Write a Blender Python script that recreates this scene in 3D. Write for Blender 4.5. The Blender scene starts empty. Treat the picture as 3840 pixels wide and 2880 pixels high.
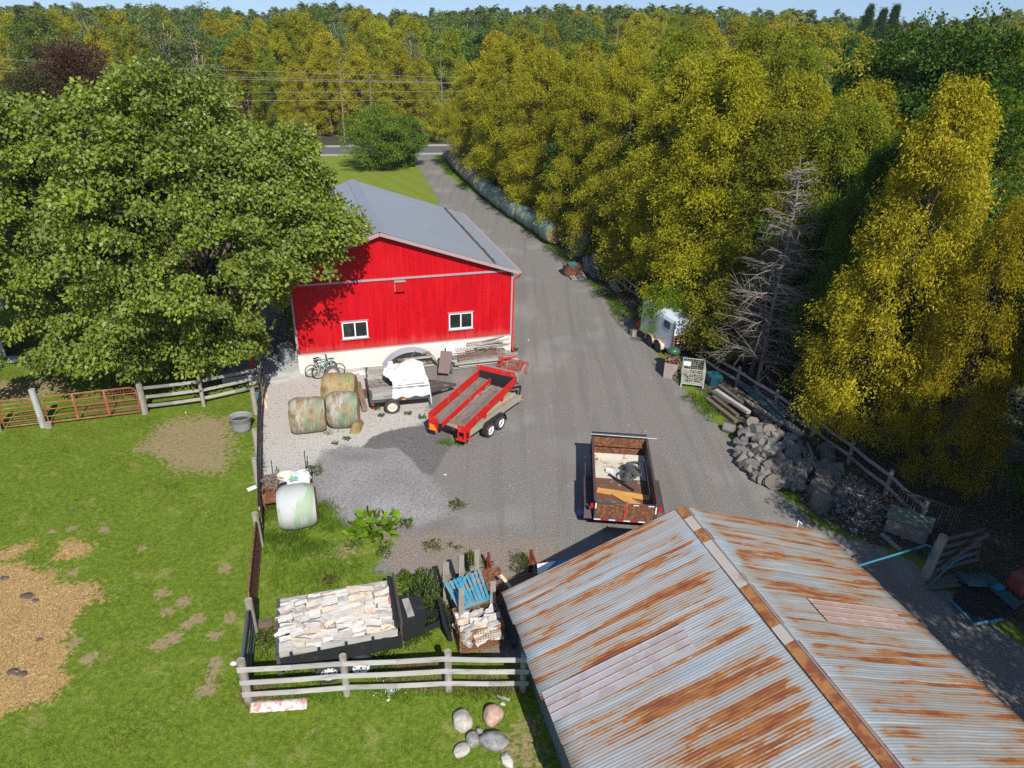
import bpy, bmesh, math, random
import numpy as np
from mathutils import Vector, Matrix
R_ = math.radians
SC = bpy.context.scene
COL = SC.collection

# ------------------------------------------------------------------ camera, sky, sun, exposure
CAM_H, CAM_P, CAM_ROLL, CAM_F = 16.5, R_(26.98), R_(1.66), 2663.0      # height, pitch below level, roll, focal (px of 3840)
_cp, _sp, _cr, _sr = math.cos(CAM_P), math.sin(CAM_P), math.cos(CAM_ROLL), math.sin(CAM_ROLL)
_F = Vector((0, _cp, -_sp)); _U0 = Vector((0, _sp, _cp)); _R0 = Vector((1, 0, 0))
_Rt = _R0 * _cr + _U0 * _sr; _Up = -_R0 * _sr + _U0 * _cr
camd = bpy.data.cameras.new('camera'); cam = bpy.data.objects.new('camera', camd); COL.objects.link(cam)
camd.sensor_width = 36; camd.lens = 36 * CAM_F / 3840; camd.clip_start = 0.1; camd.clip_end = 6000
cam.matrix_world = Matrix(((_Rt.x, _Up.x, -_F.x, 0), (_Rt.y, _Up.y, -_F.y, 0), (_Rt.z, _Up.z, -_F.z, CAM_H), (0, 0, 0, 1)))
SC.camera = cam

SUN_EL, SUN_AZ = R_(43), math.atan2(0.30, -0.954)          # azimuth clockwise from +Y
SUN_DIR = Vector((math.sin(SUN_AZ) * math.cos(SUN_EL), math.cos(SUN_AZ) * math.cos(SUN_EL), math.sin(SUN_EL)))
w = bpy.data.worlds.new('World'); SC.world = w; w.use_nodes = True
nt = w.node_tree; bg = nt.nodes['Background']
sky = nt.nodes.new('ShaderNodeTexSky'); sky.sky_type = 'NISHITA'; sky.sun_disc = False
sky.sun_elevation = SUN_EL; sky.sun_rotation = SUN_AZ; sky.air_density = 1.0; sky.dust_density = 0.3; sky.ozone_density = 1.6
tcw = nt.nodes.new('ShaderNodeTexCoord'); mpw = nt.nodes.new('ShaderNodeMapping'); mpw.inputs['Location'].default_value = (0, 0, .14); nt.links.new(tcw.outputs['Generated'], mpw.inputs[0]); nt.links.new(mpw.outputs[0], sky.inputs[0])
nt.links.new(sky.outputs[0], bg.inputs[0]); bg.inputs[1].default_value = 0.125
sl = bpy.data.lights.new('sun', 'SUN'); sl.energy = 4.9; sl.angle = R_(0.5); sl.color = (1.0, 0.955, 0.88)
so = bpy.data.objects.new('sun', sl); COL.objects.link(so); so.rotation_euler = SUN_DIR.to_track_quat('Z', 'Y').to_euler()
so.location = (20, -40, 60)
SC.view_settings.view_transform = 'Standard'; SC.view_settings.look = 'None'
SC.view_settings.exposure = 0.15; SC.view_settings.gamma = 1.0
cy = SC.cycles
cy.max_bounces = 6; cy.diffuse_bounces = 3; cy.glossy_bounces = 2; cy.transmission_bounces = 4; cy.transparent_max_bounces = 6
cy.use_denoising = False; cy.caustics_reflective = False; cy.caustics_refractive = False; cy.sample_clamp_indirect = 6.0

# ------------------------------------------------------------------ from the survey of the place to metres
REG = {'1': (900, 1250, 1.8433), '2': (900, 600, 1.8433), '3': (2000, 800, 1.8433), '4': (2600, 1300, 1.7839), '5': (800, 1980, 1.8433),
       '6': (1900, 1550, 2.212), '7': (0, 1100, 2.212), '8': (1800, 1880, 1.8433), 'A': (0, 0, 1.728), 'B': (1200, 0, 1.728),
       'C': (2400, 0, 1.536), 'D': (2800, 1920, 2.127), 'E': (0, 1850, 2.212), 'F': (900, 1300, 4.424), 'G': (1400, 1300, 3.687),
       'H': (900, 1700, 5.53), 'W': (0, 0, .57604), 'T': (1300, 1270, 3.1725), 'G2': (1600, 1300, 5.53), 'LT': (960, 2130, 1.983), 'HT': (2350, 1140, 3.1725)}
def _ray(reg, x, y):
    o = REG[reg]; sx = o[0] + x / o[2] - 1920; sy = 1440 - (o[1] + y / o[2])
    return _F * CAM_F + _Rt * sx + _Up * sy
def at(reg, x, y, h=0.0):
    d = _ray(reg, x, y); t = (h - CAM_H) / d.z
    return Vector((d.x * t, d.y * t, h))
def atY(reg, x, y, Y):
    d = _ray(reg, x, y); t = Y / d.y
    return Vector((d.x * t, Y, CAM_H + d.z * t))

# ------------------------------------------------------------------ tagging
def tag(o, label=None, cat=None, group=None, kind=None):
    if label: o['label'] = label
    if cat: o['category'] = cat
    if group: o['group'] = group
    if kind: o['kind'] = kind
    return o
def thing(name, label, cat, loc=(0, 0, 0), rz=0, group=None):
    o = bpy.data.objects.new(name, None); COL.objects.link(o); o.empty_display_size = 0.3
    o.location = loc; o.rotation_euler = (0, 0, rz)
    return tag(o, label, cat, group)
def copy_tree(o, parent=None):
    c_ = o.copy(); COL.objects.link(c_); c_.parent = parent
    for ch in list(o.children): copy_tree(ch, c_)
    return c_

# ------------------------------------------------------------------ mesh builder
class MB:
    def __init__(s, seed=0): s.v = []; s.f = []; s.uv = []; s.r = []; s.sm = []; s.rng = random.Random(seed); s.M = None
    def add(s, vs, fs, uvs=None, smooth=False, rnd=None):
        b = len(s.v); rnd = s.rng.random() if rnd is None else rnd
        for p in vs:
            p = Vector(p); s.v.append((s.M @ p) if s.M is not None else p)
        for i, f in enumerate(fs):
            s.f.append([b + k for k in f]); s.r.append(rnd); s.sm.append(smooth)
            s.uv.append(uvs[i] if uvs else [(vs[k][0], vs[k][1]) for k in f])
    def box(s, c, d, rz=0, rnd=None, tilt=None):
        """box centred at c, size d; uv runs along its longest side"""
        hx, hy, hz = d[0] / 2, d[1] / 2, d[2] / 2
        R = Matrix.Rotation(rz, 3, 'Z')
        if tilt: R = R @ Matrix.Rotation(tilt[0], 3, tilt[1])
        P = [Vector((x, y, z)) for x in (-hx, hx) for y in (-hy, hy) for z in (-hz, hz)]
        F = [(0, 1, 3, 2), (4, 6, 7, 5), (0, 4, 5, 1), (2, 3, 7, 6), (0, 2, 6, 4), (1, 5, 7, 3)]
        ax = max(range(3), key=lambda i: d[i]); o1, o2 = [i for i in range(3) if i != ax]
        ou, ov = s.rng.random() * 50, s.rng.random() * 50
        uv = [[(P[k][ax] + ou, P[k][o1] + P[k][o2] * 1.3 + ov) for k in f] for f in F]
        s.add([Vector(c) + R @ p for p in P], F, uv, rnd=rnd); return s
    def beam(s, a, b, w, h, up=(0, 0, 1), rnd=None):
        a, b = Vector(a), Vector(b); d = b - a; L = d.length; x = d / L; u = Vector(up); y = u.cross(x)
        if y.length < 1e-4: y = Vector((0, 1, 0)).cross(x)
        y.normalize(); z = x.cross(y)
        P = [a + x * (L * i) + y * (w / 2 * j) + z * (h / 2 * k) for i in (0, 1) for j in (-1, 1) for k in (-1, 1)]
        q = [(L * i, w / 2 * j, h / 2 * k) for i in (0, 1) for j in (-1, 1) for k in (-1, 1)]
        F = [(0, 1, 3, 2), (4, 6, 7, 5), (0, 4, 5, 1), (2, 3, 7, 6), (0, 2, 6, 4), (1, 5, 7, 3)]
        ou, ov = s.rng.random() * 50, s.rng.random() * 50
        s.add(P, F, [[(q[k][0] + ou, q[k][1] + q[k][2] * 1.3 + ov) for k in f] for f in F], rnd=rnd); return s
    def tube(s, pts, r, n=8, cap=True, smooth=True, rnd=None):
        pts = [Vector(p) for p in pts]; m = len(pts); rs = r if isinstance(r, (list, tuple)) else [r] * m
        ring = []; L = 0; vs = []; ls = []
        prev = None
        for i, p in enumerate(pts):
            t = (pts[min(i + 1, m - 1)] - pts[max(i - 1, 0)]).normalized()
            if prev is None:
                u = t.orthogonal().normalized()
            else:
                u = (prev - t * prev.dot(t))
                u = u.normalized() if u.length > 1e-5 else t.orthogonal().normalized()
            prev = u; v = t.cross(u)
            if i: L += (p - pts[i - 1]).length
            ls.append(L)
            for k in range(n):
                a = 2 * math.pi * k / n; vs.append(p + (u * math.cos(a) + v * math.sin(a)) * rs[i])
        F = []; UV = []; o = s.rng.random() * 40
        for i in range(m - 1):
            for k in range(n):
                k2 = (k + 1) % n; F.append((i * n + k, i * n + k2, (i + 1) * n + k2, (i + 1) * n + k))
                w_ = 2 * math.pi * rs[i] / n
                UV.append([(ls[i] + o, k * w_), (ls[i] + o, (k + 1) * w_), (ls[i + 1] + o, (k + 1) * w_), (ls[i + 1] + o, k * w_)])
        s.add(vs, F, UV, smooth=smooth, rnd=rnd)
        if cap:
            rr = s.r[-1]
            for i in (0, m - 1):
                ring = [vs[i * n + k] for k in range(n)]
                if i == 0: ring = ring[::-1]
                s.add(ring, [tuple(range(n))], [[(math.cos(6.283 * k / n) * rs[i], math.sin(6.283 * k / n) * rs[i]) for k in range(n)]], rnd=rr)
        return s
    def lathe(s, prof, n=24, axis='z', c=(0, 0, 0), smooth=True, rnd=None):
        """prof = [(radius, height)] around an axis"""
        c = Vector(c); vs = []
        for (r, h) in prof:
            for k in range(n):
                a = 2 * math.pi * k / n; x, y = r * math.cos(a), r * math.sin(a)
                vs.append(c + (Vector((x, y, h)) if axis == 'z' else Vector((h, x, y)) if axis == 'x' else Vector((y, h, x))))
        F = []; UV = []
        for i in range(len(prof) - 1):
            for k in range(n):
                k2 = (k + 1) % n; F.append((i * n + k, i * n + k2, (i + 1) * n + k2, (i + 1) * n + k))
                UV.append([(prof[i][1], k * .2), (prof[i][1], k * .2 + .2), (prof[i + 1][1], k * .2 + .2), (prof[i + 1][1], k * .2)])
        s.add(vs, F, UV, smooth=smooth, rnd=rnd); return s
    def poly(s, pts, rnd=None): s.add(pts, [tuple(range(len(pts)))], rnd=rnd); return s
    def prism(s, pts, n, rnd=None):
        """planar outline pts extruded by vector n"""
        k = len(pts); n = Vector(n); P = [Vector(p) for p in pts]; Q = [p + n for p in P]
        F = [tuple(range(k))[::-1], tuple(range(k, 2 * k))] + [(i, (i + 1) % k, k + (i + 1) % k, k + i) for i in range(k)]
        s.add(P + Q, F, rnd=rnd); return s
    def grid(s, fn, nu, nv, smooth=True, rnd=None, wrap=False):
        vs = [fn(i / nu, j / nv) for i in range(nu + 1) for j in range(nv + 1)]
        F = [(i * (nv + 1) + j, (i + 1) * (nv + 1) + j, (i + 1) * (nv + 1) + j + 1, i * (nv + 1) + j + 1) for i in range(nu) for j in range(nv)]
        UV = [[((k // (nv + 1)) / nu * 4, (k % (nv + 1)) / nv * 4) for k in f] for f in F]
        s.add(vs, F, UV, smooth=smooth, rnd=rnd); return s
    def build(s, name, mat, parent=None, solid=0, bevel=0):
        me = bpy.data.meshes.new(name); me.from_pydata([tuple(p) for p in s.v], [], s.f)
        uvl = me.uv_layers.new(name='UVMap'); flat = [c_ for f in s.uv for c in f for c_ in c]
        uvl.data.foreach_set('uv', flat)
        at_ = me.attributes.new('rnd', 'FLOAT', 'FACE'); at_.data.foreach_set('value', s.r)
        me.polygons.foreach_set('use_smooth', s.sm)
        me.materials.append(mat); me.update()
        o = bpy.data.objects.new(name, me); COL.objects.link(o); o.parent = parent
        if solid: md = o.modifiers.new('t', 'SOLIDIFY'); md.thickness = solid; md.offset = 0
        if bevel: md = o.modifiers.new('b', 'BEVEL'); md.width = bevel; md.segments = 2; md.limit_method = 'ANGLE'
        return o

def mesh_np(name, V, F, mat, rnd=None, smooth=False, parent=None, cols=None):
    """V (n,3) float array, F (m,k) int array of equal polygons"""
    me = bpy.data.meshes.new(name); n, m, k = len(V), len(F), F.shape[1]
    me.vertices.add(n); me.vertices.foreach_set('co', np.asarray(V, np.float32).ravel())
    me.loops.add(m * k); me.loops.foreach_set('vertex_index', np.asarray(F, np.int32).ravel())
    me.polygons.add(m); me.polygons.foreach_set('loop_start', np.arange(0, m * k, k, dtype=np.int32))
    me.polygons.foreach_set('loop_total', np.full(m, k, np.int32))
    if smooth: me.polygons.foreach_set('use_smooth', np.ones(m, bool))
    if rnd is not None:
        a = me.attributes.new('rnd', 'FLOAT', 'FACE'); a.data.foreach_set('value', np.asarray(rnd, np.float32))
    for cn, arr in (cols or {}).items():
        a = me.attributes.new(cn, 'FLOAT_COLOR', 'POINT')
        q = np.ones((n, 4), np.float32); q[:, :3] = arr; a.data.foreach_set('color', q.ravel())
    me.update(calc_edges=True); me.validate()
    me.materials.append(mat)
    o = bpy.data.objects.new(name, me); COL.objects.link(o); o.parent = parent
    return o
# ------------------------------------------------------------------ materials
class N:
    def __init__(s, name):
        s.m = bpy.data.materials.new(name); s.m.use_nodes = True; s.t = s.m.node_tree; s.n = s.t.nodes
        s.p = s.n['Principled BSDF']; s.out = s.n['Material Output']
    def L(s, a, b): s.t.links.new(a, b)
    def put(s, sock, v):
        if isinstance(v, (int, float)): sock.default_value = v
        elif isinstance(v, tuple): sock.default_value = tuple(v) + ((1,) if len(v) == 3 and len(sock.default_value) == 4 else ())
        else: s.L(v, sock)
    def coord(s, which='Object'): k = s.n.new('ShaderNodeTexCoord'); return k.outputs[which]
    def mapv(s, v, sc=(1, 1, 1), loc=(0, 0, 0), rot=(0, 0, 0)):
        k = s.n.new('ShaderNodeMapping'); s.L(v, k.inputs[0]); k.inputs['Scale'].default_value = sc; k.inputs['Location'].default_value = loc; k.inputs['Rotation'].default_value = rot
        return k.outputs[0]
    def noise(s, v, sc, det=3, rough=.55, dist=0):
        k = s.n.new('ShaderNodeTexNoise'); s.L(v, k.inputs['Vector']); k.inputs['Scale'].default_value = sc; k.inputs['Detail'].default_value = det
        k.inputs['Roughness'].default_value = rough; k.inputs['Distortion'].default_value = dist; return k.outputs['Fac']
    def voro(s, v, sc, out='Distance', feat='F1'):
        k = s.n.new('ShaderNodeTexVoronoi'); s.L(v, k.inputs['Vector']); k.inputs['Scale'].default_value = sc; k.feature = feat; return k.outputs[out]
    def ramp(s, f, stops, interp='LINEAR'):
        k = s.n.new('ShaderNodeValToRGB'); s.L(f, k.inputs[0]); e = k.color_ramp.elements; k.color_ramp.interpolation = interp
        while len(e) < len(stops): e.new(0.5)
        for i, (p, c) in enumerate(stops):
            e[i].position = p; e[i].color = (c, c, c, 1) if isinstance(c, (int, float)) else tuple(c) + (1,)
        return k.outputs[0]
    def step(s, f, lo, hi):
        k = s.n.new('ShaderNodeMapRange'); k.interpolation_type = 'SMOOTHSTEP'; s.L(f, k.inputs[0]); k.inputs[1].default_value = lo; k.inputs[2].default_value = hi; return k.outputs[0]
    def math(s, op, a, b=0.0, c=0.0):
        k = s.n.new('ShaderNodeMath'); k.operation = op; s.put(k.inputs[0], a); s.put(k.inputs[1], b); s.put(k.inputs[2], c); return k.outputs[0]
    def mix(s, f, a, b, mode='MIX'):
        k = s.n.new('ShaderNodeMix'); k.data_type = 'RGBA'; k.blend_type = mode; s.put(k.inputs[0], f); s.put(k.inputs[6], a); s.put(k.inputs[7], b); return k.outputs[2]
    def attr(s, name, out='Fac'): k = s.n.new('ShaderNodeAttribute'); k.attribute_name = name; return k.outputs[out]
    def sep(s, v): k = s.n.new('ShaderNodeSeparateXYZ'); s.L(v, k.inputs[0]); return k.outputs
    def comb(s, x, y, z=0.0): k = s.n.new('ShaderNodeCombineXYZ'); s.put(k.inputs[0], x); s.put(k.inputs[1], y); s.put(k.inputs[2], z); return k.outputs[0]
    def bump(s, h, st=.5, d=.02):
        k = s.n.new('ShaderNodeBump'); s.L(h, k.inputs['Height']); k.inputs['Strength'].default_value = st; k.inputs['Distance'].default_value = d; s.L(k.outputs[0], s.p.inputs['Normal']); return k.outputs[0]
    def base(s, c, rough=.8, metal=0, spec=.3):
        s.put(s.p.inputs['Base Color'], c); s.put(s.p.inputs['Roughness'], rough); s.put(s.p.inputs['Metallic'], metal); s.p.inputs['Specular IOR Level'].default_value = spec; return s.m

def wood(name, c1, c2, c3=None, grain=22, rough=.85, tint=.35):
    """weathered boards; grain runs along each board, every board a little different"""
    k = N(name); uv = k.mapv(k.coord('UV'), (1, grain, 1)); r = k.attr('rnd')
    g = k.noise(uv, 2.2, 5, .65); st = k.noise(k.mapv(k.coord('UV'), (1, 3, 1)), 1.6, 3)
    c = k.mix(k.step(g, .3, .7), c1, c2)
    c = k.mix(k.step(st, .5, .75), c, c3 or c2)
    v = k.math('MULTIPLY_ADD', r, tint * 2, 1 - tint); c = k.mix(1.0, c, k.comb(v, v, v), 'MULTIPLY')
    k.bump(g, .35, .006); return k.base(c, rough)
def paint(name, c, chip=None, amt=.55, sc=3.0, rough=.5, spec=.4, metal=0, var=.12, bsc=None):
    """painted or plain surface, softly mottled, with chips or rust where chip is given"""
    k = N(name); o = k.coord('Object'); n1 = k.noise(o, sc * .6, 4); v = k.math('MULTIPLY_ADD', n1, var * 2, 1 - var)
    col = k.mix(1.0, c, k.comb(v, v, v), 'MULTIPLY')
    if chip:
        n2 = k.noise(o, sc * 2.2, 6, .7); col = k.mix(k.step(n2, amt, amt + .06), col, chip)
    if bsc: k.bump(k.noise(o, bsc, 4), .4, .01)
    return k.base(col, rough, metal, spec)
def pwood(name, c, w1, w2, amt=.5, grain=20):
    """painted wood worn back along the grain"""
    k = N(name); uv = k.mapv(k.coord('UV'), (1, grain * .5, 1)); n1 = k.noise(uv, 1.6, 6, .7); n2 = k.noise(k.coord('Object'), 2.0, 4)
    wd = k.mix(n1, w1, w2); f = k.math('ADD', k.math('MULTIPLY', n1, .6), k.math('MULTIPLY', n2, .4))
    v = k.math('MULTIPLY_ADD', k.noise(k.coord('Object'), 5, 3), .5, .72)
    col = k.mix(k.step(f, amt, amt + .05), k.mix(1.0, c, k.comb(v, v, v), 'MULTIPLY'), wd); k.bump(n1, .3, .004); return k.base(col, .6)

MAT = {}
MAT['grey_wood'] = wood('weathered_grey_wood', (.27, .25, .23), (.40, .385, .36), (.22, .19, .165))
MAT['pale_wood'] = wood('sun_bleached_wood', (.36, .345, .32), (.52, .51, .49), (.28, .25, .22), tint=.2)
MAT['snag'] = wood('dead_branch_bark', (.20, .17, .145), (.33, .29, .26), (.14, .12, .10), grain=5, tint=.25)
MAT['brown_wood'] = wood('brown_wood', (.16, .115, .075), (.26, .20, .14), (.11, .08, .055))
MAT['dark_wood'] = wood('dark_wood', (.07, .055, .045), (.14, .115, .095), (.05, .04, .035))
MAT['post_wood'] = wood('fence_post_wood', (.25, .22, .18), (.38, .35, .31), (.20, .17, .12), grain=14, tint=.1)
MAT['new_wood'] = wood('pale_new_wood', (.60, .47, .27), (.68, .56, .36), tint=.12)
MAT['deck_wood'] = wood('dark_deck_boards', (.14, .115, .10), (.235, .20, .185), (.10, .08, .07), tint=.28)
MAT['tan_deck'] = wood('tan_deck_boards', (.30, .25, .17), (.42, .37, .27), (.24, .20, .13), tint=.2)
MAT['sage_wood'] = pwood('sage_painted_side', (.36, .37, .29), (.25, .22, .17), (.36, .32, .25), .6)
MAT['red_wood'] = pwood('worn_red_paint', (.62, .022, .018), (.27, .13, .08), (.36, .24, .16), .56)
MAT['faded_red'] = pwood('faded_red_boards', (.36, .085, .06), (.27, .17, .12), (.36, .25, .19), .52)
MAT['blue_wood'] = pwood('blue_pallet_paint', (.035, .33, .50), (.22, .20, .18), (.36, .34, .32), .5)
MAT['red_steel'] = paint('red_steel', (.62, .012, .012), rough=.45)
MAT['black_steel'] = paint('black_steel', (.022, .023, .026), (.075, .045, .03), .60, rough=.5)
MAT['dark_steel'] = paint('dark_grey_steel', (.075, .082, .09), (.12, .08, .06), .6, rough=.5)
MAT['rust'] = paint('rusty_steel', (.145, .058, .032), (.27, .12, .055), .5, sc=4, rough=.8, var=.3)
MAT['rust_light'] = paint('rusty_wire', (.22, .10, .055), (.32, .18, .09), .5, sc=6, rough=.8)
MAT['galv'] = paint('galvanised_steel', (.42, .46, .49), rough=.38, metal=.5, var=.1)
MAT['white_rim'] = paint('white_rim', (.78, .78, .78), (.30, .18, .12), .66, sc=10, rough=.4)
MAT['cream_rim'] = paint('cream_rim', (.62, .56, .44), (.33, .22, .13), .6, sc=12, rough=.5)
MAT['rust_rim'] = paint('rusted_white_rim', (.66, .62, .56), (.27, .11, .04), .5, sc=14, rough=.6)
MAT['tyre'] = paint('tyre_rubber', (.045, .044, .043), rough=.8, var=.25, bsc=60)
MAT['worn_tyre'] = paint('dusty_tyre_rubber', (.10, .095, .09), rough=.9, var=.25, bsc=60)
MAT['rubber'] = paint('grey_rubber', (.105, .11, .115), rough=.6, var=.25)
MAT['white_plastic'] = paint('white_plastic', (.80, .81, .82), rough=.45, var=.04)
MAT['concrete'] = paint('concrete', (.70, .68, .62), (.60, .57, .50), .60, sc=.7, rough=.9, var=.07, bsc=18)
MAT['slab'] = paint('concrete_slab', (.44, .44, .42), (.36, .355, .34), .55, sc=1.1, rough=.9, var=.10, bsc=18)
MAT['glass'] = paint('dark_window_glass', (.02, .024, .026), rough=.06, spec=.9, var=.1)
MAT['water'] = paint('green_tank_water', (.030, .034, .012), rough=.06, spec=.8, var=.3)
MAT['grey_tank'] = paint('grey_rubber_tank', (.24, .25, .255), (.42, .39, .33), .6, sc=2.5, rough=.7, var=.15)
MAT['purple'] = paint('purple_plastic', (.16, .10, .52), rough=.4)
MAT['orange_board'] = wood('orange_plywood', (.64, .30, .075), (.72, .38, .11), (.50, .20, .04), grain=6, tint=.08)
MAT['amber'] = paint('amber_lens', (.95, .28, .01), rough=.25, var=.03)
MAT['red_lens'] = paint('red_lens', (.70, .012, .02), rough=.25, var=.03)
MAT['teal'] = paint('teal_plastic', (.012, .08, .10), rough=.5, var=.2)
MAT['blue_pipe'] = paint('blue_pipe', (.04, .20, .29), rough=.5, var=.2)
MAT['green_bag'] = paint('green_plastic_sack', (.03, .12, .06), rough=.35, var=.3, bsc=12)
MAT['blue_panel'] = paint('blue_panel', (.015, .24, .42), rough=.4, var=.08)
MAT['white_sheet'] = paint('white_tarpaulin', (.82, .84, .87), rough=.45, var=.03, bsc=5)
MAT['white_board'] = paint('white_board', (.82, .82, .80), rough=.7, var=.04)
MAT['brown_panel'] = paint('brown_ribbed_sheet', (.20, .15, .14), rough=.6, var=.12)
MAT['cable'] = paint('grey_cable', (.30, .30, .28), rough=.6)
MAT['bark'] = wood('bark', (.10, .08, .06), (.20, .165, .13), (.07, .055, .045), grain=6)
MAT['pale_bark'] = wood('dead_branches', (.34, .30, .26), (.48, .44, .39), grain=5, tint=.2)

def roofmat(name):
    """old galvanised sheets; rust runs in ragged bands down the slope (uv: x along the ridge, y down the slope, metres)"""
    k = N(name); uv = k.coord('UV'); u, v, _ = k.sep(uv)
    pan = k.math('FLOOR', k.math('MULTIPLY', u, 1 / .61)); pf = k.math('FRACT', k.math('MULTIPLY', u, 1 / .61))
    band = k.noise(k.comb(k.math('MULTIPLY', u, 4.4), k.math('MULTIPLY', v, .22), 0.0), 1.0, 2, .5, .08)
    fine = k.noise(k.comb(k.math('MULTIPLY', u, 5.0), k.math('MULTIPLY', v, 1.1), 3.0), 1.0, 6, .75)
    comb_ = k.math('MULTIPLY', k.math('SINE', k.math('MULTIPLY', u, 6.2832 / .076)), .022)
    blot = k.noise(k.comb(k.math('MULTIPLY', u, .9), k.math('MULTIPLY', v, .35), 9.0), 1.0, 3)
    f = k.math('ADD', k.math('ADD', k.math('MULTIPLY', band, .62), k.math('MULTIPLY', fine, .36)), comb_)
    f = k.math('ADD', f, k.math('MULTIPLY', k.math('SUBTRACT', blot, .5), .20))
    head = k.math('ADD', v, k.math('MULTIPLY', k.noise(k.comb(k.math('MULTIPLY', u, 2.4), 0.0, 5.0), 1.0, 2), 1.3))
    f = k.math('ADD', f, k.math('MULTIPLY', k.math('SUBTRACT', k.step(head, .75, 1.35), 1.0), .3))   # clean strip next to the ridge
    edge = k.math('MULTIPLY', k.step(k.math('ABSOLUTE', k.math('SUBTRACT', pf, .5)), .40, .5), .035); f = k.math('ADD', f, edge)
    pale = k.noise(k.comb(k.math('MULTIPLY', u, 9.0), k.math('MULTIPLY', v, .25), 0.0), 1.0, 4)
    sheet = k.noise(k.comb(k.math('MULTIPLY', pan, 3.7), k.math('MULTIPLY', v, .16), 1.0), 1.0, 2)
    zinc = k.mix(k.step(pale, .35, .7), (.40, .455, .49), (.56, .59, .60))
    zinc = k.mix(k.math('MULTIPLY', k.step(sheet, .42, .60), .6), zinc, (.44, .385, .33))
    stain = k.step(f, .40, .50)
    c = k.mix(k.math('MULTIPLY', stain, .55), zinc, (.44, .31, .20))
    rr = k.step(f, .512, .530)
    rc = k.mix(k.step(k.noise(k.comb(k.math('MULTIPLY', u, 4.0), k.math('MULTIPLY', v, 1.0), 0.0), 1.4, 4), .35, .62), (.33, .135, .04), (.20, .060, .028))
    rc = k.mix(k.step(f, .528, .575), (.33, .145, .05), rc)
    c = k.mix(rr, c, rc)
    seam = k.step(k.math('ABSOLUTE', k.math('SUBTRACT', pf, .5)), .488, .5)
    c = k.mix(k.math('MULTIPLY', seam, .55), c, (.12, .07, .045))
    k.base(c, .5, k.math('MULTIPLY', k.math('SUBTRACT', 1.0, rr), .35), .4); k.put(k.p.inputs['Roughness'], k.math('MULTIPLY_ADD', rr, .35, .45)); return k.m
MAT['old_roof'] = roofmat('rusting_galvanised_roof')
MAT['ridge_rust'] = paint('rusted_ridge_cap', (.36, .165, .06), (.22, .07, .03), .5, sc=1.5, rough=.7, var=.3)
MAT['skylight'] = paint('faded_plastic_panel', (.375, .355, .37), (.34, .30, .305), .5, sc=.9, rough=.5, var=.14)
MAT['skylight_brown'] = paint('faded_brown_plastic_panel', (.38, .28, .25), (.44, .36, .34), .55, sc=.8, rough=.5, var=.1)
k_ = N('red_steel_siding'); o_ = k_.coord('Object'); x_, y_, z_ = k_.sep(o_); st_ = k_.noise(k_.mapv(o_, (2.6, 2.6, .22)), 1.6, 5, .65); fd = k_.noise(o_, .55, 3)
c_ = k_.mix(k_.step(st_, .35, .7), (.47, .0012, .0065), (.60, .0035, .012)); c_ = k_.mix(k_.math('MULTIPLY', k_.step(fd, .45, .75), .35), c_, (.62, .018, .022))
sm_ = k_.step(k_.math('ABSOLUTE', k_.math('SUBTRACT', k_.math('FRACT', k_.math('MULTIPLY', x_, 1 / .914)), .5)), .485, .5); c_ = k_.mix(k_.math('MULTIPLY', sm_, .35), c_, (.20, .001, .003))
sp_ = k_.math('MULTIPLY', k_.step(k_.math('ADD', z_, k_.math('MULTIPLY', st_, -1.2)), 1.0, .45), .30); c_ = k_.mix(sp_, c_, (.42, .16, .12)); MAT['barn_red'] = k_.base(c_, .5, 0, .25)
MAT['barn_trim'] = paint('pinkish_grey_trim', (.40, .30, .31), rough=.5, var=.05)
MAT['shed_siding'] = paint('blue_grey_siding', (.16, .21, .22), rough=.5, var=.08)
def greyroof():
    k = N('grey_steel_roof'); uv = k.coord('UV'); u, v, _ = k.sep(uv)
    pf = k.math('FRACT', k.math('MULTIPLY', u, 1 / .9)); n1 = k.noise(k.comb(k.math('FLOOR', k.math('MULTIPLY', u, 1 / .9)), k.math('MULTIPLY', v, .05), 0.0), 3.3, 1)
    c = k.mix(n1, (.305, .325, .36), (.35, .37, .40)); dirt = k.noise(uv, 1.2, 5)
    c = k.mix(k.math('MULTIPLY', k.step(dirt, .5, .8), .3), c, (.27, .27, .28)); return k.base(c, .42, .25, .4)
MAT['grey_roof'] = greyroof()

def baleskin(name, hay1, hay2, wrap, amt, green=(.10, .33, .14), gamt=.45):
    """round bale side: object x runs along the bale, wrap shows as bands and torn patches"""
    k = N(name); o = k.coord('Object'); x, y, z = k.sep(o)
    fib = k.noise(k.mapv(o, (26, 5, 5)), 1.6, 4, .7); n1 = k.noise(o, 2.2, 4); hay = k.mix(k.step(fib, .3, .7), hay1, hay2)
    hay = k.mix(k.step(n1, .5, .7), hay, tuple(c_ * .7 for c_ in hay1))
    band = k.noise(k.comb(k.math('MULTIPLY', x, 3.2), k.math('MULTIPLY', y, .5), k.math('MULTIPLY', z, .5)), 1.0, 2)
    g = k.mix(k.step(band, gamt, gamt + .05), wrap, green)
    torn = k.noise(k.mapv(o, (6, 1.3, 1.3)), 1.2, 5, .7)
    rndo = k.n.new('ShaderNodeObjectInfo').outputs['Random']
    c = k.mix(k.step(k.math('ADD', torn, k.math('MULTIPLY', k.math('SUBTRACT', rndo, .5), .06)), amt, amt + .12), g, hay)
    k.bump(fib, .5, .02); return k.base(c, .6, 0, .3)
MAT['bale_silver'] = baleskin('silver_wrapped_bale', (.42, .36, .26), (.50, .46, .36), (.47, .49, .465), .55, (.32, .42, .29), .54)
MAT['bale_brown'] = baleskin('torn_wrap_bale', (.20, .145, .08), (.36, .28, .17), (.36, .36, .32), .42, (.17, .29, .18), .52)
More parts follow.
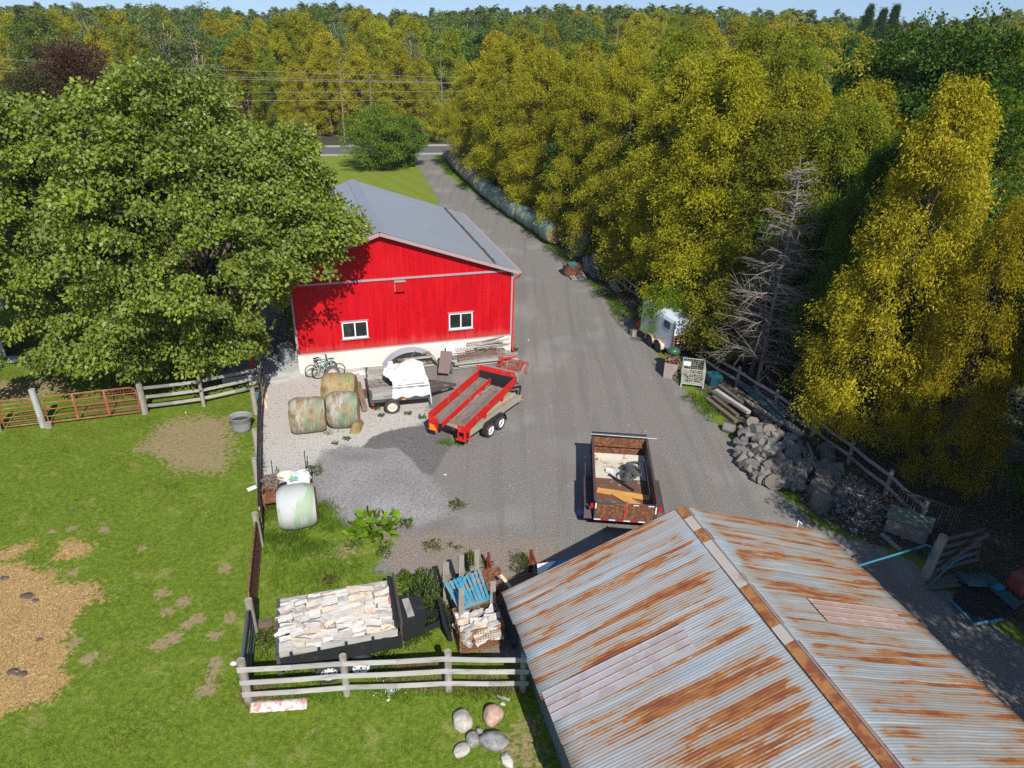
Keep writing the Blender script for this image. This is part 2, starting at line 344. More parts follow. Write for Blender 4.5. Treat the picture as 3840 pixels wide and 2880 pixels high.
MAT['bale_gold'] = baleskin('loose_hay_bale', (.26, .17, .07), (.46, .33, .15), (.30, .28, .20), .36, (.12, .30, .12), .5)
MAT['bale_teal'] = baleskin('dull_teal_wrapped_bale', (.13, .13, .10), (.20, .20, .16), (.17, .24, .22), .60, (.20, .25, .20), .5)
MAT['bale_dun'] = baleskin('dull_brown_wrapped_bale', (.14, .12, .10), (.20, .17, .14), (.24, .235, .21), .56, (.20, .18, .15), .5)
def hayend():
    k = N('bale_end_hay'); o = k.coord('Object'); fib = k.noise(o, 30, 4, .7); n = k.noise(o, 3, 3)
    c = k.mix(fib, (.17, .12, .05), (.46, .33, .14)); c = k.mix(k.step(n, .5, .7), c, (.20, .14, .07)); k.bump(fib, .7, .03); return k.base(c, .9)
MAT['hay_end'] = hayend()

def leafmat(name, trans=.22, under=None, auto=(.36, .19, .02), gloss=.25, rough=.55, amt=.6):
    """foliage; object colour = this tree's own green, alpha = share of turned leaves"""
    k = N(name); oi = k.n.new('ShaderNodeObjectInfo'); r = k.attr('rnd'); o = k.coord('Object')
    big = k.noise(o, .45, 2); v = k.math('ADD', k.math('MULTIPLY_ADD', r, .7, .50), k.math('MULTIPLY', k.math('SUBTRACT', big, .5), .9))
    c = k.mix(1.0, oi.outputs['Color'], k.comb(v, v, v), 'MULTIPLY')
    turned = k.step(k.math('ADD', k.math('ADD', k.math('MULTIPLY', k.noise(o, .9, 3), .9), k.math('MULTIPLY', r, .35)), k.math('MULTIPLY', oi.outputs['Alpha'], .5)), .96, 1.16)
    c = k.mix(k.math('MULTIPLY', turned, amt), c, auto)
    if under:
        ge = k.n.new('ShaderNodeNewGeometry'); c2 = k.mix(k.math('MULTIPLY', ge.outputs['Backfacing'], under[3]), c, under[:3])
    else: c2 = c
    k.base(c2, rough, 0, gloss)
    tr = k.n.new('ShaderNodeBsdfTranslucent'); k.L(k.mix(1.0, c, (1.15, 1.2, .5), 'MULTIPLY'), tr.inputs[0])
    ms = k.n.new('ShaderNodeMixShader'); ms.inputs[0].default_value = trans; k.L(k.p.outputs[0], ms.inputs[1]); k.L(tr.outputs[0], ms.inputs[2]); k.L(ms.outputs[0], k.out.inputs[0])
    return k.m
MAT['cedar_leaf'] = leafmat('cedar_sprays', .34, auto=(.46, .33, .03), gloss=.12)
MAT['broad_leaf'] = leafmat('broad_leaves', .32, auto=(.34, .24, .02), gloss=.2)
MAT['maple_leaf'] = leafmat('silver_maple_leaves', .32, under=(.26, .33, .20, .28), auto=(.27, .22, .02), gloss=.35, rough=.45)
MAT['grass_blade'] = leafmat('grass_blades', .3, auto=(.34, .27, .10), gloss=.1, amt=.6)

def groundmat():
    k = N('ground_cover'); o = k.coord('Object'); A = k.sep(k.attr('zA', 'Vector')); B = k.sep(k.attr('zB', 'Vector')); D = k.sep(k.attr('zC', 'Vector'))
    n1 = k.noise(o, 1.1, 5, .6); n2 = k.noise(o, 5.5, 5, .65); n3 = k.noise(o, 9, 3, .8); n4 = k.noise(o, 19, 2, .8); big = k.noise(o, .22, 3)
    edge = k.math('ADD', k.math('MULTIPLY', k.math('SUBTRACT', n2, .5), .9), k.math('MULTIPLY', k.math('SUBTRACT', n3, .5), .5))
    def zone(w, lo=.42, hi=.58, amp=1.0): return k.step(k.math('ADD', w, k.math('MULTIPLY', edge, amp)), lo, hi)
    fn = k.math('ADD', k.math('MULTIPLY', n3, .5), k.math('MULTIPLY', n4, .5))
    # pasture
    gr = k.mix(k.step(n2, .3, .7), (.115, .175, .018), (.215, .285, .032))
    gr = k.mix(k.step(fn, .35, .65), k.mix(1.0, gr, (.62, .66, .6), 'MULTIPLY'), gr)
    gr = k.mix(k.math('MULTIPLY', k.step(n1, .54, .70), .42), gr, (.34, .32, .11))
    thatch = k.step(k.math('ADD', k.math('MULTIPLY', n2, .6), k.math('MULTIPLY', n1, .4)), .60, .70)
    gr = k.mix(k.math('MULTIPLY', thatch, .55), gr, (.30, .21, .10))
    # mown lawn
    st = k.math('SINE', k.math('MULTIPLY', k.sep(k.mapv(o, (1, 1, 1), rot=(0, 0, R_(-30))))[0], 3.2))
    lw = k.mix(k.math('MULTIPLY_ADD', st, .12, k.math('MULTIPLY', n1, .9)), (.17, .225, .022), (.25, .29, .05))
    lw = k.mix(k.step(fn, .35, .65), k.mix(1.0, lw, (.78, .8, .8), 'MULTIPLY'), lw)
    # gravel kinds
    def grav(a, b, c3): 
        q = k.mix(k.step(n4, .35, .62), a, b); q = k.mix(k.step(n3, .62, .74), q, c3); return q
    gv = grav((.13, .12, .11), (.28, .262, .245), (.47, .45, .425))
    gv = k.mix(k.math('MULTIPLY', k.step(n1, .45, .68), .45), gv, k.mix(n3, (.15, .122, .10), (.30, .258, .215)))
    gv = k.mix(k.math('MULTIPLY', k.step(big, .5, .66), .4), gv, k.mix(n4, (.21, .20, .19), (.46, .445, .42)))
    for (px_, an_, sc_) in ((0.0, -.30, .42), (3.0, .12, .5)):
        trk = k.noise(k.mapv(o, (sc_ * 3.2, .07, 1), rot=(0, 0, an_), loc=(px_, 0, 0)), 1.0, 2, .5, .5); gv = k.mix(k.math('MULTIPLY', k.step(trk, .54, .62), .38), gv, k.mix(n4, (.11, .10, .092), (.23, .215, .20)))
    wh = grav((.33, .30, .27), (.60, .575, .54), (.76, .74, .71)); wh = k.mix(k.math('MULTIPLY', k.step(n2, .52, .7), .5), wh, (.42, .34, .26))
    dk = grav((.085, .08, .078), (.20, .19, .186), (.34, .33, .32))  # darker gravel tone, also paints shade onto the far slope of the mound
    lt = grav((.17, .16, .158), (.35, .335, .33), (.54, .525, .52))
    br = grav((.17, .13, .10), (.33, .27, .215), (.46, .41, .35))
    dirt = k.mix(n2, (.30, .205, .125), (.44, .33, .21)); dirt = k.mix(k.step(fn, .38, .62), k.mix(1.0, dirt, (.72, .7, .68), 'MULTIPLY'), dirt)
    sn = k.noise(k.mapv(o, (14, 46, 1), rot=(0, 0, .5)), 1.3, 3, .7, .8); sn2 = k.noise(k.mapv(o, (46, 12, 1), rot=(0, 0, .3)), 1.3, 3, .7, .8)
    straw = k.mix(k.step(k.math('MAXIMUM', sn, sn2), .45, .66), (.26, .145, .05), (.60, .41, .17))
    straw = k.mix(k.step(n1, .55, .75), straw, (.30, .17, .07))
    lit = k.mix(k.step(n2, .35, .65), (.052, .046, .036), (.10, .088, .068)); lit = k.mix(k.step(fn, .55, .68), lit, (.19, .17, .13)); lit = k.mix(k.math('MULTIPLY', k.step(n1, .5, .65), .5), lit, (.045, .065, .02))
    c = gr
    c = k.mix(zone(D[0]), c, lw)
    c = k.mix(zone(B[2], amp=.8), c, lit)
    c = k.mix(k.math('MULTIPLY', zone(B[1], .36, .66, amp=1.9), .82), c, dirt)
    c = k.mix(zone(B[0], .36, .62, amp=1.9), c, straw)
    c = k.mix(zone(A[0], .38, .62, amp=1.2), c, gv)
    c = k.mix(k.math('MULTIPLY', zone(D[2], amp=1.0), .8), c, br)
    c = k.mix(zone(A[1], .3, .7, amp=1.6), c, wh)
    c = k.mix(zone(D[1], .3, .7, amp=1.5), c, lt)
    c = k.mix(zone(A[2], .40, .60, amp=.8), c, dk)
    h = k.math('ADD', k.math('MULTIPLY', n3, .6), k.math('MULTIPLY', n2, .8)); k.bump(h, .6, .05)
    return k.base(c, .95, 0, .12)
MAT['ground'] = groundmat()
MAT['asphalt'] = paint('asphalt', (.115, .115, .12), (.14, .14, .14), .5, sc=1, rough=.9, var=.1)
MAT['road_paint'] = paint('white_road_paint', (.72, .72, .70), rough=.8, var=.05)
MAT['shoulder'] = paint('gravel_shoulder', (.48, .46, .42), (.36, .34, .30), .5, sc=4, rough=.95, var=.15)
k_ = N('forest_ground'); o_ = k_.coord('Object'); k_.base(k_.mix(k_.noise(o_, .3, 5), (.05, .055, .02), (.10, .10, .04)), .95); MAT['far_ground'] = k_.m
MAT['dark_rust'] = paint('dark_rusty_side', (.075, .055, .055), (.15, .075, .045), .56, sc=3, rough=.7, var=.25)
MAT['brown_floor'] = paint('brown_scuffed_floor', (.15, .075, .05), (.30, .25, .22), .58, sc=1.6, rough=.75, var=.25)
MAT['worn_white'] = paint('worn_white_plate', (.60, .55, .47), (.36, .17, .05), .56, sc=1.6, rough=.8, var=.12)
MAT['mint'] = paint('mint_paint', (.22, .50, .44), rough=.4)
MAT['cream_plastic'] = paint('cream_plastic', (.72, .62, .46), rough=.4)
MAT['rust_water'] = paint('rusty_water', (.33, .10, .02), rough=.1, spec=.8)
MAT['green_net'] = paint('pale_green_net', (.20, .50, .36), rough=.5)
MAT['pink'] = paint('pink_cloth', (.70, .16, .24), rough=.8)
MAT['dung'] = paint('dry_dung', (.10, .072, .055), rough=.95, var=.3)
MAT['pink_metal'] = paint('pink_white_metal', (.62, .56, .52), (.50, .24, .22), .5, sc=2.2, rough=.6, var=.15)
def stonemat(name, a, b, c3):
    k = N(name); o = k.coord('Object'); n = k.noise(o, 2.2, 6, .65); n2 = k.noise(o, 9, 4); c = k.mix(k.step(n, .35, .65), a, b); c = k.mix(k.step(n2, .58, .72), c, c3); k.bump(n, .5, .06); return k.base(c, .85)
MAT['stone_grey'] = stonemat('pale_boulder', (.38, .35, .30), (.56, .53, .47), (.30, .24, .18)); MAT['stone_pink'] = stonemat('pink_boulder', (.44, .27, .21), (.56, .40, .32), (.34, .24, .20))
MAT['stone_dark'] = stonemat('grey_boulder', (.20, .195, .19), (.36, .35, .34), (.12, .115, .11)); MAT['stone_white'] = stonemat('white_stone', (.55, .52, .46), (.68, .66, .62), (.40, .36, .30))
def splitmat():
    k = N('split_firewood'); uv = k.mapv(k.coord('UV'), (1.5, 30, 1)); g = k.noise(uv, 1.6, 5, .7); ob = k.n.new('ShaderNodeObjectInfo').outputs['Random']; big = k.noise(k.coord('Object'), 7, 3)
    c = k.mix(k.step(g, .3, .65), (.40, .375, .345), (.62, .60, .57)); c = k.mix(k.math('MULTIPLY', k.step(ob, .55, .95), .55), c, (.60, .46, .31)); c = k.mix(k.math('MULTIPLY', k.step(big, .52, .7), .5), c, (.40, .30, .21)); c = k.mix(k.math('MULTIPLY', k.step(g, .62, .8), .35), c, (.30, .26, .22)); k.bump(g, .5, .008); return k.base(c, .85)
MAT['split_wood'] = splitmat()
MAT['trailer_white'] = paint('pale_blue_white_trailer', (.62, .70, .76), (.40, .26, .17), .70, sc=1.2, rough=.4, var=.05)
MAT['rust_white'] = paint('rusting_white_fender', (.40, .22, .11), (.62, .58, .50), .5, sc=2.2, rough=.7, var=.25)
MAT['dark_rim'] = paint('dark_rim', (.10, .10, .105), rough=.5)
MAT['faded_crate'] = wood('faded_pinkish_planks', (.26, .20, .18), (.36, .30, .27), grain=12, tint=.15)
MAT['moss_wood'] = wood('mossy_lid', (.12, .17, .13), (.20, .24, .19), grain=10, tint=.1)
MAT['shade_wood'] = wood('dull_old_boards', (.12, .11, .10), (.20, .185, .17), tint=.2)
MAT['pale_wire'] = paint('pale_wire', (.46, .46, .42), rough=.5)
MAT['teal_dull'] = paint('dull_teal', (.055, .13, .14), rough=.6, var=.2)
MAT['log_bark'] = wood('grey_log_bark', (.15, .138, .128), (.27, .255, .24), (.10, .088, .08), grain=9, tint=.3)
k_ = N('sawn_log_end'); o_ = k_.coord('Object'); k_.base(k_.mix(k_.noise(o_, 5, 4), (.24, .205, .17), (.17, .15, .13)), .9); MAT['log_end'] = k_.m
k_ = N('wood_splinters'); k_.base(k_.mix(k_.attr('rnd'), (.13, .11, .095), (.38, .35, .32)), .9); MAT['chips'] = k_.m
k_ = N('straw_bits'); k_.base(k_.mix(k_.attr('rnd'), (.33, .22, .10), (.60, .48, .27)), .8); MAT['straw_bits'] = k_.m
k_ = N('pebbles'); k_.base(k_.ramp(k_.attr('rnd'), [(0, (.10, .095, .09)), (.4, (.25, .235, .22)), (.75, (.45, .43, .41)), (1, (.72, .70, .67))]), .9); MAT['pebble'] = k_.m
k_ = N('leaf_litter_bits'); k_.base(k_.ramp(k_.attr('rnd'), [(0, (.08, .06, .04)), (.5, (.18, .13, .08)), (1, (.32, .24, .12))]), .9); MAT['litter_bits'] = k_.m
MAT['dark_red'] = paint('dark_red_steel', (.20, .025, .02), (.12, .05, .03), .5, rough=.6)
MAT['arch_grey'] = paint('dull_galvanised_arch', (.36, .42, .46), rough=.6, var=.08)
MAT['pink_grey_wood'] = wood('pinkish_grey_old_boards', (.30, .25, .22), (.42, .36, .33), (.22, .17, .14), tint=.25)
k_ = N('patchy_ridge_rust'); o_ = k_.coord('Object'); n_ = k_.noise(o_, 2.2, 5, .7); c_ = k_.mix(k_.step(n_, .42, .58), (.36, .165, .06), (.22, .07, .03)); c_ = k_.mix(k_.step(k_.math('ADD', k_.attr('rnd'), k_.math('MULTIPLY', n_, .5)), .92, 1.02), c_, (.42, .38, .34)); MAT['ridge_patchy'] = k_.base(c_, .7)
# ------------------------------------------------------------------ ground, road, far land
def P2(reg, pts): return [at(reg, x, y).xy for x, y in pts]
def sdf(poly, X, Y):
    P = np.array([tuple(p) for p in poly], float); n = len(P); d = np.full(X.shape, 1e9); inside = np.zeros(X.shape, bool)
    for i in range(n):
        a, b = P[i], P[(i + 1) % n]; e = b - a; wx, wy = X - a[0], Y - a[1]
        t = np.clip((wx * e[0] + wy * e[1]) / (e @ e + 1e-12), 0, 1); d = np.minimum(d, np.hypot(wx - e[0] * t, wy - e[1] * t))
        cnd = ((a[1] > Y) != (b[1] > Y)) & (X < (b[0] - a[0]) * (Y - a[1]) / ((b[1] - a[1]) if b[1] != a[1] else 1e-9) + a[0]); inside ^= cnd
    return np.where(inside, d, -d)
def wgt(sd, width=1.0): return np.clip(.5 + sd / width, 0, 1)
drive_left = P2('B', [(600, 985), (604, 1030), (650, 1100), (700, 1180), (750, 1260), (772, 1325)]) + [(-6.6, 62), (-5.6, 55), (-4.6, 49.5)]
right_edge = P2('B', [(770, 985), (738, 1030), (800, 1100), (900, 1190), (1000, 1250), (1090, 1310), (1200, 1385)]) + P2('W', [(1215, 560), (1260, 600), (1320, 650), (1385, 715), (1445, 800), (1500, 860), (1560, 930), (1620, 1000), (1700, 1080), (1760, 1135)]) + [(14.2, 19.6), (15.6, 16), (17, 12), (19, 6), (20, 2)]
Z = {}
Z['gravel'] = drive_left + [(-0.3, 36.4), (-11.4, 33.5), (-13, 33)] + P2('W', [(556, 800)]) + P2('7', [(2150, 1000)]) + P2('W', [(566, 1060), (600, 1075)]) + P2('1', [(500, 1130), (640, 1245), (740, 1328), (820, 1335), (1040, 1345), (1090, 1430), (1000, 1540)]) + P2('5', [(1080, 300), (1310, 330), (1600, 420), (1640, 780), (2000, 900), (2180, 960)]) + [(6, 8), (8, 2)] + right_edge[::-1]
Z['white'] = P2('W', [(553, 790), (650, 785), (700, 790), (858, 800), (925, 860), (928, 905), (885, 925), (840, 940), (785, 962), (745, 960), (705, 985), (690, 1010), (680, 1045), (575, 1060), (566, 1000), (560, 900)])
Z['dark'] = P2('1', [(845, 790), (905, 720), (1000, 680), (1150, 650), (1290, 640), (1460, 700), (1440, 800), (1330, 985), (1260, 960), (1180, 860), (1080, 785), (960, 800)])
Z['light'] = P2('1', [(590, 800), (850, 795), (960, 800), (1080, 790), (1180, 860), (1260, 960), (1400, 1080), (1450, 1250), (1250, 1330), (1050, 1340), (740, 1330), (650, 1200), (520, 1120), (500, 900)])
Z['brown'] = P2('1', [(900, 1390), (1300, 1370), (1700, 1420), (2200, 1440), (2250, 1700), (2200, 1950), (1500, 1900), (1300, 1650), (1000, 1620), (1020, 1500)])
Z['lawn'] = [(-75, 46), (-6, 46)] + drive_left[::-1] + [(-15.5, 100.5), (-75, 86)]
Z['litter'] = [p + Vector((3.4 if p.y > 58 else .5, 0)) for p in [Vector(q) for q in right_edge]] + [(60, 2), (60, 130), (-8, 130)]
straw = [P2('E', [(-300, 540), (150, 570), (250, 640), (480, 620), (480, 740), (760, 740), (860, 880), (720, 930), (600, 1130), (500, 1230), (560, 1330), (420, 1480), (600, 1530), (420, 1700), (-300, 2000)]),
         P2('E', [(-100, 500), (120, 420), (290, 390), (280, 440), (120, 540), (-100, 600)]), P2('E', [(520, 400), (770, 440), (690, 505), (430, 560)])]
dirt = [P2('7', [(1260, 1110), (1500, 1010), (1930, 1010), (1965, 1230), (1945, 1420), (1880, 1530), (1750, 1500), (1440, 1480), (1260, 1370), (1060, 1320)]),
        P2('7', [(-200, 720), (560, 690), (640, 820), (300, 880), (-200, 930)]), P2('1', [(500, 1520), (760, 1420), (880, 1500), (700, 1600)]),
        P2('5', [(300, 640), (440, 680), (440, 780), (310, 780)]), P2('5', [(1930, 1500), (2250, 1300), (2300, 1700), (2050, 1720)]), P2('F', [(320, 330), (1000, 280), (1360, 400), (1150, 470), (420, 430)])]
blobs = [(860, 300, .28), (600, 290, .22), (1350, 830, .30), (1520, 900, .32), (1380, 985, .24), (1640, 1040, .30), (1570, 1080, .3), (1440, 1200, .34), (1330, 1250, .34), (1790, 1180, .28), (1780, 1400, .3), (1760, 1500, .26),
         (1710, 1630, .35), (740, 1370, .3), (1860, 630, .26), (1910, 1030, .3), (600, 660, .25), (620, 1240, .3), (1180, 460, .2), (430, 320, .2)]
dungs = [at('E', x, y).xy for x, y in [(40, 705), (225, 850), (290, 890), (330, 1215), (110, 1480), (180, 1500), (600, 150)]]

def zones(X, Y):
    q = lambda s_, a: .5 * np.sin(X * a + s_) * np.sin(Y * a * 1.13 + s_ * 2.1) + .3 * np.sin(X * a * 2.3 + 1.7 * s_ + Y * a) + .2 * np.sin(Y * a * 3.1 - X * a * 1.9)
    wob = q(1.3, 1.7) * .25
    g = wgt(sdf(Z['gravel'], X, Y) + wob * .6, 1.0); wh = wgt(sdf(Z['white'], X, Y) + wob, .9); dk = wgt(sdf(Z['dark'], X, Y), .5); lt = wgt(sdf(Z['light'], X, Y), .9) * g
    bn = wgt(sdf(Z['brown'], X, Y) + wob, 2.0); lw = wgt(sdf(Z['lawn'], X, Y), .6); li = wgt(sdf(Z['litter'], X, Y) + wob * 2, 1.6) * np.clip((1.2 - wgt(sdf(Z['gravel'], X, Y), 1.5)), 0, 1)
    stw = np.zeros(X.shape); dr = np.zeros(X.shape)
    for p in straw: stw = np.maximum(stw, wgt(sdf(p, X, Y) + wob * .8, 1.0))
    for p in dirt: dr = np.maximum(dr, wgt(sdf(p, X, Y) + wob, 1.4) * .78)
    for (x, y, r) in blobs:
        c = at('E', x, y); dr = np.maximum(dr, .85 * np.clip(1.35 - np.hypot(X - c.x, (Y - c.y)) / r, 0, 1))
    return g, wh, dk, lt, bn, lw, li, stw, dr
def mound(X, Y):
    s_ = np.clip(np.maximum(sdf(Z['light'], X, Y), sdf(Z['dark'], X, Y)) / 1.5, 0, 1); s_ = s_ * s_ * (3 - 2 * s_); t_ = np.clip(sdf(Z['light'], X, Y) / 1.2 + 1, 0, 1)
    return s_ * .16 * (1 + .4 * np.sin(X * 1.9 + 1) * np.sin(Y * 1.6)) * t_
def ground_grid(x0, x1, y0, y1, st):
    xs = np.arange(x0, x1 + st / 2, st); ys = np.arange(y0, y1 + st / 2, st); X, Y = np.meshgrid(xs, ys); g, wh, dk, lt, bn, lw, li, stw, dr = zones(X, Y)
    nx, ny = len(xs), len(ys); V = np.stack([X.ravel(), Y.ravel(), mound(X, Y).ravel()], 1)
    idx = np.arange(nx * ny).reshape(ny, nx); F = np.stack([idx[:-1, :-1], idx[:-1, 1:], idx[1:, 1:], idx[1:, :-1]], -1).reshape(-1, 4)
    road = ((Y - 104.2) - (X + 18.5) * math.tan(R_(14.5)))
    cls = np.zeros(X.shape, int); cls[lw > .5] = 2; cls[li > .5] = 3; cls[road > 3] = 3; cls[(g > .5) | (wh > .5)] = 1; fc = cls[:-1, :-1].ravel()
    li = np.where(road > 5, 1.0, li)
    cols = {'zA': np.stack([g, wh, dk], -1).reshape(-1, 3), 'zB': np.stack([stw, dr, li], -1).reshape(-1, 3), 'zC': np.stack([lw, lt, bn], -1).reshape(-1, 3)}
    return V, F, fc, cols
GN = {0: 'ground', 1: 'gravel_yard', 2: 'lawn', 3: 'forest_floor'}
parts_ = {}
for args in ((-34, 26, 3.0, 46, .15), (-74, 56, 46.05, 125, .34)):
    V, F, fc, cols = ground_grid(*args)
    for k in range(4):
        sel = F[fc == k]
        if not len(sel): continue
        used, inv = np.unique(sel, return_inverse=True); parts_.setdefault(k, []).append((V[used], inv.reshape(-1, 4), {c: a[used] for c, a in cols.items()}))
for k, ls in parts_.items():
    off = 0; VV = []; FF = []; CC = {'zA': [], 'zB': [], 'zC': []}
    for v_, f_, c_ in ls:
        VV.append(v_); FF.append(f_ + off); off += len(v_)
        for n_ in CC: CC[n_].append(c_[n_])
    o = mesh_np(GN[k], np.concatenate(VV), np.concatenate(FF), MAT['ground'], cols={n_: np.concatenate(a) for n_, a in CC.items()}); tag(o, kind='structure')

def hill(X, Y):
    d = np.hypot(X, Y); s_ = np.clip((d - 190) / 330, 0, 1); s_ = s_ * s_ * (3 - 2 * s_)
    return s_ * (5 + 5 * np.sin(X * .004 + 1.2) + 3 * np.sin(X * .011 + .4)) - .05 - np.clip((d - 900) / 400, 0, 1) * 14
th_ = np.linspace(0, 2 * np.pi, 145); rr_ = np.array([0, 60, 130, 180, 210, 240, 270, 300, 340, 390, 440, 500, 560, 640, 740, 900, 1200, 2000, 5000.])
T_, R2 = np.meshgrid(th_, rr_); X_, Y_ = R2 * np.cos(T_), R2 * np.sin(T_); V = np.stack([X_.ravel(), Y_.ravel(), hill(X_, Y_).ravel()], 1)
idx = np.arange(V.shape[0]).reshape(len(rr_), -1); F = np.stack([idx[:-1, :-1], idx[1:, :-1], idx[1:, 1:], idx[:-1, 1:]], -1).reshape(-1, 4)
tag(mesh_np('far_land', V, F, MAT['far_ground'], smooth=True), kind='structure')

rd = Vector((math.cos(R_(14.5)), math.sin(R_(14.5)), 0)); rn = Vector((-rd.y, rd.x, 0)); rc = Vector((-18.5, 104.2, 0))
def strip(name, off, wd, z, mat, x0=-120, x1=150):
    m = MB(); a = rc + rn * (off - wd / 2); b = rc + rn * (off + wd / 2); n = 24
    for i in range(n):
        s0 = x0 + (x1 - x0) * i / n; s1 = x0 + (x1 - x0) * (i + 1) / n
        m.add([a + rd * s0, a + rd * s1, b + rd * s1, b + rd * s0], [(0, 1, 2, 3)], rnd=.5)
    o = m.build(name, mat)
    for v in o.data.vertices: v.co.z = z
    return tag(o, kind='structure')
strip('road_shoulder', 0, 8.6, .006, MAT['shoulder']); strip('road', -.1, 6.6, .012, MAT['asphalt'])
strip('road_marking', 2.95, .13, .017, MAT['road_paint']); strip('road_marking', -3.15, .13, .017, MAT['road_paint'])
# ------------------------------------------------------------------ red barn
BT = R_(17.84); BU = Vector((math.cos(BT), math.sin(BT), 0)); BV = Vector((-BU.y, BU.x, 0)); BO = Vector((-.18, 36.44, 0))
barn = thing('barn', 'bright red steel barn with a grey roof, two sliding windows and a white concrete base', 'barn', BO, BT)
W_, HF, HW, HR, LN, RX = 11.35, 1.01, 4.77, 7.25, 12.36, -6.91      # wall width, sill height, eave, ridge, length, ridge x
LX = RX - 7.21                                                          # outer edge of the porch roof
def onwall(reg, x, y, off=0.0):
    d = _ray(reg, x, y); n = BV; o = BO + BV * off; t = (o - Vector((0, 0, CAM_H))).dot(n) / d.dot(n); p = Vector((0, 0, CAM_H)) + d * t - BO
    return p.dot(BU), p.z
win = []
for (a, b) in (((700, 1113), (887, 1228)), ((1443, 1050), (1604, 1167))):
    q = [onwall('2', a[0], a[1]), onwall('2', b[0], b[1])]; cx = (q[0][0] + q[1][0]) / 2; cz = (q[0][1] + q[1][1]) / 2; win.append((cx, cz, 1.30, .92))
slope = (HR - HW) / (0.30 - RX)
def gz(x): return HR - abs(x - RX) * slope
def rect_wall(m, x0, x1, z0, z1, holes):
    xs = sorted({x0, x1} | {h[0] - h[2] / 2 for h in holes} | {h[0] + h[2] / 2 for h in holes}); zs = sorted({z0, z1} | {h[1] - h[3] / 2 for h in holes} | {h[1] + h[3] / 2 for h in holes})
    for i in range(len(xs) - 1):
        for j in range(len(zs) - 1):
            cx, cz = (xs[i] + xs[i + 1]) / 2, (zs[j] + zs[j + 1]) / 2
            if any(abs(cx - h[0]) < h[2] / 2 and abs(cz - h[1]) < h[3] / 2 for h in holes): continue
            m.add([(xs[i], 0, zs[j]), (xs[i + 1], 0, zs[j]), (xs[i + 1], 0, zs[j + 1]), (xs[i], 0, zs[j + 1])], [(0, 1, 2, 3)], rnd=.5)
m = MB(1); rect_wall(m, -W_, 0, HF, HW - .06, win)
x = -W_ + .12
while x < 0:
    if any(abs(x - h[0]) < h[2] / 2 + .06 for h in win):
        h = [h for h in win if abs(x - h[0]) < h[2] / 2 + .06][0]
        m.box((x, -.006, (HF + h[1] - h[3] / 2 - .04) / 2), (.03, .012, h[1] - h[3] / 2 - .04 - HF)); m.box((x, -.006, (HW - .06 + h[1] + h[3] / 2 + .04) / 2), (.03, .012, HW - .06 - h[1] - h[3] / 2 - .04))
    else: m.box((x, -.006, (HF + HW - .06) / 2), (.03, .012, HW - .06 - HF))
    x += .2286
m.add([(0, 0, HF), (0, LN, HF), (0, LN, HW - .06), (0, 0, HW - .06)], [(0, 1, 2, 3)]); m.add([(-W_, LN, HF), (-W_, LN, HW), (0, LN, HW), (0, LN, HF)], [(0, 1, 2, 3)])
for i in range(54): m.box((.011, .1 + i * .2286, (HF + HW - .06) / 2), (.02, .03, HW - .06 - HF))
m.build('wall', MAT['barn_red'], barn)
m = MB(2); m.add([(LX + .3, -.004, HW + .02), (.0, -.004, HW + .02), (.0, -.004, gz(0) - .04), (RX, -.004, HR - .04), (LX + .3, -.004, gz(LX + .3) - .04)], [(0, 1, 2, 3, 4)])
x = LX + .4
while x < -.02:
    t = gz(x) - .06
    if t > HW + .1: m.box((x, -.015, (HW + .02 + t) / 2), (.03, .02, t - HW - .02))
    x += .2286
m.build('gable', MAT['barn_red'], barn)
m = MB(2); m.add([(LX + .3, LN, HW), (LX + .3, LN, gz(LX + .3)), (RX, LN, HR - .04), (0, LN, gz(0) - .04), (0, LN, HW)], [(0, 1, 2, 3, 4)]); m.build('gable', MAT['barn_red'], barn)
m = MB(3); m.box((-W_ / 2, .06, HF / 2 - .01), (W_ + .04, .3, HF)); m.box((-.09, LN / 2, HF / 2 - .011), (.24, LN, HF - .002)); m.box((-W_ + .08, LN / 2, HF / 2 - .02), (.24, LN, HF - .02)); m.build('foundation', MAT['concrete'], barn)
m = MB(4)
m.box(((LX + .3) / 2, -.035, HW - .02), (abs(LX + .3), .07, .10)); m.box((-W_ / 2, -.035, HF + .02), (W_, .06, .07)); m.box((-W_ - .01, -.03, (HF + HW) / 2), (.10, .10, HW - HF)); m.box((.015, -.03, (HF + HW) / 2), (.11, .10, HW - HF))
m.build('trim', MAT['barn_trim'], barn)
def roof_slope(name, x0, x1, z0, z1, y0, y1, mat, parent, per=.2286, amp=.012, step=4):
    n = int((y1 - y0) / per * step); sl_ = math.hypot(x1 - x0, z1 - z0); m = MB(5); vs = []; F = []; UV = []; K = 6
    for i in range(n + 1):
        y = y0 + (y1 - y0) * i / n
        for j in range(K + 1):
            t = j / K; vs.append((x0 + (x1 - x0) * t, y, z0 + (z1 - z0) * t + (amp if i % step == 0 else 0)))
    for i in range(n):
        for j in range(K):
            f = (i * (K + 1) + j, i * (K + 1) + j + 1, (i + 1) * (K + 1) + j + 1, (i + 1) * (K + 1) + j); F.append(f); UV.append([(k // (K + 1) * (y1 - y0) / n, (k % (K + 1)) / K * sl_) for k in f])
    m.add(vs, F, UV, rnd=.5); return m.build(name, mat, parent, solid=.012)
roof_slope('roof', RX, .30, HR, HW + .02, -.32, LN + .3, MAT['grey_roof'], barn); roof_slope('roof', RX, LX, HR, HW + .02, -.32, LN + .3, MAT['grey_roof'], barn)
m = MB(6); m.beam((RX + .15, -.34, HR - .02), (RX + .15, LN + .32, HR - .02), .34, .03, (.33, 0, 1)); m.beam((RX - .15, -.34, HR - .018), (RX - .15, LN + .32, HR - .018), .34, .03, (-.33, 0, 1)); m.build('ridge_cap', MAT['grey_roof'], barn)
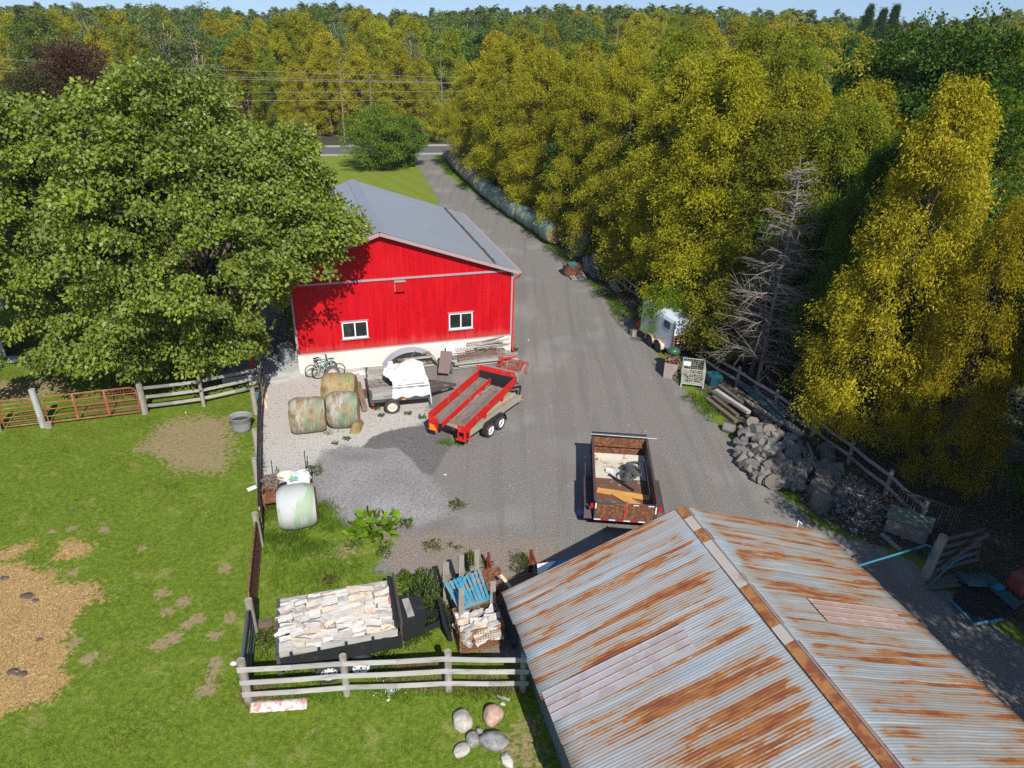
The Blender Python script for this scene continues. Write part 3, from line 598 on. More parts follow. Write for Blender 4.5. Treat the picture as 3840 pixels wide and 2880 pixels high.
m = MB(7); m.beam((RX, -.36, HR - .10), (.32, -.36, HW - .08), .03, .17, (0, 0, 1)); m.beam((RX, -.36, HR - .10), (LX, -.36, HW - .08), .03, .17, (0, 0, 1))
m.beam((RX, -.18, HR - .13), (.28, -.18, HW - .10), .33, .012, (0, 0, 1)); m.build('fascia', MAT['barn_trim'], barn)
m = MB(8); xg = .30 - 1.28; zg = gz(xg) + .05
for i in range(46): 
    y = -.15 + i * .275; m.box((xg + m.rng.uniform(-.02, .02), y, zg), (.11, .275, .10), rnd=m.rng.random())
m.build('snow_guard', MAT['dark_wood'], barn)
m = MB(9); m.beam((.38, -.34, HW - .06), (.38, LN + .3, HW - .06), .13, .11); m.build('gutter', MAT['barn_trim'], barn)
m = MB(10); m.tube([(.40, -.30, HW - .12), (.36, -.22, HW - .30), (.10, -.08, HW - .52), (.10, -.08, .25), (.14, -.30, .10)], .045, 8); m.build('downspout', MAT['red_steel'], barn)
m = MB(11); vx, vz = onwall('2', 1102, 868); m.box((vx, -.10, vz), (.50, .2, .52)); m.build('vent', MAT['barn_red'], barn)
vh = MB(12); vh.box((vx, -.14, vz + .285), (.56, .28, .05)); vh.box((vx - .27, -.10, vz), (.03, .21, .5)); vh.build('hood', MAT['barn_trim'], barn.children[-1])
for (cx, cz, ww, hh) in win:
    m = MB(13)
    for zz in (-hh / 2 + .03, hh / 2 - .03): m.box((cx, -.03, cz + zz), (ww, .1, .07))
    for xx in (-ww / 2 + .03, ww / 2 - .03, 0): m.box((cx + xx, -.031, cz), (.065, .1, hh - .12))
    f = m.build('window', MAT['white_plastic'], barn)
    g = MB(14); g.box((cx - ww / 4, .02, cz), (ww / 2 - .1, .012, hh - .13)); g.box((cx + ww / 4, .0, cz), (ww / 2 - .1, .012, hh - .13)); g.build('pane', MAT['glass'], f)
    g = MB(15); g.box((cx, -.05, cz - hh / 2 - .035), (ww + .12, .13, .05)); g.build('sill', MAT['barn_trim'], f); g = MB(15); g.box((cx, -.05, cz + hh / 2 + .03), (ww + .12, .11, .04)); g.build('head_trim', MAT['barn_trim'], f)
m = MB(16)                                                             # things seen through the left window
m.box((win[0][0] - .28, .30, win[0][1] - .25), (.22, .2, .34)); m.box((win[0][0] - .50, .3, win[0][1] - .34), (.14, .2, .16)); m.build('window_shelf', MAT['pale_wood'], barn)
for i, y in enumerate((.1, 3.2, 6.3, 9.4, LN)): m = MB(17); m.box((LX + .45, y, (HW) / 2), (.16, .16, HW), rnd=.5); m.build('porch_post', MAT['red_steel'], barn)
m = MB(18); m.add([(-W_ - .02, .02, .3), (-W_ - .02, LN, .3), (-W_ - .02, LN, HW), (-W_ - .02, .02, HW)], [(0, 3, 2, 1)]); m.build('side_wall', MAT['dark_steel'], barn)
sl2 = MB(19); sl2.box((-W_ - 1.9, LN / 2 - .2, .17), (3.72, LN + .5, .36)); sl2.box((-W_ - 1.55, -.62, .06), (1.9, .34, .16)); o = sl2.build('porch_slab', MAT['slab']); o.location = BO; o.rotation_euler.z = BT; tag(o, kind='structure')
# covered grill on the slab
t = thing('grill', 'covered grey barbecue standing on the concrete beside the red barn corner', 'grill', BO + BU * (-W_ - .62) + BV * .95 + Vector((0, 0, .35)), BT)
m = MB(20); m.grid(lambda a, b: Vector((math.cos(a * 6.283) * (.36 + .05 * math.sin(a * 20)) * (1.06 - .1 * b), math.sin(a * 6.283) * .34 * (1.06 - .08 * b), .95 * b)), 24, 6); m.build('skirt', MAT['galv'], t)
m = MB(21); m.grid(lambda a, b: Vector((math.cos(a * 6.283) * .42 * math.cos(b * 1.57), math.sin(a * 6.283) * .38 * math.cos(b * 1.57), .86 + .34 * math.sin(b * 1.57))), 24, 6); m.build('lid_cover', MAT['rubber'], t)

# ------------------------------------------------------------------ old shed with the rusting roof
ST = R_(16.9); SU = Vector((math.cos(ST), math.sin(ST), 0)); SV = Vector((-SU.y, SU.x, 0)); SO = Vector((5.02, 16.69, 0)); HWD, HE, HRR, SL = 5.36, 2.19, 4.20, 17.5
shed = thing('shed', 'large old shed with a rust streaked corrugated metal roof', 'shed', SO, ST)
def old_slope(sgn, seed):
    rng = np.random.RandomState(seed); st = .019; n = int(SL / st); K = 14; us = np.arange(n + 1) * st; pan = (us / .61).astype(int)
    ends = rng.uniform(-.05, .05, pan.max() + 2); lift = rng.uniform(0, .010, pan.max() + 2); slant = math.hypot(HWD, HRR - HE)
    Uv = us[:, None] * np.ones(K + 1); T = np.linspace(0, 1, K + 1)[None, :] * np.ones((n + 1, 1)); S = T * (slant + ends[pan][:, None])
    wav = .0048 * np.sin(us * 2 * np.pi / .076)[:, None] + lift[pan][:, None] * (1 + .6 * ((us / .61) % 1)[:, None]) + .022 * np.sin(us * .9 + 1)[:, None] * np.sin(T * 3.1) + .010 * np.sin(T * 19 + us[:, None] * .7)
    ca, sa = HWD / slant, (HRR - HE) / slant; X = sgn * (S * ca + wav * sa); Zz = HRR - S * sa + wav * ca; Y = -Uv
    V = np.stack([X, Y, Zz], -1).reshape(-1, 3); idx = np.arange(len(V)).reshape(n + 1, K + 1)
    q = [idx[:-1, :-1], idx[1:, :-1], idx[1:, 1:], idx[:-1, 1:]]; F = np.stack(q if sgn < 0 else q[::-1], -1).reshape(-1, 4)
    o = mesh_np('roof_slope', V, F, MAT['old_roof'], smooth=True, parent=shed)
    uv = np.stack([Uv.ravel() + seed * 31.7, S.ravel()], 1)[F.ravel()]; l = o.data.uv_layers.new(name='UVMap'); l.data.foreach_set('uv', uv.astype(np.float32).ravel())
    md = o.modifiers.new('t', 'SOLIDIFY'); md.thickness = .006; md.offset = -1 if sgn < 0 else -1
old_slope(-1, 3); old_slope(1, 5)
def onslope(reg, x, y, sgn):
    n = Vector((sgn * (HRR - HE), 0, HWD)).normalized(); n = SU * n.x + Vector((0, 0, n.z)); o = SO + Vector((0, 0, HRR)); d = _ray(reg, x, y); t = (o - Vector((0, 0, CAM_H))).dot(n) / d.dot(n)
    p = Vector((0, 0, CAM_H)) + d * t - SO; return abs(p.dot(SU)), -p.dot(SV)                          # across (horizontal), along from the gable
def patch(name, reg, pts, sgn, mat, npan):
    q = [onslope(reg, x, y, sgn) for x, y in pts]; a0 = (q[1][0] + q[2][0]) / 2; a1 = (q[0][0] + q[3][0]) / 2; b0 = (q[0][1] + q[1][1]) / 2; b1 = (q[2][1] + q[3][1]) / 2
    m = MB(22); kz = (HRR - HE) / HWD; n = 140; vs = []; F = []; UV = []
    for i in range(n + 1):
        u = b0 + (b1 - b0) * i / n; pf = (i / n * npan) % 1; z = .032 + .001 * math.sin(i * .9) + .012 * (pf < .06)
        for j in range(5): a = a0 + (a1 - a0) * j / 4; vs.append((sgn * a, -u, HRR - a * kz + z))
    for i in range(n):
        for j in range(4): F.append((i * 5 + j, i * 5 + j + 1, (i + 1) * 5 + j + 1, (i + 1) * 5 + j))
    m.add(vs, F, rnd=.5); o = m.build(name, mat, shed, solid=.008); 
    g = MB(23)
    for i in range(1, npan): u = b0 + (b1 - b0) * i / npan; g.beam((sgn * a0, -u, HRR - a0 * kz + .05), (sgn * a1, -u, HRR - a1 * kz + .05), .018, .008, (0, 0, 1))
    g.build('seam', MAT['ridge_rust'], o); return o
patch('skylight', '8', [(425, 1325), (1385, 862), (1500, 1035), (505, 1535)], -1, MAT['skylight'], 4)['label'] = 'pale lilac plastic skylight'
patch('skylight', 'D', [(1150, 778), (490, 708), (655, 885), (1330, 955)], 1, MAT['skylight_brown'], 4)['label'] = 'dull brown plastic skylight'
m = MB(24); y = .02; rng = random.Random(4)
while y < SL:
    l = rng.uniform(.5, .62) if rng.random() < .8 else .8; z = rng.uniform(0, .006); r_ = rng.random()
    m.beam((-.12, -y, HRR + .012 + z), (-.12, -y - l, HRR + .012 + z), .25, .012, (-.37, 0, 1), rnd=r_); m.beam((.07, -y, HRR + .03 + z), (.07, -y - l, HRR + .03 + z), .14, .012, (.37, 0, 1), rnd=r_); y += l - .02
m.build('ridge_cap', MAT['ridge_patchy'], shed)
m = MB(25); m.tube([(.02, .02, HRR + .075), (.02, -SL, HRR + .075)], .022, 6); m.build('ridge_bead', MAT['galv'], shed)
m = MB(26); hw = 4.85; he = HRR - hw * (HRR - HE) / HWD - .03
for i in range(int(SL / .2) + 1):
    y = -.3 - i * .2
    for sx in (-1, 1): m.box((sx * hw, y, he / 2), (.02, .19, he), rnd=m.rng.random()); m.box((sx * (hw + .013), y + .1, he / 2), (.02, .03, he))
m.add([(-hw, -.3, 0), (hw, -.3, 0), (hw, -.3, he), (0, -.3, HRR - .06), (-hw, -.3, he)], [(4, 3, 2, 1, 0)]); m.add([(-hw, -SL + .3, 0), (hw, -SL + .3, 0), (hw, -SL + .3, he), (0, -SL + .3, HRR - .06), (-hw, -SL + .3, he)], [(0, 1, 2, 3, 4)])
m.build('wall', MAT['shed_siding'], shed)
m = MB(27); kz = (HRR - HE) / HWD
for sx in (-1, 1): m.beam((0, .02, HRR - .03), (sx * HWD, .02, HE - .03), .03, .07, (0, 0, 1))
m.build('barge_board', MAT['ridge_rust'], shed)
m = MB(28); m.tube([(4.25, .03, HE + .40), (4.3, .09, HE + .62), (4.42, .05, HE + .50)], .018, 6); m.build('bracket', MAT['white_plastic'], shed)

# ------------------------------------------------------------------ left edge: silver shed and what lies in it
p0 = at('7', 62, 560)
ls = thing('lean_to', 'silver corrugated metal shed at the left edge, half hidden by the maple', 'shed', p0, R_(14))
m = MB(30)
def corr(a, b): 
    z = 2.4 * b; return Vector((-.0 - 5 * a, .015 * math.sin(z * 2 * math.pi / .11), z))
m.grid(corr, 2, 100, smooth=True); m.build('wall', MAT['galv'], ls)
m = MB(31); m.box((-2.6, 2.9, 2.5), (5.6, 6.0, .06)); m.build('roof', MAT['grey_roof'], ls)
m = MB(32); m.box((-2.0, .0, .07), (5.2, .5, .18)); m.build('footing', MAT['concrete'], ls)
q = at('7', 170, 360, .3)
m = MB(33); m.grid(lambda a, b: Vector(((a - .5) * 2.6, (b - .5) * .7, .28 * (2 * b - 1) ** 2 + .35 * (a - .2) ** 2)), 16, 8); sl_ = m.build('slide', MAT['red_steel'], None, solid=.02); sl_.location = q; sl_.rotation_euler = (0, -.15, R_(35)); tag(sl_, 'glossy red plastic slide lying beside the silver shed', 'slide')
m = MB(34); m.tube([at('7', -40, 470, .3), at('7', 120, 400, .34), at('7', 260, 320, .3)], .05, 6); tag(m.build('timber_pole', MAT['brown_wood']), 'long curved pole lying in front of the red slide', 'pole')
hp = atY('A', 1100, 1530, 40)
t = thing('playhouse', 'small white walled hut glimpsed through the big maple leaves', 'hut', (hp.x, 40, 0), R_(15))
m = MB(35); m.box((0, 0, 1.5), (2.6, 2.6, 3.0)); m.build('wall', MAT['white_board'], t); m = MB(36); m.prism([(-1.6, -1.6, 3.0), (1.6, -1.6, 3.0), (0, -1.6, 4.2)], (0, 3.2, 0)); m.build('roof', MAT['dark_steel'], t); m = MB(37); m.box((.3, -1.32, 1.4), (.9, .05, 1.8)); m.build('door', MAT['glass'], t)
# ------------------------------------------------------------------ trees
def unit(a): return a / (np.linalg.norm(a, axis=-1, keepdims=True) + 1e-9)
def leaves(P, D, L, Wd, rng, tri=False, curl=.25):
    """one small face per leaf: base P, direction D, length L, width Wd"""
    n = len(P); S = unit(np.cross(D, rng.normal(size=(n, 3)))); L = L[:, None]; Wd = Wd[:, None]
    if tri:
        V = np.stack([P - S * Wd * .5, P + S * Wd * .5, P + D * L], 1).reshape(-1, 3); return V, np.arange(3 * n).reshape(n, 3)
    Nn = np.cross(D, S); mid = P + D * L * .45 + Nn * L * curl * .4
    V = np.stack([P, mid + S * Wd * .5, P + D * L - Nn * L * curl * .2, mid - S * Wd * .5], 1).reshape(-1, 3); return V, np.arange(4 * n).reshape(n, 4)
def lump(dirs, seed, k=7, f=3.0):
    r = np.random.RandomState(seed); o = np.zeros(len(dirs))
    for i in range(k):
        a = r.normal(size=3) * f; o += np.sin(dirs @ a + r.uniform(0, 6.28))
    return o / k ** .5
def crown_cedar(seed, H=14., R=2.8, nb=150, tuft=12, per=12, leaf=.24, droop=1.0, base=.06, pw=.75, airy=1.0):
    r = np.random.RandomState(seed); z = H * (base + (1 - base) * r.uniform(0, 1, nb) ** .9); az = r.uniform(0, 6.283, nb); t = z / H
    prof = R * np.clip(1 - t ** 1.7, 0.02, 1) ** pw * np.clip(t / .14, .55, 1); dirs = np.stack([np.cos(az), np.sin(az), t * 2 - 1], 1)
    ln = prof * (r.uniform(.72, 1.12, nb) + .16 * lump(dirs, seed + 9)) + .25
    out = np.stack([np.cos(az), np.sin(az), np.zeros(nb)], 1); side = np.stack([-np.sin(az), np.cos(az), np.zeros(nb)], 1)
    ts = r.uniform(.34, 1.03, (nb, tuft)) ** .62; lat = r.normal(size=(nb, tuft)) * .135 * ln[:, None] * (1.15 - ts * .4)
    rise = r.uniform(.15, .6, nb)[:, None] * ln[:, None] * ts - droop * .35 * ln[:, None] * ts ** 2.5 + r.normal(size=(nb, tuft)) * .15 - np.abs(lat) * .35
    C = out[:, None] * (ln[:, None] * ts)[..., None] + side[:, None] * lat[..., None]; C[..., 2] += z[:, None] + rise
    C = C.reshape(-1, 3); O = np.repeat(out, tuft, 0); n = len(C) * per; P = np.repeat(C, per, 0) + r.normal(size=(n, 3)) * np.array([.16, .16, .20]) * airy
    D = unit(np.repeat(O, per, 0) * .55 + r.normal(size=(n, 3)) * .5 + np.array([0, 0, -.35 * droop])); L = leaf * r.uniform(.6, 1.3, n)
    V, F = leaves(P, D, L, L * .42, r, tri=True); cl = np.repeat(r.uniform(0, 1, len(C)), per) * .5 + r.uniform(0, 1, n) * .5
    return V, F, cl, (out, z, ln)
def crown_broad(seed, H=13., R=5., plumes=260, per=120, leaf=.17, zb=.22, flat=.8, droop=.6, spread=.75, shell=.5, lob=.16, flip=-.75):
    r = np.random.RandomState(seed); u = unit(r.normal(size=(plumes, 3))); u[:, 2] = np.where(u[:, 2] < flip, -u[:, 2], u[:, 2]); rad = (shell + (1 - shell) * r.uniform(0, 1, plumes) ** .6) * (1 + lob * lump(u, seed + 3, 6, 3.2))
    ctr = np.array([0, 0, H * (1 + zb) / 2]); half = H * (1 - zb) / 2
    C = ctr + u * rad[:, None] * np.array([R, R, half]); lowk = np.clip((C[:, 2] - H * zb) / half, 0, 1)
    n = plumes * per; o = unit(u * np.array([1, 1, .5])); sz = spread * r.uniform(.6, 1.25, plumes); a = r.normal(size=(n, 3)); a *= (r.uniform(0, 1, n) ** .4 / np.linalg.norm(a, axis=1))[:, None]
    P = np.repeat(C, per, 0) + a * np.repeat(sz, per)[:, None] * np.array([1.1, 1.1, .62]); hr = np.linalg.norm(a[:, :2], axis=1) * np.repeat(sz, per); P[:, 2] -= droop * hr ** 1.5 * .6
    D = unit(np.repeat(o, per, 0) * .55 + a * np.array([1, 1, .2]) * .8 + r.normal(size=(n, 3)) * .45 + np.array([0, 0, -.45 * droop])); L = leaf * r.uniform(.7, 1.3, n)
    V, F = leaves(P, D, L, L * .72, r); cl = np.repeat(r.uniform(0, 1, plumes), per) * .5 + r.uniform(0, 1, n) * .5
    return V, F, cl, C
def trunk_mb(H, r0, seed, limbs=(), lean=.02, top=.9):
    m = MB(seed); r = random.Random(seed); pts = [(r.uniform(-1, 1) * lean * H * (i / 6), r.uniform(-1, 1) * lean * H * (i / 6), H * top * i / 6) for i in range(7)]; pts[0] = (0, 0, -.1)
    m.tube(pts, [r0 * (1.25 if i == 0 else 1) * (1 - i / 6.6) + .012 for i in range(7)], 7)
    for (a, b, rr) in limbs:
        a, b = Vector(a), Vector(b); mid = (a + b) / 2 + Vector((0, 0, .12 * (b - a).length)); m.tube([a, mid, b], [rr, rr * .6, rr * .2], 5, cap=False)
    return m
TPL = {}
def template(key, V, F, cl, mat, tm, barkm='bark', name='tree', crown='crown'):
    root = bpy.data.objects.new(name, None); root.empty_display_size = .3
    c = mesh_np(crown, V, F, MAT[mat], rnd=cl, parent=root); t = tm.build('trunk', MAT[barkm], root)
    TPL[key] = (root, c, t)
def make_cedar(key, seed, name='cedar_tree', **kw):
    V, F, cl, (out, z, ln) = crown_cedar(seed, **kw); H = kw.get('H', 14.); lim = []
    for i in range(0, len(z), 3): a = Vector((0, 0, z[i] * .96)); b = Vector(out[i]) * (ln[i] * .8) + Vector((0, 0, z[i] + .1)); lim.append((a, b, .03 + .02 * (1 - z[i] / H)))
    template(key, V, F, cl, 'cedar_leaf', trunk_mb(H, .17, seed, lim, top=.97), name=name)
def make_broad(key, seed, name, mat='broad_leaf', r0=.22, barkm='bark', nl=26, **kw):
    V, F, cl, C = crown_broad(seed, **kw); H = kw.get('H', 13.); r = random.Random(seed); lim = []
    for i in range(0, len(C), max(1, len(C) // nl)): p = Vector(C[i]); z0 = max(.12 * H, p.z * r.uniform(.4, .7)); lim.append(((0, 0, z0), p, .05 + .04 * (1 - z0 / H)))
    template(key, V, F, cl, mat, trunk_mb(H, r0, seed, lim), barkm, name)
for i in range(4): make_cedar('cedar%d' % i, 10 + i, H=14, R=(2.9, 3.3, 2.6, 3.6)[i], nb=180, tuft=11, per=16, leaf=.22, airy=1.1, pw=.55)
for i in range(4): make_cedar('cedarN%d' % i, 30 + i, H=14, R=(3.2, 3.6, 3.0, 3.8)[i], nb=250, tuft=15, per=26, leaf=.14, pw=.48)
for i in range(3): make_broad('decid%d' % i, 50 + i, 'broadleaf_tree', H=14, R=(4.0, 3.4, 4.6)[i], plumes=150, per=80, leaf=.26, spread=.95)
make_broad('poplar0', 60, 'poplar_tree', H=16, R=2.2, plumes=120, per=60, leaf=.2, zb=.15, spread=.6, shell=.25, barkm='pale_bark'); make_broad('poplar1', 61, 'poplar_tree', H=16, R=2.8, plumes=110, per=70, leaf=.2, zb=.2, spread=.7, shell=.3, barkm='pale_bark')
make_cedar('spruce', 70, name='spruce_tree', H=16, R=2.3, nb=190, tuft=9, per=12, leaf=.2, pw=1.15, droop=.6)
make_broad('decidN', 80, 'broadleaf_tree', H=16, R=5.2, plumes=420, per=120, leaf=.17, spread=.85, droop=.4)
make_broad('bushy', 81, 'broadleaf_tree', H=9, R=4.4, plumes=260, per=90, leaf=.2, spread=.85, droop=.5, zb=.0, flip=-.97)
def snag(seed, H, n=46, r0=.13, up=.35, L0=2.4, name='dead_tree', key='snag', sub=5):
    r = random.Random(seed); m = trunk_mb(H, r0, seed, top=1.0, lean=.015)
    root = bpy.data.objects.new(name, None); b = MB(seed + 1)
    for i in range(n):
        z = H * r.uniform(.12, .97); az = r.uniform(0, 6.283); L = L0 * (1.15 - z / H) * r.uniform(.5, 1.1) + .3; d = Vector((math.cos(az), math.sin(az), up)).normalized(); p = Vector((0, 0, z)); pts = [p]
        for k in range(5): d = (d + Vector((r.uniform(-.25, .25), r.uniform(-.25, .25), r.uniform(-.22, .12)))).normalized(); p = p + d * L / 5; pts.append(p)
        b.tube(pts, [.032, .026, .02, .015, .010, .006], 4, cap=False)
        for q in range(sub):
            k = r.randint(1, 4); s_ = pts[k]; e = (d + Vector((r.uniform(-1, 1), r.uniform(-1, 1), r.uniform(-.6, .6)))).normalized(); l = L * r.uniform(.2, .42)
            b.tube([s_, s_ + e * l * .5 + Vector((0, 0, .03)), s_ + e * l + Vector((0, 0, r.uniform(-.2, .1)))], [.014, .010, .005], 3, cap=False)
    t = m.build('trunk', MAT['snag'], root); c = b.build('branch', MAT['snag'], root); TPL[key] = (root, c, t)
snag(91, 12, n=190, L0=3.3, r0=.13, up=.3, key='snag0', sub=7); snag(92, 14, n=26, L0=1.8, key='snag1', sub=3)
USED = set()
def plant(key, x, y, h, label, cat, group=None, col=(.17, .165, .02), auto=.1, rz=None, wid=1.0, z=0.0, name=None):
    root, c, t = TPL[key]; H0 = TPL_H[key]; r = root.copy(); COL.objects.link(r); s_ = h / H0
    r.location = (x, y, z); r.rotation_euler = (0, 0, random.uniform(0, 6.28) if rz is None else rz); r.scale = (s_ * wid, s_ * wid, s_)
    if name: r.name = name
    first = key not in USED; USED.add(key)
    for ch in (c, t):
        o = ch if first else ch.copy()
        if not first: COL.objects.link(o)
        o.parent = r
        if ch is c: o.color = tuple(col) + (auto,)
    tag(r, label, cat, group); return r
TPL_H = {k: {'c': 14., 'd': 14., 'p': 16., 's': 16., 'b': 9.}[k[0]] for k in TPL}; TPL_H['snag0'] = 12.; TPL_H['snag1'] = 14.; TPL_H['decidN'] = 16.
random.seed(11)
YG = (.405, .385, .024); OL = (.28, .315, .024); GR = (.13, .24, .030); DG = (.075, .15, .025); GY = (.24, .29, .11); GOLD = (.50, .43, .025)
def jit(c, a=.18): f = random.uniform(1 - a, 1 + a); return tuple(v * f * random.uniform(.94, 1.06) for v in c)

# --- the two silver maples in front
MP = atY('W', 620, 400, 33.5)
def big_maple(seed, x, y, H, R, label, rz=0, lobes=(), cut=None):
    V, F, cl, C = crown_broad(seed, H=H, R=R, plumes=560, per=230, leaf=.18, zb=.02, spread=.78, droop=1.1, shell=.40, lob=.17)
    for (lx, ly, lz, lr) in lobes:
        v2, f2, c2, C2 = crown_broad(seed + int(lz * 10), H=lr * 2, R=lr, plumes=int(42 * lr), per=200, leaf=.18, zb=.0, spread=.7, droop=1.1, shell=.3, flip=-1.1)
        F = np.concatenate([F, f2 + len(V)]); V = np.concatenate([V, v2 + np.array([lx, ly, lz - lr])]); cl = np.concatenate([cl, c2]); C = np.concatenate([C, C2 + np.array([lx, ly, lz - lr])])
    if cut:
        mid = V.reshape(-1, 4, 3).mean(1); keep = ~cut(mid); V = V.reshape(-1, 4, 3)[keep].reshape(-1, 3); F = np.arange(len(V)).reshape(-1, 4); cl = cl[keep]
    r = random.Random(seed); lim = []
    for i in range(0, len(C), 11): p = Vector(C[i]); z0 = min(max(1.6, p.z * r.uniform(.35, .6)), 8); lim.append(((0, 0, z0), p, .10))
    root = thing('silver_maple', label, 'tree', (x, y, 0), rz); V[:, 2] = np.maximum(V[:, 2], .4)
    o = mesh_np('crown', V, F, MAT['maple_leaf'], rnd=cl, parent=root); o.color = (.25, .315, .024, .16); trunk_mb(H, .38, seed, lim, lean=.01).build('trunk', MAT['bark'], root); return root
big_maple(101, -14.9, 32.4, 14.8, 6.1, 'big green silver maple leaning over the left end of the red barn roof', lobes=((4.7, .3, 10.4, 1.6), (6.0, -.6, 8.2, 1.5), (4.4, -1.5, 7.0, 1.6), (.8, -2.6, 3.9, 2.0), (-2.5, -2.8, 3.6, 2.1)), cut=lambda m: (m[:, 0] > 3.6 + .45 * np.maximum(m[:, 2] - 3, 0)) & (m[:, 2] < 6.2))
big_maple(102, -23.4, 33.6, 14.0, 7.7, 'second big green silver maple, at the left edge behind the red tube gates')

# --- cedars and others along the driveway and the yard (known by where their tops stand)
def hero(key, px, py, Y, label, cat='tree', col=YG, auto=.15, wid=1.0, dz=0, group=None, name=None):
    p = atY('W', px, py, Y); return plant(key, p.x, Y, p.z + dz, label, cat, group, col, auto, wid=wid, name=name)
hero('cedarN0', 2085, 200, 27.0, 'golden yellow cedar at the right edge, above the old shed roof', col=GOLD, auto=.26, wid=.80)
hero('cedarN1', 2215, 460, 24.2, 'lower golden cedar hanging over the junk right of the shed', col=(.38, .31, .014), auto=.16, wid=.7)
hero('cedarN2', 1590, 128, 41.5, 'tall olive gold cedar rising behind the grey bare tree', col=(.42, .40, .02), auto=.18, wid=1.12)
hero('cedarN3', 1480, 165, 47.0, 'tall olive cedar left of the one above the horse trailer', col=YG, auto=.18, wid=1.05)
hero('cedarN0', 1735, 175, 40.0, 'broad olive cedar standing behind the bare branches', col=YG, auto=.14, wid=1.05)
hero('cedarN1', 1850, 235, 37.0, 'dull green cedar between the bare tree and the golden cedar', col=OL, auto=.08, wid=1.05)
hero('cedarN2', 1960, 330, 33.0, 'dark shaded cedar behind the log pile fence', col=OL, auto=.05, wid=1.0)
hero('cedarN3', 1370, 175, 53.0, 'olive cedar over the near end of the bale row', col=YG, auto=.16, wid=1.0)
hero('cedarN0', 1270, 160, 60.0, 'olive cedar beside the middle of the bale row', col=YG, auto=.12, wid=1.0)
hero('cedarN1', 1180, 118, 68.0, 'tall cedar on the far half of the bale row', col=YG, auto=.10, wid=1.05)
hero('cedarN2', 1088, 95, 79.0, 'cedar towering over the far end of the driveway', col=YG, auto=.10, wid=1.1)
hero('cedarN3', 1020, 150, 90.0, 'cedar at the road corner by the far end of the bale row', col=YG, auto=.08, wid=1.15)
hero('decidN', 1225, 305, 60.5, 'bright green leafy tree low among the cedars by the bales', col=(.105, .215, .014), auto=0, wid=.62, name='broadleaf_tree')
hero('bushy', 1450, 615, 38.4, 'small bright green tree hanging over the front of the horse trailer', col=(.17, .28, .014), auto=.05, wid=.75, name='broadleaf_tree')
hero('bushy', 1590, 600, 35.8, 'small maple with browning leaves behind the horse trailer door', col=(.24, .24, .014), auto=.42, wid=.95, name='broadleaf_tree')
hero('decidN', 2010, 60, 46.0, 'tall dark green leafy tree at the upper right', col=(.065, .135, .014), auto=0, wid=.9, name='broadleaf_tree')
hero('decidN', 2150, 55, 41.0, 'tallest dark green leafy tree in the upper right corner', col=(.07, .14, .015), auto=0, wid=.95, name='broadleaf_tree')
hero('decidN', 1900, 190, 44.0, 'dark leafy tree just left of the golden cedar top', col=(.075, .15, .015), auto=.02, wid=.8, name='broadleaf_tree')
hero('bushy', 1760, 640, 34.2, 'low dark shrubby tree behind the lumber stack', col=(.06, .12, .014), auto=.02, wid=.9, name='broadleaf_tree')
hero('bushy', 1900, 760, 31.2, 'low dark shrubby tree behind the log pile', col=(.055, .11, .014), auto=.02, wid=.9, name='broadleaf_tree')
hero('snag0', 1738, 335, 32.6, 'grey leafless dead tree with tangled branches in front of the cedars', col=(1, 1, 1), wid=.95)
hero('snag0', 1690, 470, 34.4, 'shorter grey leafless tree leaning beside the taller dead one', col=(1, 1, 1), wid=1.3)
hero('snag1', 1615, 140, 43.5, 'bare pale snag poking up between two olive cedars', col=(1, 1, 1))
for i, (x_, y_, h_, lb) in enumerate([(17.4, 13.6, 14, 'leafy tree standing right of the old shed'), (18.4, 6.8, 14, 'leafy tree right of the near end of the old shed'), (21.5, 17.5, 14, 'leafy tree beyond the junk right of the shed'), (22.5, 10, 15, 'tall leafy tree right of the shed'), (15.6, 30.2, 12.5, 'dark cedar over the end of the lumber stack'), (21.0, 23.2, 13, 'dark leafy tree below the golden cedar at the right edge')]): plant('decidN' if i != 4 else 'cedarN1', x_, y_, h_, lb, 'tree', None, (.07, .14, .015), 0, wid=.80, name='broadleaf_tree' if i != 4 else None)
# hedge trees by the road
hero('bushy', 812, 225, 89.0, 'maple turning orange at its top beside the driveway lawn', col=(.19, .29, .03), auto=.42, wid=1.0, name='broadleaf_tree')
hero('bushy', 866, 250, 91.5, 'round green bushy tree next to the orange topped maple on the lawn', col=(.16, .27, .03), auto=.02, wid=1.0, name='broadleaf_tree')
# crimson maple, upper left
hero('decidN', 130, 92, 64.0, 'dark crimson maple with bare twigs behind the silver maples', col=(.12, .06, .04), auto=.12, wid=1.05, name='broadleaf_tree')
hero('decidN', 30, 150, 60.0, 'dark purple green maple at the left edge', col=(.10, .10, .035), auto=.05, wid=.9, name='broadleaf_tree')
hero('poplar0', 340, 12, 100, 'tall grey green poplar with a bare trunk above the left maples', col=(.19, .24, .08), auto=0, wid=1.2); hero('poplar1', 408, 25, 104, 'thinner grey green poplar right of the tallest one', col=(.17, .22, .07), auto=0, wid=1.1)
for i, (px, py) in enumerate([(1881, 14), (1910, 22), (1937, 14), (1972, 52)]): hero('spruce', px, py, 150, ['pointed dark spruce on the skyline, leftmost of the close trio', 'pointed dark spruce in the middle of the skyline trio', 'pointed dark spruce, rightmost of the skyline trio', 'small brownish spruce right of the skyline trio'][i], col=(.055, .11, .03) if i < 3 else (.15, .14, .05), auto=0)

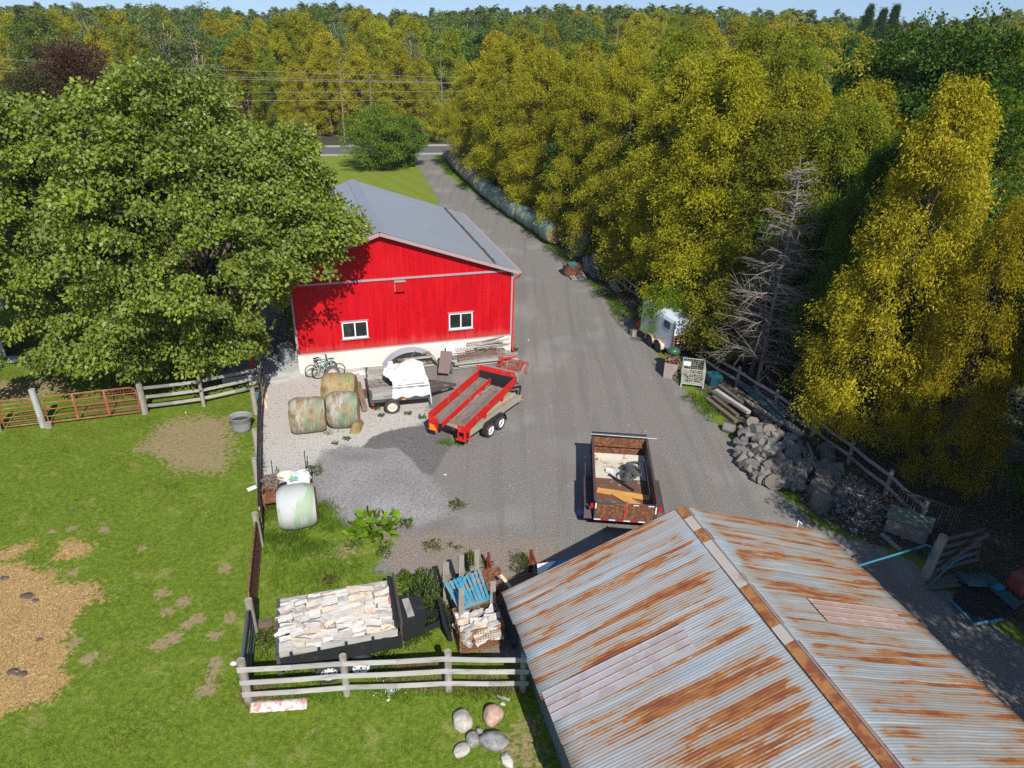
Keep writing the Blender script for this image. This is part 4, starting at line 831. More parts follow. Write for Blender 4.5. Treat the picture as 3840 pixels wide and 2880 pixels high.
# --- the wood right of the driveway
EDGE = [(-6.4, 106), (-5.2, 98), (-1.8, 84), (2.0, 72), (6.2, 60), (9.4, 51), (12.2, 43), (14.6, 36), (17.4, 30), (20.2, 24), (23.0, 17), (25.0, 9), (27.0, 0), (29, -8)]
def edge_x(y):
    for (x1, y1), (x2, y2) in zip(EDGE, EDGE[1:]):
        if y2 <= y <= y1: return x1 + (x2 - x1) * (y1 - y) / (y1 - y2)
    return EDGE[0][0]
SKY_L = [(0, 13), (290, 12), (433, 17), (617, 25), (667, 10), (758, 10), (841, 27), (941, 30), (1025, 13), (1125, 27), (1185, 13), (1275, 20), (1325, 18), (1425, 10), (1551, 22), (1645, 30), (1701, 15), (1757, 34), (1850, 40), (1982, 56), (2038, 47), (2106, 30), (2212, 25)]
def skyline(px): return float(np.interp(px, [a for a, b in SKY_L], [b for a, b in SKY_L]))
def pxof(x, y, z):
    d = Vector((x, y, z - CAM_H)); zf = d.dot(_F); return (1920 + CAM_F * d.dot(_Rt) / zf) * .57604, (1440 - CAM_F * d.dot(_Up) / zf) * .57604
rw = random.Random(5); cnt = 0
LMK = [(-99, 'level with the near end of the old shed'), (12, 'level with the junk corner'), (19, 'level with the plank chest'), (23, 'level with the chip heap'), (27, 'level with the log pile'), (31, 'level with the lumber stack'), (35, 'level with the wire cage'), (39.5, 'level with the horse trailer'), (44, 'just beyond the horse trailer'), (48, 'between the horse trailer and the barrel'), (52, 'level with the rusty barrel'),
       (56, 'level with the leaning gate panels'), (60, 'level with the nearest bale of the bale row'), (65, 'level with the third bale from the yard'), (70, 'level with the sixth bale from the yard'), (75, 'level with the middle of the bale row'), (80, 'level with the far half of the bale row'), (85, 'level with the seventh bale from the road'), (90, 'level with the fourth bale from the road'), (95, 'level with the farthest bale'), (100, 'at the road corner')]
ORD = ['front', 'second', 'third', 'fourth']
def wlabel(base, k, y):
    lm = [b for a, b in LMK if y >= a][-1]
    return '%s, %s from the drive, %s' % (base, ORD[k], lm) if k < 4 else base + ' deep in the wood right of the driveway'
yy = -8.0
while yy < 104:
    k = 0; x = edge_x(max(yy, -8)) + (0.2 if yy > 26 else 1.0)
    lim = .80 * max(yy, 6) + 10
    while x < lim and k < 14:
        px_, py_ = x + rw.uniform(-.9, .9), yy + rw.uniform(-1.3, 1.3); q = rw.random()
        far_in = px_ - edge_x(max(yy, -8)); h = rw.uniform(12.2, 14.6) + (1.4 if q > .82 else 0) + min(far_in * .05, 1.5)
        if yy < 30: h = min(h, 13.2)
        u_, v_ = pxof(px_, py_, h)
        if yy > 2 and (u_ > 2330) and yy > 25: break
        front = k == 0
        if yy < 25 and k > 2: break
        if yy > 25 and q < .10 and not front: plant('poplar%d' % (cnt % 2), px_, py_, h + 1.0, wlabel('grey poplar', k, yy), 'tree', 'poplars in the wood right of the driveway', jit(GY), 0)
        elif q < .30: plant('decid%d' % (cnt % 3), px_, py_, h * (.8 if front else 1.0), wlabel('dark leafy tree', k, yy), 'tree', 'leafy trees in the wood right of the driveway', jit(DG if q < .2 else GR, .2), 0, wid=.85)
        elif 21 < yy < 36 and k < 2: plant('cedarN%d' % rw.randrange(4), px_, py_, h * .95, wlabel('cedar coloured dark for shade', k, yy), 'tree', 'cedars in the wood right of the driveway', jit((.10, .16, .02)), 0)  # foliage colour darkened to paint in the shade of the neighbouring trees
        else: plant(('cedarN%d' if (yy < 75 and k < 3) else 'cedar%d') % rw.randrange(4), px_, py_, h, wlabel('olive cedar', k, yy), 'tree', 'cedars in the wood right of the driveway', jit(YG if rw.random() < .78 else OL), rw.uniform(0, .25), wid=rw.uniform(.95, 1.25))
        cnt += 1; k += 1; x += rw.uniform(4.0, 5.6) + (1.5 if k > 5 else 0)
    yy += 4.3 if yy < 60 else 5.2
# --- the wood beyond the road
rows = [(111, 5.0), (117, 6), (124, 6.5), (132, 7), (141, 7.5), (152, 8), (165, 9), (181, 10), (200, 11)]
for ri, (Y0, sp) in enumerate(rows):
    x = -.80 * Y0 - 4; xe = .80 * Y0 + 6
    while x < xe:
        xx = x + rw.uniform(-1.5, 1.5); Yr = Y0 + (xx + 18.5) * math.tan(R_(14.5)) * .6 + rw.uniform(-2, 2); x += sp * rw.uniform(.85, 1.15)
        if Yr < 104.2 + (xx + 18.5) * math.tan(R_(14.5)) + 7.5: Yr = 104.2 + (xx + 18.5) * math.tan(R_(14.5)) + 7.5 + rw.uniform(0, 1.5)
        gz0 = float(hill(np.array(xx), np.array(Yr))); gz0 = max(gz0, -.05)
        u_, _ = pxof(xx, Yr, 12); hor = 49 + (u_ - 1106) * .029; s_ = skyline(min(max(u_, 0), 2212)); f = ri / (len(rows) - 1)
        front = {0: 150, 1: 118, 2: 92}.get(ri, 85 - 8 * ri) + (hor - 49) * .8
        tgt = front * (1 - f) + (s_ + 16) * f + rw.uniform(-14, 14) * (1 - .6 * f)
        d = _ray('W', u_, tgt); h = CAM_H + d.z * (Yr / d.y) - gz0; h = min(max(h, 6.5), 19.5)
        if u_ > 1000 and tgt > 170: continue
        if u_ > 1180 + ri * 20 and ri < 4: continue                        # hidden by the nearer wood
        if u_ < 600 and tgt > 125 and ri < 1: continue
        q = rw.random(); gq = 'beyond the road'
        if q < .10 and ri > 1: plant('poplar%d' % rw.randrange(2), xx, Yr, h + 1, 'grey green poplar in the wood beyond the road', 'tree', 'poplars in the wood beyond the road', jit(GY), 0, z=gz0)
        elif q < .13: plant('snag1', xx, Yr, h, 'bare grey tree in the wood beyond the road', 'tree', 'bare trees in the wood beyond the road', (1, 1, 1), 0, z=gz0)
        elif q < .33 or (ri > 5 and q < .5): plant('decid%d' % rw.randrange(3), xx, Yr, h, 'rounded green tree in the wood beyond the road', 'tree', 'leafy trees in the wood beyond the road', jit((.19, .26, .04) if rw.random() < .6 else (.12, .20, .04), .25), rw.choice([0, 0, .1, .3]), z=gz0)
        else: plant('cedar%d' % rw.randrange(4), xx, Yr, h, 'yellow green cedar in the wood beyond the road', 'tree', 'cedars in the wood beyond the road', jit(YG if rw.random() < .75 else OL), rw.uniform(0, .12), z=gz0, wid=rw.uniform(.95, 1.2))
        cnt += 1
print('trees', cnt)
# --- far wood: one mass
rf = np.random.RandomState(8); Vs = []; Fs = []; cs = []; off = 0
tc = [crown_cedar(200, H=14, R=2.9, nb=46, tuft=6, per=5, leaf=.85, airy=1.6)[:3], crown_cedar(201, H=14, R=4.2, nb=50, tuft=6, per=5, leaf=.95, pw=.5, airy=1.8)[:3]]
ring = [(216, 9), (232, 9), (250, 10), (272, 10), (298, 11), (330, 12), (370, 13), (420, 14), (480, 15), (540, 16), (620, 18), (720, 20)]
for (d0, sp) in ring:
    a = -.72; 
    while a < .78:
        dd = d0 + rf.uniform(-8, 8); x, y = dd * math.sin(a), dd * math.cos(a); a += sp / d0 * rf.uniform(.8, 1.2)
        z0 = float(hill(np.array(x), np.array(y))); v, f, c_ = tc[rf.randint(2)]; sc_ = rf.uniform(.78, 1.12); u_, _ = pxof(x, y, 12)
        if d0 < 420:
            d_ = _ray('W', min(max(u_, -50), 2262), skyline(min(max(u_, 0), 2212)) + rf.uniform(2, 16)); hm = CAM_H + d_.z * (y / d_.y) - z0; sc_ = min(max(hm / 14, .7), 1.45)
        an = rf.uniform(0, 6.28); ca, sa = math.cos(an), math.sin(an)
        w_ = np.stack([v[:, 0] * ca - v[:, 1] * sa, v[:, 0] * sa + v[:, 1] * ca, v[:, 2]], 1) * np.array([1.25, 1.25, 1]) * sc_ + np.array([x, y, z0]); Vs.append(w_); Fs.append(f + off); off += len(w_); cs.append(c_ * .5 + rf.uniform(0, .5))
o = mesh_np('far_wood', np.concatenate(Vs), np.concatenate(Fs), MAT['broad_leaf'], rnd=np.concatenate(cs)); o.color = (.17, .21, .06, .05); tag(o, 'distant mixed woodland running to the horizon', 'woodland', kind='stuff')
# ------------------------------------------------------------------ round bales
def bale(x, y, rz, r, ln, skin, label, group=None, seed=0, z=None, sag=.04):
    t = thing('round_bale', label, 'hay bale', (x, y, (r * (1 - sag)) if z is None else z), rz, group); q = random.Random(seed); ph = [q.uniform(0, 6.28) for _ in range(6)]
    def rad(a, u): return r * (1 + .022 * math.sin(2 * a + ph[0]) + .012 * math.sin(5 * a + ph[1]) + .018 * math.sin(u * 7 + ph[2]) + .010 * math.sin(u * 15 + 3 * a + ph[3])) * (1 - .16 * abs(2 * u - 1) ** 5)
    m = MB(seed); 
    def fn(u, v): a = v * 6.28318; R = rad(a, u); zz = max(R * math.sin(a), -r * (1 - sag)); return Vector(((u - .5) * ln, R * math.cos(a), zz))
    m.grid(fn, 22, 40); m.build('wrap', MAT[skin], t)
    for s_ in (-1, 1):
        m = MB(seed + 1); uu = 0 if s_ < 0 else 1
        def fe(u, v): a = v * 6.28318; p = fn(uu, v); k_ = 1 - u; return Vector((s_ * (ln / 2 + .05 * math.sin(u * 1.57) + .015 * math.sin(a * 5 + u * 9)), p.y * k_, p.z * k_))
        m.grid(fe, 8, 40); m.build('end_face', MAT['hay_end'], t)
    return t
bale(-7.62, 20.72, R_(17), .80, 1.30, 'bale_silver', 'silver wrapped round bale with one bare hay band, in long grass by the cart', seed=1)
bale(-9.02, 27.35, R_(14), .79, 1.5, 'bale_brown', 'green and clear wrapped bale at the left of the three on the white gravel', seed=2)
bale(-7.55, 27.85, R_(8), .83, 1.34, 'bale_brown', 'torn wrapped bale spilling golden hay at its right end, in the middle of the three', seed=5)
bale(-8.15, 29.75, R_(6), .82, 1.52, 'bale_gold', 'golden brown bale behind the other two, next to the tarp covered trailer', seed=9)
hay_sp = MB(3); hay_sp.grid(lambda u, v: Vector(((u - .5) * .5, (v - .5) * 1.1, .75 * math.sin(u * 3.14) * math.sin(v * 3.14) + .02 * math.sin(u * 40) * math.sin(v * 37))), 12, 12)
o = hay_sp.build('loose_hay', MAT['hay_end']); o.location = (-6.95, 27.6, -.02); tag(o, 'loose golden hay slumping from the torn bale end', 'hay', kind='stuff')
row = [Vector((a, b, 0)) for a, b in [(-9.1, 96.9), (-6.3, 86.2), (-3.9, 78.2), (-2.0, 72.0), (.35, 65.8), (2.2, 61.6), (3.35, 58.2)]]
cum = [0]
for a, b in zip(row, row[1:]): cum.append(cum[-1] + (b - a).length)
NB = 20; step_ = cum[-1] / NB
def rowpt(s):
    for i in range(len(row) - 1):
        if s <= cum[i + 1] or i == len(row) - 2: return row[i] + (row[i + 1] - row[i]) * ((s - cum[i]) / (cum[i + 1] - cum[i]))
for i in range(NB):
    a, b = rowpt(i * step_), rowpt((i + 1) * step_); c_ = (a + b) / 2; d = b - a; q = random.Random(i + 40)
    if i == 0: lb = 'farthest round bale of the row, next to the road corner fence'
    elif i == NB - 1: lb = 'nearest round bale of the row, its golden brown hay end facing the yard'
    else: lb = ('dull brown' if i < 9 else 'dull teal') + ' wrapped round bale in the row beside the driveway, ' + ['', 'second', 'third', 'fourth', 'fifth', 'sixth', 'seventh', 'eighth', 'ninth', 'tenth'][min(i, NB - 1 - i)] + (' from the far end' if i < NB / 2 else ' from the yard end')
    bale(c_.x + q.uniform(-.08, .08), c_.y, math.atan2(d.y, d.x) + q.uniform(-.04, .04), q.uniform(.76, .92), step_ * (.86 if i < 9 else .93), 'bale_dun' if i < 9 else 'bale_teal', lb, 'round bales lined up beside the driveway', seed=60 + i)

# ------------------------------------------------------------------ wheels
def wheel(parent, x, y, z, r=.34, w=.2, out=-1, rim='white_rim', tyre='tyre', holes=8, axis='y', nm='wheel'):
    m = MB(3); k = r * .64; m.lathe([(k * .98, -w * .36), (k, -w / 2), (r * .93, -w / 2), (r, -w * .36), (r, w * .36), (r * .93, w / 2), (k, w / 2), (k * .98, w * .36)], 28, axis, (x, y, z), rnd=.5)
    t = m.build(nm, MAT[tyre], parent); m = MB(4); o = out * w
    m.lathe([(k, o * .46), (k * .93, o * .46), (k * .88, o * .30), (k * .5, o * .22), (k * .42, o * .34), (k * .3, o * .40), (.0, o * .41)], 24, axis, (x, y, z), rnd=.5)
    m.lathe([(k, -o * .4), (k * .6, -o * .1), (0, -o * .1)], 24, axis, (x, y, z), rnd=.5)
    rm = m.build('rim', MAT[rim], t)
    if holes:
        h = MB(5)
        for i in range(holes):
            a = 6.283 * i / holes; p = Vector((math.cos(a) * k * .69, o * .275, math.sin(a) * k * .69)) if axis == 'y' else Vector((o * .275, math.cos(a) * k * .69, math.sin(a) * k * .69))
            h.lathe([(0, .012), (k * .10, .012), (k * .10, -.012), (0, -.012)], 8, axis, Vector((x, y, z)) + p, rnd=.5)
        h.lathe([(0, .02), (k * .13, .02), (k * .13, -.02), (0, -.02)], 8, axis, (Vector((x, y + o * .42, z)) if axis == 'y' else Vector((x + o * .42, y, z))), rnd=.5); h.build('hub_hole', MAT['black_steel'], rm)
    return t
def fender(parent, x0, x1, y, z, wd, mat='black_steel', r=.12, n=1):
    m = MB(6); h = .16; pts = [(x0 - .02, z - .42), (x0 + .10, z - .06), (x0 + .24, z), (x1 - .24, z), (x1 - .10, z - .06), (x1 + .02, z - .42)]
    m.prism([(a, y - wd / 2, b) for a, b in pts] + [(a, y - wd / 2, b - .018) for a, b in pts[::-1]], (0, wd, 0)); return m.build('fender', MAT[mat], parent)

# ------------------------------------------------------------------ trailer under the white tarp
t = thing('utility_trailer', 'small grey plank sided trailer half covered by a white tarpaulin', 'trailer', (-6.87, 30.11, 0), .267)
Lt, Wt = 2.74, 2.45; h = Wt / 2
m = MB(7)
for y in (-h, h): m.beam((0, y, .62), (Lt, y, .62), .07, .12)
for x in (0, Lt * .5, Lt): m.beam((x, -h + .04, .60), (x, h - .04, .60), .07, .10)
m.beam((Lt, -.7, .55), (Lt + 1.5, 0, .48), .08, .10); m.beam((Lt, .7, .55), (Lt + 1.5, 0, .48), .08, .10)
for y in (-h, h):
    m.box((.02, y, .92), (.09, .05, .62)); m.box((Lt - .03, y, .92), (.07, .05, .6))
m.box((.06, -h + .07, .66), (.05, .1, .05)); m.build('frame', MAT['dark_steel'], t)
m = MB(8)
for i in range(8): m.box((Lt / 2, -h + .16 + i * (Wt - .1) / 8 + .05, .70), (Lt - .04, (Wt - .14) / 8 - .008, .04))
m.build('deck', MAT['grey_wood'], t)
for s_, y in ((1, -h - .0), (1, h)):
    m = MB(9 + int(y * 3))
    for i in range(3): m.box((Lt / 2 + .03, y, .80 + i * .185), (Lt - .14, .035, .178))
    m.build('side_board', MAT['grey_wood'], t)
m = MB(12); m.box((.0, .05, .80), (.04, Wt - .5, .22), 0, tilt=(-.12, 'Y')); m.build('tailboard', MAT['dark_steel'], t)
m = MB(13); m.beam((Lt + .02, -h, .95), (Lt + .02, h, .95), .04, .5); m.build('front_board', MAT['dark_steel'], t)
m = MB(14); m.beam((Lt + .05, -.42, .62), (Lt + .75, -.05, .60), .5, .24); m.build('tool_box', MAT['dark_wood'], t)
wheel(t, .98, -h - .13, .36, .37, .22, -1, 'cream_rim', holes=0); wheel(t, .98, h + .13, .36, .37, .22, 1, 'cream_rim', holes=0)
m = MB(15); m.box((.66, -h - .10, .42), (.03, .22, .40)); m.build('mud_flap', MAT['black_steel'], t)
m = MB(16); m.box((1.55, -h - .05, .64), (.17, .04, .06)); m.build('marker_lamp', MAT['amber'], t); m = MB(16); m.box((.1, -h - .045, .50), (.11, .03, .09)); m.build('marker_lamp', MAT['red_lens'], t)
m = MB(17)
for i in range(60):
    x, y = m.rng.uniform(.1, 1.2), m.rng.uniform(-.75, .75); a = m.rng.uniform(0, 3.14); m.beam((x, y, .735), (x + .16 * math.cos(a), y + .16 * math.sin(a), .745 + m.rng.uniform(0, .05)), .02, .012)
tag(m.build('twig_litter', MAT['brown_wood']), 'dry twigs and chaff lying on the trailer floor', 'litter', kind='stuff').matrix_world = Matrix.Translation((-6.87, 30.11, 0)) @ Matrix.Rotation(.267, 4, 'Z')
def tarp(u, v):
    # u along x 1.0..2.95, v across y -h-.1 .. h+.15 with drops
    x = .92 + u * 1.98 + .16 * math.sin(v * 7 + .5) * (1 - u); y = -h - .06 + v * (Wt + .12); q = math.sin
    z = 1.26 + .16 * math.exp(-((u - .35) ** 2) / .02 - ((v - .62) ** 2) / .03) + .20 * math.exp(-((u - .5) ** 2) / .08 - ((v - .86) ** 2) / .03) + .22 * math.exp(-((u - .75) ** 2) / .04 - ((v - .75) ** 2) / .05) - .20 * math.exp(-((u - .28) ** 2) / .012 - ((v - .45) ** 2) / .03)
    z += .045 * q(9 * u + 6 * v) * q(7 * v - 3 * u) + .03 * q(21 * u - 13 * v) * q(8 * u + 2) + .012 * q(41 * v + 12 * u)
    z += .05 * abs(q(5 * u + 11 * v)) 
    if v < .055: z = 1.24 - (.055 - v) / .055 * (.52 + .05 * q(u * 19)); y = -h - .05 - .05 * (.055 - v) / .055 - .02 * q(u * 23)
    if v > .97: z -= (v - .97) / .03 * .3
    if u > .93: z -= (u - .93) / .07 * (.42 + .22 * (1 - v)); x = x - (u - .93) * .6
    return Vector((x, y, z))
m = MB(18); m.grid(tarp, 56, 72); o = m.build('tarpaulin', MAT['white_sheet'], None, solid=.006); o.matrix_world = Matrix.Translation((-6.87, 30.11, 0)) @ Matrix.Rotation(.267, 4, 'Z')
tag(o, 'crumpled white tarpaulin thrown over the front of the small trailer', 'tarpaulin')
m = MB(19); m.beam((-6.87 + .3, 29.02, 1.245), (-4.12, 29.66, 1.33), .05, .03); tag(m.build('stick', MAT['grey_wood']), 'thin grey stick laid along the near edge of the white tarpaulin', 'stick')
m = MB(20); m.beam((-7.62, 31.3, .34), (-6.86, 28.98, .22), .24, .22); m.box((-7.35, 30.1, .42), (.10, .10, .02)); tag(m.build('timber_beam', MAT['brown_wood']), 'heavy old timber beam lying behind the tail of the small trailer', 'beam')
m = MB(21); m.beam((-7.3, 31.0, .10), (-7.1, 30.4, .10), .25, .2); m.beam((-6.9, 29.3, .05), (-6.95, 29.5, .05), .2, .1); tag(m.build('wood_block', MAT['dark_wood']), 'dark blocks propping the timber beam off the gravel', 'block')

# ------------------------------------------------------------------ tandem trailer with the red wagon box on it
ta = R_(57.5); T0 = Vector((-2.42, 26.72, 0)); t = thing('tandem_trailer', 'tandem axle plank trailer with white wheels under the red wagon box', 'trailer', T0, ta); Lt, Wt = 4.2, 1.62; h = Wt / 2
m = MB(22)
for i in range(9): m.box((Lt / 2, -h + .09 + i * .18, .66), (Lt, .172, .045))
m.build('deck', MAT['tan_deck'], t)
for y in (-h - .02, h + .02):
    m = MB(23); m.box((Lt / 2 - .1, y, .70), (Lt - .1, .045, .26)); m.build('side_rail', MAT['sage_wood'], t)
m = MB(24)
for y in (-h + .1, h - .1): m.beam((0, y, .56), (Lt, y, .56), .07, .12)
m.beam((0, -h, .58), (0, h, .58), .08, .13); m.beam((Lt, -h, .58), (Lt, h, .58), .08, .1); m.beam((Lt, -.6, .52), (Lt + 1.1, 0, .5), .08, .1); m.beam((Lt, .6, .52), (Lt + 1.1, 0, .5), .08, .1)
for x in (1.62, 2.45): m.beam((x, -h - .1, .34), (x, h + .1, .34), .06, .06)
m.build('frame', MAT['black_steel'], t)
for x in (1.20, 2.02): wheel(t, x, -h - .17, .34, .345, .21, -1); wheel(t, x, h + .17, .34, .345, .21, 1)
fender(t, .80, 2.42, -h - .17, .74, .27); fender(t, .80, 2.42, h + .17, .74, .27)
m = MB(25); m.box((.84, -h - .315, .60), (.10, .02, .05)); m.build('marker_lamp', MAT['red_lens'], t)
m = MB(25); m.box((-.055, -.38, .58), (.02, .18, .05)); m.box((-.055, .0, .58), (.02, .14, .05)); m.build('tail_lamp', MAT['red_lens'], t); m = MB(25); m.box((Lt - .1, -h - .06, .58), (.08, .03, .06)); m.build('marker_lamp', MAT['amber'], t)
ra = 1.158; R0 = Vector((-2.70, 26.62, 0)); t = thing('wagon_box', 'long worn red wooden wagon box with its hopper end away from the camera', 'wagon', R0, ra); Lr, Wr = 4.85, 1.92; h = Wr / 2; zb = .86
def plank(name, mat, boxes, seed=30, parent=None):
    m = MB(seed)
    for b in boxes: m.beam(*b)
    return m.build(name, MAT[mat], parent or t)
plank('side_panel', 'red_wood', [((-.05, h, zb + .18 + i * .0), (Lr, h, zb + .18), .045, .40) for i in (0,)], 31)
plank('side_panel', 'red_wood', [((-.25, -h, zb + .17), (Lr + .1, -h, zb + .17), .05, .40)], 32)
plank('slanted_floor', 'deck_wood', [((0, h - .14 - i * .155, zb + .0 - i * .012), (Lr - .1, h - .14 - i * .155, zb + .0 - i * .012), .15, .035) for i in range(4)], 33)
plank('divider', 'red_wood', [((-.15, h - .74, zb + .05), (Lr - .25, h - .74, zb + .05), .045, .26)], 34)
plank('floor', 'deck_wood', [((.62 + .05 * (i % 2), h - .90 - i * .155, zb - .09), (Lr - .45, h - .90 - i * .155, zb - .09), .148, .035) for i in range(6)], 35)
plank('inner_ledge', 'deck_wood', [((-.1, -h + .12, zb + .02), (Lr - .25, -h + .12, zb + .02), .17, .03)], 36)
m = MB(37)
for x in (.05, 1.55, 3.35): m.beam((x, -h - .05, zb - .32 - .1 * (x < 1)), (x, -h - .05, zb + .42), .06, .17, (1, 0, 0))
m.build('stake', MAT['red_steel'], t)
m = MB(38); m.prism([(-.28, -h + .02, zb + .28), (-.28, -h + .40, zb + .28), (-.28, -h + .34, zb - .02), (-.28, -h + .02, zb - .02)], (.05, 0, 0)); m.box((-.16, -h + .2, zb - .42), (.30, .42, .03)); m.beam((-.25, -h + .02, zb - .42), (-.25, -h + .02, zb + .3), .05, .10); m.beam((-.2, -h + .38, zb - .42), (-.2, -h + .38, zb), .05, .05); m.build('rear_step', MAT['red_wood'], t)
m = MB(39); m.prism([(-.10, h - .02, zb + .34), (-.10, h - .50, zb + .20), (-.10, h - .50, zb - .04), (-.10, h - .02, zb + .02)], (.05, 0, 0)); m.build('rear_plate', MAT['red_wood'], t)
m = MB(40); m.prism([(-.14, h - .03, zb - .01), (-.14, h - .50, zb - .07), (-.14, h - .46, zb - .40), (-.14, h - .05, zb - .38)], (.03, 0, 0)); rf_ = m.build('warning_sign', MAT['red_lens'], t); m = MB(41); m.prism([(-.16, h - .10, zb - .06), (-.16, h - .30, zb - .09), (-.16, h - .46, zb - .37), (-.16, h - .09, zb - .36)], (.015, 0, 0)); m.build('reflective_triangle', MAT['amber'], rf_)
plank('cross_board', 'red_wood', [((Lr - .02, h + .12, zb + .50), (Lr - .02, -h - .02, zb + .50), .05, .26)], 42)
plank('end_wall', 'black_steel', [((Lr - .08, h - .05, zb + .15), (Lr - .08, -h + .05, zb + .15), .02, .50)], 43)
plank('hopper_shelf', 'grey_wood', [((Lr + .12 + i * .14, h - .05, zb + .50 - .02 * i), (Lr + .12 + i * .14, -h - .08, zb + .50 - .02 * i), .135, .03) for i in range(3)], 44)
plank('hopper_back', 'faded_red', [((Lr + .78 + .10 * i, h - .55, zb + .36 + .19 * i), (Lr + .78 + .10 * i, -h - .30, zb + .36 + .19 * i), .03, .185, ) for i in range(3)], 45)
for y in (h - 1.1, -h + .12): m = MB(46); m.beam((Lr + .74, y, zb + .28), (Lr + .98, y, zb + .90), .10, .05); m.build('hopper_rib', MAT['faded_red'], t)
m = MB(47); m.prism([(Lr + .05, -h - .12, zb + .1), (Lr + .95, -h - .12, zb + .30), (Lr + .98, -h - .12, zb + .72), (Lr + .35, -h - .12, zb + .45), (Lr + .05, -h - .12, zb + .55)], (0, .04, 0)); m.build('hopper_side', MAT['grey_wood'], t)
m = MB(48); m.tube([(Lr + .70, h - .80, zb + .82), (Lr + 1.02, h - 1.45, zb + .96)], .055, 8); m.tube([(Lr + .7, h - .8, zb + .3), (Lr + .7, h - .8, zb + .82)], .03, 6); m.build('pivot_arm', MAT['red_steel'], t)
m = MB(49)
for i in range(26):
    x, y = m.rng.uniform(Lr - 1.0, Lr - .5), m.rng.uniform(-.7, .35); a = m.rng.uniform(0, 3.1); m.beam((x, y, zb - .05), (x + .2 * math.cos(a), y + .2 * math.sin(a), zb + .02), .02, .012)
o = m.build('chaff', MAT['tan_deck']); o.matrix_world = Matrix.Translation(R0) @ Matrix.Rotation(ra, 4, 'Z'); tag(o, 'dry chaff left in the far end of the red wagon box', 'litter', kind='stuff')
m = MB(50); m.beam((3.2, .10, zb - .045), (4.0, .34, zb - .03), .14, .03); o = m.build('loose_board', MAT['faded_red']); o.matrix_world = Matrix.Translation(R0) @ Matrix.Rotation(ra, 4, 'Z'); tag(o, 'faded red board lying loose inside the red wagon box', 'board')
m = MB(51); m.beam((2.35, .30, zb - .04), (2.55, .24, zb - .02), .09, .04); o = m.build('white_bottle', MAT['white_plastic']); o.matrix_world = Matrix.Translation(R0) @ Matrix.Rotation(ra, 4, 'Z'); tag(o, 'small white scrap lying on the floor of the red wagon box', 'scrap')
for (x, y) in ((.5, -.55), (.5, .5), (3.9, -.55), (3.9, .5)):
    pass
for x in (.5, 2.3, 4.1): m = MB(52); m.box((x, 0, .755), (.14, 1.7, .13)); m.build('bearer', MAT['brown_wood'], t)

# ------------------------------------------------------------------ dump trailer in the yard
t = thing('dump_trailer', 'rusty brown dump trailer with an open box parked in the middle of the gravel yard', 'trailer', (4.2, 20.70, 0), -.066); Wd, Ld, zf, zt = 2.20, 4.45, .62, 1.36; h = Wd / 2
m = MB(53); m.box((0, Ld / 2, zf - .03), (Wd - .06, Ld, .05)); m.build('floor', MAT['brown_floor'] if 'brown_floor' in MAT else MAT['rust'], t)
m = MB(54); m.box((0, Ld * .72, zf + .004), (Wd - .20, Ld * .30, .012)); m.box((.0, Ld * .90, zf + .05), (Wd - .1, .32, .10), tilt=(.25, 'X')); m.build('worn_floor_plate', MAT['worn_white'] if 'worn_white' in MAT else MAT['concrete'], t)
for s_ in (-1, 1):
    m = MB(55 + s_); m.box((s_ * h, Ld / 2, (zf + zt) / 2), (.045, Ld, zt - zf)); m.box((s_ * (h + .01), Ld / 2, zt + .02), (.09, Ld, .06))
    for i in range(7): m.box((s_ * (h + .045), .2 + i * (Ld - .4) / 6, (zf + zt) / 2 - .02), (.05, .08, zt - zf - .06))
    m.build('side_wall', MAT['dark_rust'] if 'dark_rust' in MAT else MAT['rust'], t)
m = MB(57); m.box((0, Ld - .02, (zf + zt) / 2), (Wd - .05, .045, zt - zf)); m.box((0, Ld - .12, zt - .30), (Wd - .05, .14, .06)); m.build('front_wall', MAT['rust'], t)
m = MB(58); m.tube([(-h - .05, Ld + .02, zt + .10), (h + .0, Ld + .02, zt + .10)], [.10, .10], 10); m.build('tarp_roll', MAT['black_steel'], t); m = MB(59); m.tube([(-h - .1, Ld - .10, zt + .16), (h + .42, Ld - .10, zt + .12)], .018, 6); m.build('tarp_rod', MAT['galv'], t)
for s_ in (-1, 1):
    m = MB(60); m.box((s_ * h / 2, .0, (zf + zt) / 2 - .06), (h - .08, .03, zt - zf - .12)); m.build('tailgate', MAT['rust'], t)
    m = MB(61); m.box((s_ * h / 2, -.01, zt - .08), (h - .05, .06, .06)); m.box((s_ * h / 2, -.01, zf - .05), (h - .05, .07, .08)); m.box((s_ * (h - .03), -.01, (zf + zt) / 2), (.07, .07, zt - zf)); m.build('tailgate_frame', MAT['dark_steel'], t)
m = MB(62); m.box((0, -.02, (zf + zt) / 2), (.11, .07, zt - zf + .08)); m.box((-.15, -.05, zt - .09), (.5, .03, .03)); m.build('gate_latch', MAT['rust_light'], t)
m = MB(63); m2 = MB(64)
for i in range(8):
    x = -h + .12 + i * (Wd - .2) / 7.5
    (m if i % 2 else m2).box((x, -.052, zf - .045), (.24, .012, .045))
    if i > 3: (m if i % 2 == 0 else m2).box((x, -.046, zt - .08), (.2, .012, .035))
m.box((.0, -.06, (zf + zt) / 2 + .05), (.05, .012, .34)); m2.box((-h + .03, -.052, zt - .2), (.05, .012, .22)); m2.box((h - .03, -.052, zt - .25), (.05, .012, .3))
m.build('red_reflector', MAT['red_lens'], t); m2.build('white_reflector', MAT['white_plastic'], t)
